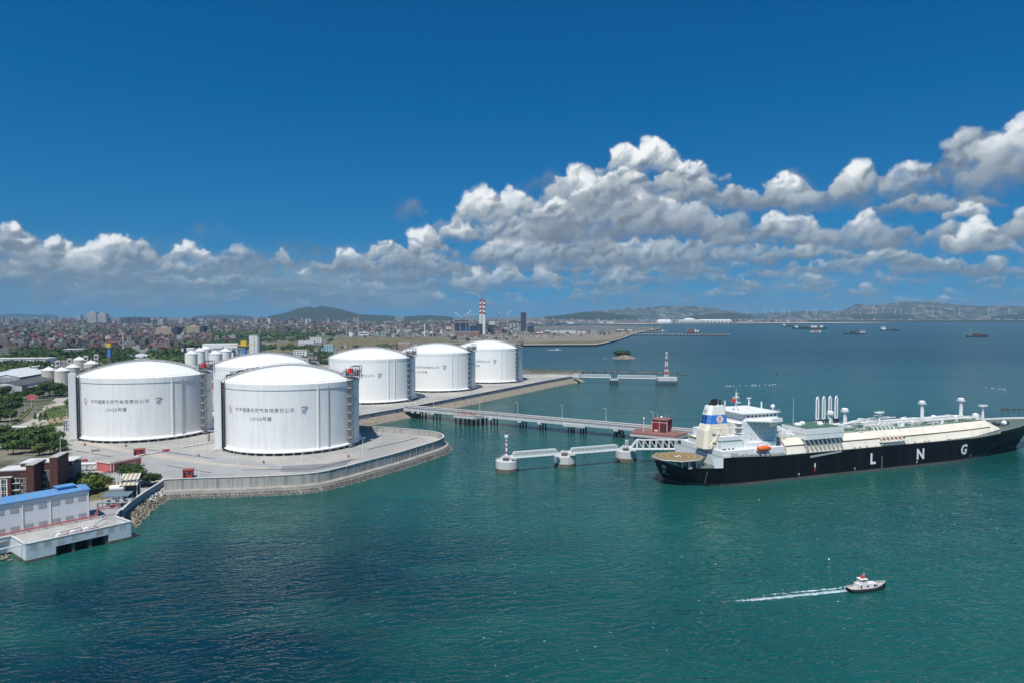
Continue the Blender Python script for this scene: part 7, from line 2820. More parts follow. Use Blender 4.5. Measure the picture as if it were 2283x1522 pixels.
spots = []
for py in (788, 784, 780, 776.5, 773, 770, 767, 764.5, 762):
    px = -10 + rgt.uniform(0, 12)
    lim = 330 + (788 - py) * 8
    while px < lim:
        spots.append((px, py + rgt.uniform(-1.5, 1.5)))
        px += rgt.uniform(13, 22) * (at(0, 775, G).y / at(0, py, G).y) ** .5
spots = sorted(spots, key=lambda s: -s[1])[:292]
cnt = {}
for px, py in spots:
    w, d, fl, a, wi, ri = rand_house()
    p = far_at(px, py)
    mb = MB()
    house_geo(mb, 0, 0, 0, w, d, fl, a, wi, ri, True)
    o = mb.build('town_house', HM)
    o.location = p
    zone = 'left end' if px < 120 else ('middle' if px < 260 else 'right end')
    rw_ = 'nearest rows' if py > 776 else 'second rows'
    tag(o, '%s %s storey house, %s, %s of the town, %s' % (WCOL[wi][0], ('two', 'three', 'four', 'five', 'six')[fl - 2], RCOL[ri][0], rw_, zone), 'house', 'houses in the nearest rows of the town', 'thing')
yh = MB()
o = None
# landmark blocks of the town
def slab(px0, px1, top, bot, m, label, depth=25, win=5.0, fl=3.4, cat='apartment block', group=None):
    p, q = far_at(px0, bot), far_at(px1, bot)
    w = (q - p).length
    h = atd(px0, top, p.y).z - G
    t = thing('apartment_block', label, cat, p, 0, group)
    MB().box(0, w, 0, depth, 0, h).build('wall', m, t)
    MB().box(w * .3, w * .7, depth * .2, depth * .8, h, h + 4).build('roof_hut', m, t)
    wm_ = MB()
    nf = max(2, int(h / fl))
    nx = max(2, int(w / win))
    for f_ in range(nf):
        for k in range(nx):
            x0 = (k + .2) * w / nx
            wm_.box(x0, x0 + w / nx * .6, -.15, 0, (f_ + .3) * h / nf, (f_ + .75) * h / nf)
    wm_.build('windows', GLASS, t)['kind'] = 'stuff'
    return t


BEI = mat('beige_block_wall', (.50, .39, .28), .85, .06, .05)
slab(347, 382, 731, 756, BEI, 'wide beige apartment block standing over the town roofs', 30)
slab(383, 397, 731, 755, DGREY, 'dark slab block against the wide beige apartment block', 30)
slab(415, 445, 728, 751, BEI, 'second beige apartment block, right of the dark slab', 30)
slab(446, 455, 729, 750, DGREY, 'dark slab block against the second beige apartment block', 30)
TWG = 'tall apartment towers of the town'
TWM = mat('tower_grey_wall', (.44, .43, .40), .85, .08, .03)
TWD = mat('tower_dark_wall', (.085, .09, .10), .85, .1, .03)
for x0, x1, top, bot, m_, lb in ((196, 215, 697, 724, TWM, 'taller grey twin tower with stepped top over the town'), (218, 237, 700, 724, TWM, 'shorter grey twin tower right of the tallest one'), (273, 287, 709, 724, TWD, 'dark apartment tower left in its row of three'), (290, 312, 708, 724, TWD, 'dark apartment tower in the middle of its row of three'), (314, 331, 709, 724, TWD, 'dark apartment tower right in its row of three'), (354, 364, 713, 728, TWM, 'lone small grey tower above the beige apartment block'), (172, 180, 703, 718, TWM, 'slim far tower left of the twin towers')):
    t = slab(x0, x1, top, bot, m_, lb, 40, 9, 7, 'tower block', TWG)
    w = t.children[0].dimensions.x if False else (far_at(x1, bot) - far_at(x0, bot)).length
    h = atd(x0, top, far_at(x0, bot).y).z - G
    for fx in (0.0, .34, .68):
        MB().box(w * fx + w * .04, w * fx + w * .14, -3, 0, 0, h * (.93 + .05 * (fx > .2))).build('fin', m_, t)
    MB().box(w * .2, w * .8, 5, 30, h, h * 1.07).build('crown_block', m_, t)
# the rest of the town, too many to count
mb = MB()
n = 0
while n < 6200:
    d_ = 2050 + (9500 - 2050) * rgt.random() ** 1.5
    px = rgt.uniform(-60, 800 if d_ > 2500 else 470)
    x = (px - CX) / F_PX * d_
    if px > 470 and d_ < 2900:
        continue
    w, d, fl, a, wi, ri = rand_house()
    k = 1.0 + (d_ > 4500) * .6
    if d_ > 5000 and rgt.random() < .06:
        fl = rgt.randint(9, 16)
    house_geo(mb, x, d_, G - .6, w * k, d * k, fl, a, wi, ri, False)
    n += 1
n = 0
while n < 1700:
    d_ = 3100 + 5500 * rgt.random() ** 1.3
    px = rgt.uniform(780, 1260)
    x = (px - CX) / F_PX * d_
    if px > 1140 and d_ < 5600:
        n += 1
        continue
    w, d, fl, a, wi, ri = rand_house()
    house_geo(mb, x, d_, G - .6, w * 1.4, d * 1.4, fl, a, wi, ri, False)
    n += 1
n = 0
while n < 1500:                                     # villages on the far shore
    px = rgt.uniform(1180, 2330)
    d_ = rgt.uniform(7350, 8600) if px < 1800 else rgt.uniform(8150, 9200)
    x = (px - CX) / F_PX * d_
    w, d, fl, a, wi, ri = rand_house()
    wi = rgt.choice((1, 2, 3, 3, 4, 4, 7))
    house_geo(mb, x, d_, G - .6, w * 1.6, d * 1.6, fl + (rgt.random() < .1) * 5, a, wi, ri, False)
    n += 1
tag(mb.build('town_houses', HM), 'dense far rows of town houses fading towards the horizon', None, None, 'stuff')

# ------------------------------------------------------------------ belts of trees
def blob(mb, c, r, h, rg_, leaves=26):
    vs = []
    for j in range(3):
        th = math.pi * (j + .7) / 3.6
        for k in range(6):
            a = 2 * math.pi * k / 6 + j
            q = r * rg_.uniform(.7, 1.05)
            vs.append((c[0] + q * math.sin(th) * math.cos(a), c[1] + q * math.sin(th) * math.sin(a), c[2] + h * (.5 + .5 * math.cos(th)) * rg_.uniform(.85, 1.1)))
    mb.add(vs, [(j * 6 + k, j * 6 + (k + 1) % 6, j * 6 + 6 + (k + 1) % 6, j * 6 + 6 + k) for j in range(2) for k in range(6)] + [tuple(range(6))])
    for k in range(leaves):
        a, e = rg_.uniform(0, 6.28), rg_.uniform(.1, 1.4)
        p = Vector((c[0] + r * 1.05 * math.cos(a) * math.cos(e), c[1] + r * 1.05 * math.sin(a) * math.cos(e), c[2] + h * .4 + h * .62 * math.sin(e)))
        s = r * rg_.uniform(.2, .4)
        mb.add([p + Vector((rg_.uniform(-s, s), rg_.uniform(-s, s), rg_.uniform(-s, s))) for _ in range(3)], [(0, 1, 2)])


belts = [((0, 110), (806, 838), 260, 9), ((0, 60), (838, 848), 40, 7), ((60, 300), (790, 818), 480, 11), ((180, 300), (812, 824), 50, 7), ((335, 425), (796, 814), 120, 11), ((380, 560), (762, 776), 200, 9), ((540, 740), (772, 782), 90, 6), ((560, 740), (757, 762), 90, 6), ((600, 730), (800, 815), 60, 6), ((690, 740), (788, 800), 30, 6), ((840, 900), (772, 778), 30, 6), ((0, 330), (752, 790), 260, 7), ((330, 700), (742, 757), 260, 9), ((0, 760), (716, 750), 900, 12), ((760, 1000), (732, 738), 120, 10), ((780, 1150), (716, 730), 200, 14)]
mbs = [MB(), MB()]
rgb2 = random.Random(31)
for (x0, x1), (y0, y1), n, r in belts:
    for k in range(n):
        p = far_at(rgb2.uniform(x0, x1), rgb2.uniform(y0, y1), G - .6)
        s = r * rgb2.uniform(.7, 1.25)
        blob(mbs[rgb2.random() < .3], (p.x, p.y, p.z), s, s * 1.25, rgb2, 26 if p.y < 1600 else 8)
tag(mbs[0].build('tree_belt', LEAF[0]), 'dark green belts of trees around the warehouses and town', None, None, 'stuff')
tag(mbs[1].build('tree_belt', LEAF[1]), 'lighter green trees mixed in the belts round the town', None, None, 'stuff')
# far wood along the opposite shore
mb = MB()
for k in range(900):
    px = rgb2.uniform(1620, 2330)
    d_ = rgb2.uniform(7750, 7900) if px < 1800 else rgb2.uniform(8020, 8130)
    blob(mb, ((px - CX) / F_PX * d_, d_, G - .6), rgb2.uniform(14, 30), rgb2.uniform(12, 22), rgb2, 0)
tag(mb.build('far_wood', LEAF[0]), 'low dark wood along the opposite shore', None, None, 'stuff')

# ------------------------------------------------------------------ open ground: fields, reclaimed land, sand
FIELD = mat('yellow_field', (.15, .125, .06), .95, .3, .01, coords='World')
SAND = mat('sandy_fill', (.22, .18, .13), .95, .18, .01, coords='World')
SANDL = mat('pale_beach_sand', (.50, .42, .34), .95, .12, .005, coords='World')
MUD = mat('grey_mud', (.12, .125, .125), .9, .2, .005, coords='World')


def patch(name, px, m, z, label):
    mb = MB()
    mb.poly([at(x, y, z) for x, y in px])
    return tag(mb.build(name, m), label, None, None, 'structure')


Z0 = G - .6
patch('field', [(560, 776), (620, 764), (700, 758), (780, 754), (1000, 754), (1030, 757), (900, 768), (760, 772), (650, 776)], FIELD, Z0 + .05, 'yellow grass field beyond the tanks')
patch('field', [(560, 783), (740, 776), (900, 774), (1000, 770), (1000, 776), (740, 785)], MATS['dry_lawn'], Z0 + .1, 'strip of rough grass beyond the tanks')
patch('reclaimed_ground', [(1020, 762), (1060, 754), (1180, 747), (1300, 743.5), (1400, 739.5), (1462, 733), (1470, 734), (1440, 738), (1400, 748), (1370, 756), (1320, 760), (1160, 762)], SAND, Z0 + .05, 'sandy reclaimed ground in front of the power station')
patch('reclaimed_ground', [(1165, 767), (1330, 766.5), (1350, 762), (1376, 756.5), (1410, 745.5), (1404, 745), (1360, 757), (1325, 761), (1165, 762)], FIELD, Z0 + .1, 'grassy bank of the reclaimed ground')
patch('embankment', [(1165, 768.6), (1328, 767.8), (1350, 763.8), (1379, 756.8), (1411, 745.6), (1408, 745.3), (1376, 756.2), (1348, 762.6), (1326, 766.5), (1165, 767)], CONC, Z0 + .15, 'pale stone embankment of the reclaimed ground')
patch('pond', [(1155, 737), (1250, 731), (1360, 729.5), (1450, 731.5), (1380, 736), (1250, 739)], MUD, Z0 + .08, 'grey settling pond behind the reclaimed ground')
patch('beach', [(1480, 722.0), (1640, 720.2), (1800, 718.6), (1940, 718.8), (1985, 719.3), (1860, 720.4), (1700, 720.7), (1560, 721.6)], SANDL, Z0 + .06, 'pale sand beach across the bay')
patch('beach', [(1320, 722.6), (1420, 721.4), (1500, 721.6), (1480, 722.4), (1400, 723.2)], SANDL, Z0 + .06, 'pale sand spit left of the white factory')
# lamp poles, huts and vehicles on the reclaimed ground
for i, (x, y, w, h, m_, lb) in enumerate(((1248, 743.5, 70, 9, SHEDW, 'long white site shed on the reclaimed ground'), (1228, 744, 34, 7, PGREY, 'grey site shed left of the long white one'), (1288, 743, 34, 6, SHEDW, 'small white site cabin right of the long shed'), (1196, 748, 26, 10, mat('site_red', (.30, .07, .06), .8, .12, .1), 'red roofed site hut at the left of the reclaimed ground'), (1216, 744, 22, 11, MATS['refinery_rust'], 'rusty site hut beside the grey shed'), (1376, 740, 30, 9, MATS['refinery_rust'], 'rusty block near the end of the reclaimed ground'), (1400, 739, 30, 6, PGREY, 'grey store near the end of the reclaimed ground'))):
    t = thing('site_shed', lb, 'shed', far_at(x, y), 0, 'sheds on the reclaimed ground')
    MB().box(0, w, 0, 14, 0, h).build('wall', m_, t)
    MB().add([(-1, -1, h), (w + 1, -1, h), (w + 1, 7, h + 2.5), (-1, 7, h + 2.5), (w + 1, 15, h), (-1, 15, h)], [(0, 1, 2, 3), (3, 2, 4, 5)]).build('roof', CONCL, t)
    MB().box(w * .4, w * .6, -.15, 0, 0, h * .6).build('door', DARKM, t)
for i, x in enumerate((1170, 1200, 1222, 1247, 1266, 1283, 1299, 1311, 1334, 1353, 1361, 1369)):
    t = thing('power_pole', '%s power pole from the left along the reclaimed ground' % ('first', 'second', 'third', 'fourth', 'fifth', 'sixth', 'seventh', 'eighth', 'ninth', 'tenth', 'eleventh', 'last')[i], 'pole', far_at(x, 751 - (x - 1170) * .05), 0, 'power poles on the reclaimed ground')
    MB().cyl(0, 0, 0, 24, .6, .4, 6).build('post', GREYM, t)
    MB().box(-3, 3, -.3, .3, 21, 21.6).build('cross_arm', GREYM, t)
# dark mast and telecom poles in the left distance
for px_, py_, top, lb in ((275, 790, 740, 'white telecom mast in the town left of the beige block'), (773, 752, 711, 'tall thin flare stack at the left end of the refinery'), (799, 751, 702, 'tallest flare stack of the refinery'), (947, 751, 723, 'pale stack in the middle of the refinery'), (569, 716, 696, 'far slim mast left of the round hill'), (612, 716, 696, 'far slim mast at the foot of the round hill')):
    p = far_at(px_, py_)
    h = atd(px_, top, p.y).z - G
    t = thing('mast', lb, 'mast', p)
    MB().cyl(0, 0, 0, h, max(.8, p.y * .0007), max(.5, p.y * .0005), 6).build('pole', WPAINT if px_ in (275, 947) else GREYM, t)
    MB().box(-2, 2, -.4, .4, h * .8, h * .82).build('cross_arm', GREYM, t)

# small clutter of the works: containers, heaps, pipes, vehicles too small to tell apart
mbc = [MB(), MB(), MB()]
rgc = random.Random(77)
for k in range(900):
    if k < 420:
        px, py = rgc.uniform(990, 1420), rgc.uniform(738, 760)
        if px > 1180 and py > 757 - (px - 1180) * .06:
            continue
    elif k < 700:
        px, py = rgc.uniform(600, 1010), rgc.uniform(738, 752)
    else:
        px, py = rgc.uniform(700, 1040), rgc.uniform(772, 792)
    p = far_at(px, py)
    s_ = rgc.uniform(1.5, 7)
    mbc[k % 3].obox((p.x, p.y), s_ * rgc.uniform(.5, 2.5), s_ * .8, G - .6, G + s_ * rgc.uniform(.4, 1.6), rgc.uniform(-.3, .3))
    if k % 5 == 0:
        mbc[k % 3].cyl(p.x + 4, p.y, G - .6, G + rgc.uniform(8, 22), .5, .3, 5)
for m_, b_ in zip((DGREY, PGREY, MATS['refinery_rust']), mbc):
    tag(b_.build('works_clutter', m_), 'small industrial clutter spread over the works yards', None, None, 'stuff')

# ------------------------------------------------------------------ hills
HILL = mat('wooded_hill', (.028, .04, .022), .95, .3, .002, coords='World')
t_ = HILL.node_tree
g_ = NG(t_)
ge = t_.nodes.new('ShaderNodeNewGeometry')
hc = g_.mix(g_.mrange(g_.noise(ge.outputs['Position'], .006, 5.0, .62), .52, .66), (.040, .058, .026), (.24, .20, .16))
HILLR = mat('rocky_hill', (.1, .1, .08), .95)
t2_ = HILLR.node_tree
g2 = NG(t2_)
ge2 = t2_.nodes.new('ShaderNodeNewGeometry')
hc2 = g2.mix(g2.mrange(g2.noise(ge2.outputs['Position'], .007, 5.0, .65), .48, .60), (.036, .05, .028), (.19, .165, .14))
t2_.links.new(hc2, t2_.nodes['Principled BSDF'].inputs['Base Color'])


def hill(prof, Y, depth, m, label, seed):
    """Ridge whose skyline passes through the given pixels at the distance Y."""
    from mathutils import noise as mn
    pts = []
    x0, x1 = prof[0][0], prof[-1][0]
    nx = 90
    ny = 14
    vs = []
    for i in range(nx + 1):
        px = x0 + (x1 - x0) * i / nx
        py = interp(prof, px)
        c = atd(px, py, Y)
        hh = max(0, c.z - G)
        for j in range(ny + 1):
            v = (j / ny - .5) * 2
            y = Y + v * depth
            fall = max(0, 1 - abs(v) ** 1.4)
            nz_ = mn.noise(Vector((c.x * .004 + seed, y * .004, seed))) * .5 + mn.noise(Vector((c.x * .012 + seed, y * .012, seed))) * .25
            vs.append((c.x * y / Y, y, G - 3 + hh * fall * (1 + .35 * nz_ * (abs(v) > .12)) + 3 * fall))
    fs = [(i * (ny + 1) + j, (i + 1) * (ny + 1) + j, (i + 1) * (ny + 1) + j + 1, i * (ny + 1) + j + 1) for i in range(nx) for j in range(ny)]
    tag(MB().add(vs, fs).build('hill', m, None, True), label, None, None, 'structure')


hill([(596, 706), (640, 697), (665, 688), (690, 684), (702, 687), (716, 682), (736, 685), (760, 690), (800, 701), (880, 705)], 8800, 900, HILL, 'dark round wooded hill above the town', 1)
hill([(-60, 704), (0, 703), (20, 700.5), (40, 699.5), (56, 702), (70, 700.5), (88, 703), (106, 701), (130, 704.5)], 15000, 900, HILL, 'far low hills at the left horizon', 2)
hill([(430, 706), (470, 702.5), (500, 702), (540, 704), (560, 706)], 13000, 800, HILL, 'far low rise left of the round hill', 3)
hill([(900, 706), (940, 703.5), (960, 703), (985, 705), (1010, 707)], 9000, 600, HILL, 'low wooded rise left of the power station', 4)
hill([(1215, 706), (1270, 701), (1300, 697), (1322, 695.5), (1345, 697), (1380, 701.5), (1420, 706)], 9200, 500, HILL, 'dark low hill right of the power station', 5)
hill([(1250, 703), (1290, 697), (1300, 695.5), (1345, 692), (1400, 688), (1440, 686), (1470, 683.5), (1490, 682), (1515, 682.5), (1545, 684), (1570, 684), (1600, 690), (1650, 697), (1700, 703)], 14000, 900, HILLR, 'pale long ridge with wind turbines', 6)
hill([(1540, 705), (1580, 700), (1618, 697.5), (1640, 699), (1680, 704)], 9600, 450, HILL, 'small dark hill behind the white factory', 7)
hill([(1640, 704), (1700, 699), (1780, 694), (1830, 693.5), (1860, 695), (1890, 691), (1930, 700)], 13000, 800, HILLR, 'low ridge with turbines in the right distance', 8)
hill([(1845, 702), (1870, 695), (1890, 688), (1908, 678.5), (1916, 677), (1928, 681), (1945, 680), (1965, 680.5), (1990, 676), (2025, 673), (2060, 674), (2078, 672), (2090, 675), (2130, 680), (2160, 682), (2190, 683), (2225, 681.5), (2260, 682.5), (2300, 686), (2420, 695)], 11500, 1300, HILLR, 'broad rocky hill range at the right horizon', 9)
hill([(1900, 705), (1945, 700), (1990, 701), (2040, 704)], 9700, 300, HILL, 'dark foothill below the broad range', 10)
hill([(2210, 706), (2250, 702), (2300, 699), (2400, 700)], 9500, 300, HILL, 'dark foothill at the right edge', 11)

# ------------------------------------------------------------------ wind turbines
TBW = mat('turbine_white', (.75, .76, .77), .5, .03, .05)
tower_me = MB().cyl(0, 0, 0, 70, 3.0, 1.8, 8).build('tower', TBW, data_only=True)
nac_me = MB().box(-2.2, 2.2, -3, 5, 69, 73).build('nacelle', TBW, data_only=True)
bl = MB()
bl.hexa([(-1.9, -.4, 1), (1.9, -.4, 1), (1.9, .4, 1), (-1.9, .4, 1), (-.5, -.2, 36), (.5, -.2, 36), (.5, .2, 36), (-.5, .2, 36)])
blade_me = bl.build('blade', TBW, data_only=True)
tbs = [(1345, 694, 13000), (1352, 699, 12000), (1368, 692, 13000), (1388, 696, 12500), (1418, 693, 13000), (1437, 692, 13200), (1466, 702, 10500), (1472, 701, 10500), (1477, 702, 10500), (1664, 702, 11000), (1706, 701, 10000), (1722, 700, 10500), (1744, 703, 9800), (1749, 702, 9800), (1760, 703, 10000), (1800, 702, 10000), (1812, 701, 9600), (1819, 702, 9800), (1862, 699, 10500), (1870, 703, 9500), (1918, 700, 9900), (1946, 698, 10200), (1953, 700, 10000), (1968, 697, 9600), (1996, 701, 10000), (2009, 702, 9600), (2037, 698, 9700), (2079, 702, 9400), (2096, 702, 9400), (2139, 701, 9000), (2204, 702, 9200), (2250, 701, 8900)]
for i, (px, py, Y) in enumerate(tbs):
    c = atd(px, py, Y)
    ix = sum(1 for q in tbs if q[0] < px)
    where = 'on the pale ridge by the power station' if px < 1480 else ('behind the beach' if px < 1880 else 'below the broad hill range')
    n_in = [q[0] for q in tbs if (q[0] < 1480) == (px < 1480) and (q[0] < 1880) == (px < 1880)].index(px)
    t = thing('wind_turbine', 'wind turbine %s, %s from the left' % (where, ('first', 'second', 'third', 'fourth', 'fifth', 'sixth', 'seventh', 'eighth', 'ninth', 'tenth', 'eleventh', 'twelfth', 'thirteenth', 'fourteenth')[n_in]), 'wind turbine', (c.x, c.y, c.z - 6), 0, 'wind turbines on the far hills')
    link('tower', tower_me, t)
    link('nacelle', nac_me, t)
    a0 = rgt.uniform(0, 2)
    for k in range(3):
        o = link('blade', blade_me, t)
        o.location = (0, -3.6, 71)
        o.rotation_euler = (0, a0 + k * 2 * math.pi / 3, 0)

# ------------------------------------------------------------------ white factory on the opposite shore and storage spheres
wf = thing('white_factory', 'long low white factory across the bay', 'factory', far_at(1513, 720.5, G), 0)
L0 = (far_at(1631, 720.5) - far_at(1513, 720.5)).length
MB().box(0, L0 * .4, 0, 60, 0, 34).build('hall', WH2, wf)
MB().box(L0 * .4, L0, 0, 60, 0, 26).build('hall', WH2, wf)
MB().lathe([(60, 20), (58, 34), (50, 42), (30, 48), (.1, 50)], 20, 120, 60).build('dome', WH2, wf, 40)
for k in range(9):
    MB().box(L0 * .45 + k * 38, L0 * .45 + k * 38 + 24, -3, 0, 0, 12).build('opening', DARKM, wf)
    MB().box(L0 * .02 + k * 26, L0 * .02 + k * 26 + 12, -3, 0, 0, 14).build('opening', DARKM, wf)
MB().add([(L0 * .4, -2, 26), (L0, -2, 26), (L0, 30, 36), (L0 * .4, 30, 36), (L0, 62, 26), (L0 * .4, 62, 26)], [(0, 1, 2, 3), (3, 2, 4, 5)]).build('roof', WH2, wf)
for i, x in enumerate((1472, 1481, 1490)):
    t = thing('storage_sphere', '%s of three white storage domes left of the white factory' % ('leftmost', 'middle one', 'rightmost')[i], 'storage dome', far_at(x, 720.5), 0, 'white storage domes')
    MB().lathe([(34, 0), (34, 16), (28, 28), (16, 35), (.1, 37)], 16).build('dome', WH2, t, True)
    MB().cyl(0, 0, 36, 40, 4, 4, 8).build('hatch', PGREY, t)
for i, (x, y, w) in enumerate(((1160, 723, 160), (1250, 722, 120), (1335, 720.5, 150))):
    t = thing('far_warehouse', '%s low pale warehouse on the far flats right of the power station' % ('leftmost', 'middle', 'rightmost')[i], 'warehouse', far_at(x, y), 0, 'pale far warehouses')
    MB().box(0, w, 0, 40, 0, 16).build('wall', SHEDW, t)
    MB().box(-2, w + 2, -2, 42, 16, 19).build('roof', CONCL, t)
    MB().box(w * .3, w * .5, -1, 0, 0, 10).build('door', DARKM, t)

# ------------------------------------------------------------------ pilot boat with its wake
pbp = at(1932, 1314)
pb = thing('pilot_boat', 'small white pilot boat with red trim and black hull under way', 'boat', pbp, math.radians(13))
pb.scale = (.7, .7, .7)
HB = [(-9.5, 1.9), (-7, 2.35), (-2, 2.5), (3, 2.4), (6.5, 1.7), (9, .7), (10.2, .05)]
mb = MB()
secs = []
for x, hb in HB:
    sheer = 1.5 + max(0, x) ** 2 * .013 + .2 * (x < -8)
    secs.append([(x - .5 * (x > 8), -hb * .8, -.6), (x, -hb, sheer * .6), (x, -hb, sheer), (x, hb, sheer), (x, hb, sheer * .6), (x - .5 * (x > 8), hb * .8, -.6)])
vs = [p for s_ in secs for p in s_]
mb.add(vs, [(i * 6 + k, (i + 1) * 6 + k, (i + 1) * 6 + k + 1, i * 6 + k + 1) for i in range(len(secs) - 1) for k in (0, 1, 3, 4)] + [(0, 1, 2, 3, 4, 5)])
mb.build('hull', HULL, pb)
mb = MB()
mb.add([(s_[2][0], s_[2][1] * .98, s_[2][2] - .15) for s_ in secs] + [(s_[3][0], s_[3][1] * .98, s_[3][2] - .15) for s_ in secs][::-1], [tuple(range(14))])
mb.build('deck', mat('boat_deck', (.50, .45, .40), .7, .1, .5), pb)
mb = MB()
for a, b in zip(secs, secs[1:]):
    for k in (2, 3):
        p, q = a[k], b[k]
        mb.add([p, q, (q[0], q[1], q[2] + .55), (p[0], p[1], p[2] + .55)], [(0, 1, 2, 3), (3, 2, 1, 0)])
mb.build('bulwark', WPAINT, pb)
tyre = MB()
for i in range(10):
    a, b = 2 * math.pi * i / 10, 2 * math.pi * (i + 1) / 10
    tyre.tube((.5 * math.cos(a), 0, .5 * math.sin(a)), (.5 * math.cos(b), 0, .5 * math.sin(b)), .16, 5)
tm = tyre.build('fender', DARKM, data_only=True)
for i in range(11):
    x = -8.5 + i * 1.5
    hb = interp(HB, x)
    for s in (-1, 1):
        o = link('fender', tm, pb)
        o.location = (x, s * (hb + .12), 1.0 + max(0, x) ** 2 * .008)
CABW = mat('cabin_white', (.74, .69, .66), .5, .06, .5)
MB().hexa([(-5.6, -1.8, 1.4), (5.2, -1.8, 1.4), (5.2, 1.8, 1.4), (-5.6, 1.8, 1.4), (-5.4, -1.7, 3.6), (4.6, -1.6, 3.3), (4.6, 1.6, 3.3), (-5.4, 1.7, 3.6)]).build('cabin', CABW, pb)
wh_ = MB().hexa([(-4.2, -1.5, 3.6), (-.6, -1.5, 3.6), (-.6, 1.5, 3.6), (-4.2, 1.5, 3.6), (-3.9, -1.4, 5.5), (-1.0, -1.4, 5.5), (-1.0, 1.4, 5.5), (-3.9, 1.4, 5.5)]).build('wheelhouse', CABW, pb)
MB().box(-4.4, -.5, -1.7, 1.7, 5.5, 5.65).build('roof', CABW, wh_)
for x in (-3.6, -2.5):
    MB().box(x, x + .8, -1.5, -1.44, 4.5, 5.2).build('window', GLASS, wh_)
MB().box(-.8, -.7, -1.2, 1.2, 4.5, 5.2).build('window', GLASS, wh_)
for x in (-4.6, 2.4):
    MB().box(x, x + .7, -1.86, -1.76, 1.6, 3.1).build('door', mat('door_dark_red', (.12, .02, .02), .6, .1, .5), pb)
MB().box(2.9, 4.4, -1.82, -1.72, 2.3, 2.8).build('side_window', GLASS, pb)
MB().box(-1.5, -.2, -1.84, -1.74, 2.3, 2.8).build('side_window', GLASS, pb)
MB().box(-3.0, -1.4, -.5, .5, 5.65, 7.0).build('stack', mat('boat_red', (.48, .08, .07), .6, .1, .5), pb)
mb = MB()
mb.cyl(-1.6, 0, 5.65, 8.6, .09, .05, 5)
mb.tube((-2.2, 0, 7.4), (-1.0, 0, 7.4), .08, 4)
mb.build('mast', WPAINT, pb)
mb = MB()
for x in range(6, 10):
    for s in (-1, 1):
        hb = interp(HB, x)
        mb.tube((x, s * hb * .9, 2.2), (x, s * hb * .9, 3.3), .05, 4)
mb.tube((6, -1.6, 3.2), (10, -.1, 3.4), .05, 4)
mb.tube((6, 1.6, 3.2), (10, .1, 3.4), .05, 4)
mb.build('bow_rail', WPAINT, pb)

FOAM = bpy.data.materials.new('sea_foam')
FOAM.use_nodes = True
ft = FOAM.node_tree
fg = NG(ft)
fb = ft.nodes['Principled BSDF']
fb.inputs['Base Color'].default_value = (.62, .74, .74, 1)
fb.inputs['Roughness'].default_value = .8
fgeo = ft.nodes.new('ShaderNodeNewGeometry')
fuv = ft.nodes.new('ShaderNodeAttribute')
fuv.attribute_name = 'fade'
nz1 = fg.noise(fgeo.outputs['Position'], .9, 5.0, .7)
nz2 = fg.noise(fg.vm('MULTIPLY', fgeo.outputs['Position'], (.25, .5, 1.0)), 1.0, 3.0, .6)
thr = fg.m('SUBTRACT', .82, fg.m('MULTIPLY', fuv.outputs['Fac'], .52))
al_ = fg.mrange(fg.m('ADD', fg.m('MULTIPLY', nz1, .6), fg.m('MULTIPLY', nz2, .4)), thr, fg.m('ADD', thr, .10), 0.0, .85)
ft.links.new(al_, fb.inputs['Alpha'])


def foam(name, quads, label):
    """Strips of surface foam; every vertex carries how dense the foam is."""
    vs, fs, fade = [], [], []
    for strip in quads:
        b = len(vs)
        for (p, q, f) in strip:
            m_ = (p + q) / 2
            vs += [(p.x, p.y, .03), (m_.x, m_.y, .03), (q.x, q.y, .03)]
            fade += [0, f, 0]
        for i in range(len(strip) - 1):
            k = b + i * 3
            fs += [(k, k + 3, k + 4, k + 1), (k + 1, k + 4, k + 5, k + 2)]
    me = bpy.data.meshes.new(name)
    me.from_pydata(vs, [], fs)
    at_ = me.attributes.new('fade', 'FLOAT', 'POINT')
    at_.data.foreach_set('value', fade)
    me.materials.append(FOAM)
    return tag(link(name, me), label, None, None, 'stuff')


strip1, strip2, bow = [], [], []
for i in range(26):
    t = i / 25
    px = 1897 - 300 * t
    py = 1313 + 36 * t - 6 * t * t
    strip1.append((at(px, py - 4.0 - 7 * t), at(px, py + 5.5 + 4 * t), 1.05 * (1 - t) ** .6 + .40))
    strip2.append((at(px, py - 14 - 8 * t), at(px, py + 3), (.55 * (1 - t) ** .4) + .24))
for i in range(7):
    t = i / 6
    bow.append((at(1972 - 50 * t, 1304 + 10 * t), at(1973 - 48 * t, 1308 + 13 * t), .4 + .9 * math.sin(math.pi * t)))
foam('boat_wake_foam', [strip1, strip2, bow], 'white foam wake trailing behind the pilot boat')
caps = []
rgf = random.Random(12)
for k in range(46):
    px, py = rgf.uniform(1050, 1900), rgf.uniform(1180, 1510)
    if k > 38:
        px, py = rgf.uniform(1500, 2283), rgf.uniform(1060, 1180)
    w = rgf.uniform(2, 7)
    caps.append([(at(px + w * j / 3, py - 1.2 + .4 * j), at(px + w * j / 3, py + 1.4 + .4 * j), (.2, 1.1, 1.0, .2)[j]) for j in range(4)])
foam('whitecap_foam', caps, 'scattered flecks of foam on the open water')
caps = []
for (a, b) in zip(WALL[:60], WALL[1:61]):
    d = (b - a).normalized()
    nr = Vector((d.y, -d.x, 0))
    caps.append([(a + nr * 4.6, a + nr * 6.8, .72), (b + nr * 4.6, b + nr * 6.8, .72)])
foam('shore_foam', caps, 'thin line of foam along the foot of the sea wall')
buoy = thing('white_buoy', 'tiny white float on the water above the pilot boat', 'buoy', at(1848, 1246.5))
MB().ball((0, 0, .15), .3, 10, 6).build('float', WPAINT, buoy, True)
MB().cyl(0, 0, .3, .6, .06, .04, 5).build('stem', WPAINT, buoy)

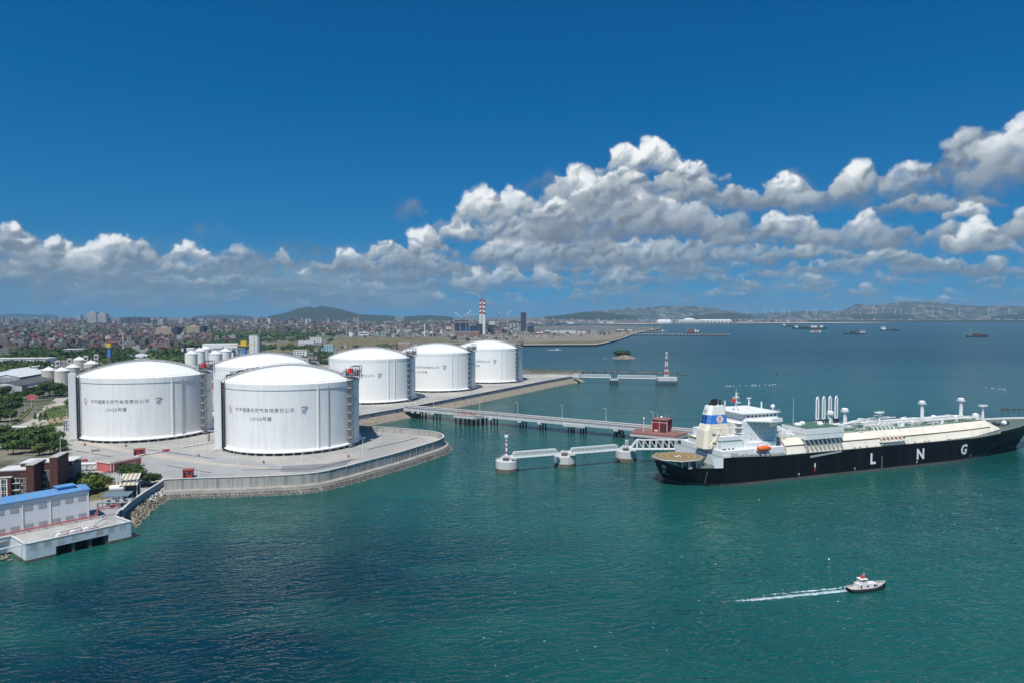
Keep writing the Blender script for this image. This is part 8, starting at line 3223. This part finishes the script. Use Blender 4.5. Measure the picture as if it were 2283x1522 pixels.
# ------------------------------------------------------------------ rocky islet, skerries and the reef line
ROCKM = mat('islet_rock', (.20, .165, .125), .95, .4, .08, bump=.6, bscale=.3)
DARKR = mat('wet_reef_rock', (.045, .042, .04), .9, .3, .3)
ip = at(1390, 798.5)
isl = thing('rocky_islet', 'small rocky islet topped with dark trees beyond the far catwalk', 'islet', ip)
rgi = random.Random(2)
mb = MB()
for k in range(70):
    a, r_ = rgi.uniform(0, 6.28), rgi.random() ** .6
    x, y = 24 * r_ * math.cos(a), 13 * r_ * math.sin(a)
    rock(mb, (x, y, 6.5 * (1 - r_) - .5), rgi.uniform(2.2, 4.6), rgi)
mb.build('boulders', ROCKM, isl)['kind'] = 'stuff'
MB().lathe([(27, -1), (24, .6), (16, 4), (8, 7), (.1, 8)], 20).build('core', ROCKM, isl)
for k, (x, y) in enumerate(((-13, 2), (-7, 4), (-2, 1), (4, 5), (11, 3), (-10, -3))):
    mb = MB()
    blob(mb, (x, y, 5.5), rgi.uniform(5, 7.5), rgi.uniform(8, 11), rgi, 60)
    mb.build('tree', LEAF[0], isl)
mb = MB()
for k in range(8):
    rock(mb, (rgi.uniform(-44, -26), rgi.uniform(-2, 2), -.3), rgi.uniform(1.5, 2.6), rgi)
mb.build('spit_stones', ROCKM, isl)['kind'] = 'stuff'


def skerry(px, py, w, label, n=16, h=1.2):
    t = thing('skerry', label, 'reef', at(px, py), 0, 'dark reef rocks')
    mb = MB()
    for k in range(n):
        rock(mb, (rgi.uniform(-w, w), rgi.uniform(-w * .25, w * .25), rgi.uniform(-.6, .2)), rgi.uniform(.5, 1.0) * h * 2, rgi)
    mb.build('rocks', DARKR, t)['kind'] = 'stuff'


skerry(1440, 799, 6, 'small dark reef right of the rocky islet', 10)
skerry(1748, 833, 12, 'dark reef in open water behind the gas carrier', 14)
skerry(1700, 829, 4, 'tiny reef left of the one behind the gas carrier', 6, .8)
skerry(2268, 913, 14, 'dark reef at the right edge above the bow', 22, 1.3)
skerry(1527, 836, 7, 'dark reef right of the signal tower', 12)
skerry(1562, 836, 9, 'thin line of reef rocks farther right of the signal tower', 10, .7)
skerry(1495, 838.5, 5, 'low reef at the end of the reef bank by the signal tower', 8, .8)
rb = thing('reef_bank', 'long dark reef bank behind the far catwalk', 'reef', at(1330, 826.5))
mb = MB()
for k in range(260):
    px = rgi.uniform(1160, 1515)
    p = at(px, 823 + (px - 1160) * .022 + rgi.uniform(-1, 1)) - rb.location
    rock(mb, (p.x, p.y, rgi.uniform(-.8, .3)), rgi.uniform(1.2, 2.6), rgi)
mb.build('rocks', DARKR, rb)['kind'] = 'stuff'
line_ = [at(px, 823 + (px - 1160) * .022) - rb.location for px in range(1150, 1520, 30)]
ribbon(line_, [(-5, -.6), (-1, 1.0), (1, 1.0), (6, -.6)]).build('bank', mat('reef_mud', (.12, .11, .09), .95, .25, .1), rb)
# oyster floats far out
mb = MB()
for k in range(34):
    px = rgi.uniform(1600, 1730) if k < 22 else rgi.uniform(2190, 2245)
    p = at(px, 862 - (px - 1600) * .045 + rgi.uniform(-1.5, 1.5) if k < 22 else 862 + (px - 2190) * .11)
    mb.box(p.x - .6, p.x + .6, p.y - .4, p.y + .4, -.1, .4)
tag(mb.build('fishing_floats', WPAINT), 'rows of tiny white fishing floats beyond the gas carrier', None, None, 'stuff')

# ------------------------------------------------------------------ ships lying in the bay
def bay_ship(px, py, L, label, cfg, rz=0.0):
    p = at(px, py)
    t = thing('cargo_ship', label, 'ship', p, rz, 'vessels lying in the bay')
    hm = cfg.get('hull', DGREY)
    b = L * .16
    h = cfg.get('free', L * .06)
    mb = MB()
    prof = [(-L / 2, b * .4, h * 1.25), (-L * .42, b * .5, h), (L * .3, b * .5, h), (L * .44, b * .3, h * 1.35), (L / 2, .05, h * 1.6)]
    vs = []
    for x, hb, z in prof:
        vs += [(x * .97, -hb * .8, -.5), (x, -hb, z), (x, hb, z), (x * .97, hb * .8, -.5)]
    mb.add(vs, [(i * 4 + k, (i + 1) * 4 + k, (i + 1) * 4 + k + 1, i * 4 + k + 1) for i in range(4) for k in range(3)] + [(0, 1, 2, 3)])
    mb.build('hull', hm, t)
    s = cfg.get('house')
    if s:
        x0, x1, hh, m_ = s
        w = MB().box(x0 * L, x1 * L, -b * .4, b * .4, h, h + hh * .6).build('deckhouse', m_, t)
        MB().box(x0 * L + (x1 - x0) * L * .15, x1 * L - (x1 - x0) * L * .15, -b * .4, b * .4, h + hh * .6, h + hh).build('bridge', m_, t)
        MB().box(x0 * L + (x1 - x0) * L * .2, x1 * L - (x1 - x0) * L * .2, -b * .41, -b * .4, h + hh * .7, h + hh * .88).build('window_strip', GLASS, w)
    for (x0, x1, z1, m_) in cfg.get('cargo', ()):
        MB().box(x0 * L, x1 * L, -b * .35, b * .35, h * .9, h + z1).build('cargo', m_, t)
    for (x, z, r_) in cfg.get('masts', ()):
        MB().cyl(x * L, 0, h * .8, h + z, r_, r_ * .7, 6).build('mast', cfg.get('mast_m', GREYM), t)
    for (a, b2) in cfg.get('booms', ()):
        MB().tube((a[0] * L, 0, h + a[1]), (b2[0] * L, 0, h + b2[1]), .9, 5).build('crane_boom', DGREY, t)
    return t


ORM = mat('ship_orange', (.48, .20, .10), .6, .1, .1)
REDH = mat('ship_red', (.40, .07, .05), .6, .1, .1)
bay_ship(1760, 728.6, 108, 'dark far ship with white deckhouse nearest the beach', dict(house=(-.45, -.30, 16, WH2), cargo=((-.25, .1, 4, DGREY), (.15, .3, 6, DGREY))))
bay_ship(1806, 733.8, 208, 'long dark barge tow with white houses in front of the beach', dict(free=9, house=(-.46, -.38, 14, WH2), cargo=((.02, .08, 14, WH2), (.10, .18, 12, WH2), (.28, .36, 13, WH2), (-.3, -.05, 5, DGREY))))
bay_ship(1818, 741.8, 62, 'small orange and white boat in front of the barge tow', dict(hull=PGREY, house=(-.1, .15, 12, ORM), cargo=((-.4, -.15, 4, WH2), (.25, .4, 7, WH2))))
bay_ship(1906, 745.4, 96, 'dark crane vessel with raised boom in the bay', dict(free=5, house=(.22, .46, 14, PGREY), cargo=((-.2, .05, 9, DGREY),), booms=(((.05, 4), (.18, 30)),)), 0)
bay_ship(1984, 737.6, 106, 'dark cargo ship with bright white deckhouse at its left end', dict(free=6, house=(-.46, -.24, 18, WH2), cargo=((.2, .3, 5, DGREY),), masts=((.42, 14, 1.),)))
bay_ship(2180, 751.6, 88, 'low dark barge with thin upright posts at the right of the bay', dict(free=5, cargo=((-.2, .1, 10, mat('barge_rust', (.10, .06, .045), .8, .2, .1)), (.15, .4, 6, DGREY)), masts=((-.38, 24, .6), (-.3, 24, .6), (-.22, 24, .6), (-.1, 26, .6), (0, 26, .6), (.1, 22, .6))))
bay_ship(1543, 742.6, 76, 'red and white harbour tug moored behind the far pier', dict(house=(-.2, .1, 14, REDH), cargo=((.15, .25, 12, WH2), (.3, .42, 9, WH2)), masts=((-.35, 24, .8), (-.28, 20, .8))))
bay_ship(1453, 737.2, 40, 'small pale boat left of the harbour tug', dict(hull=PGREY, house=(-.1, .12, 10, WH2), free=2.5))
bay_ship(1479, 739.2, 36, 'small pale boat between the tug and its pale twin', dict(hull=PGREY, house=(-.3, 0, 9, WH2), free=2.5))
bay_ship(1236, 780.3, 34, 'pale low work boat crossing beyond tank 1', dict(hull=WH2, free=1.6, house=(.1, .3, 2, WH2)))
# far pier on piles
fp = thing('far_pier', 'long thin far pier on dark piles across the bay', 'pier', at(1406, 748.5), 0)
e = at(1628, 749.5) - fp.location
Lp = e.length
fp.rotation_euler = (0, 0, math.atan2(e.y, e.x))
MB().box(0, Lp, -5, 5, 6, 8).build('deck', CONC, fp)
for k in range(30):
    MB().box(k * Lp / 30, k * Lp / 30 + Lp / 70, -4, 4, -1, 6).build('pile_bent', PILE, fp)
MB().box(Lp * .72, Lp * .95, -6, 6, 2, 7).build('berth', WETC, fp)
fp2 = thing('far_pier', 'short dark trestle joining the far pier to the reclaimed ground', 'pier', at(1405, 742.5), 0)
e = at(1470, 742.5) - fp2.location
MB().box(0, e.length, -3, 3, 5, 7).build('deck', CONC, fp2)
for k in range(10):
    MB().box(k * e.length / 10, k * e.length / 10 + 4, -3, 3, -1, 5).build('pile_bent', PILE, fp2)

# ------------------------------------------------------------------ haze: one even body of air round the whole scene
hzm = bpy.data.materials.new('haze_air')
hzm.use_nodes = True
ht_ = hzm.node_tree
for n in list(ht_.nodes):
    ht_.nodes.remove(n)
hv_ = ht_.nodes.new('ShaderNodeVolumePrincipled')
hv_.inputs['Color'].default_value = (.34, .60, .84, 1)
hv_.inputs['Density'].default_value = 5.0e-5
hv_.inputs['Anisotropy'].default_value = 0.0
ho = ht_.nodes.new('ShaderNodeOutputMaterial')
ht_.links.new(hv_.outputs[0], ho.inputs['Volume'])
tag(MB().box(-28500, 28500, -1200, 28500, -5.0, 430).build('haze', hzm), 'thin blue haze over the bay', None, None, 'stuff')
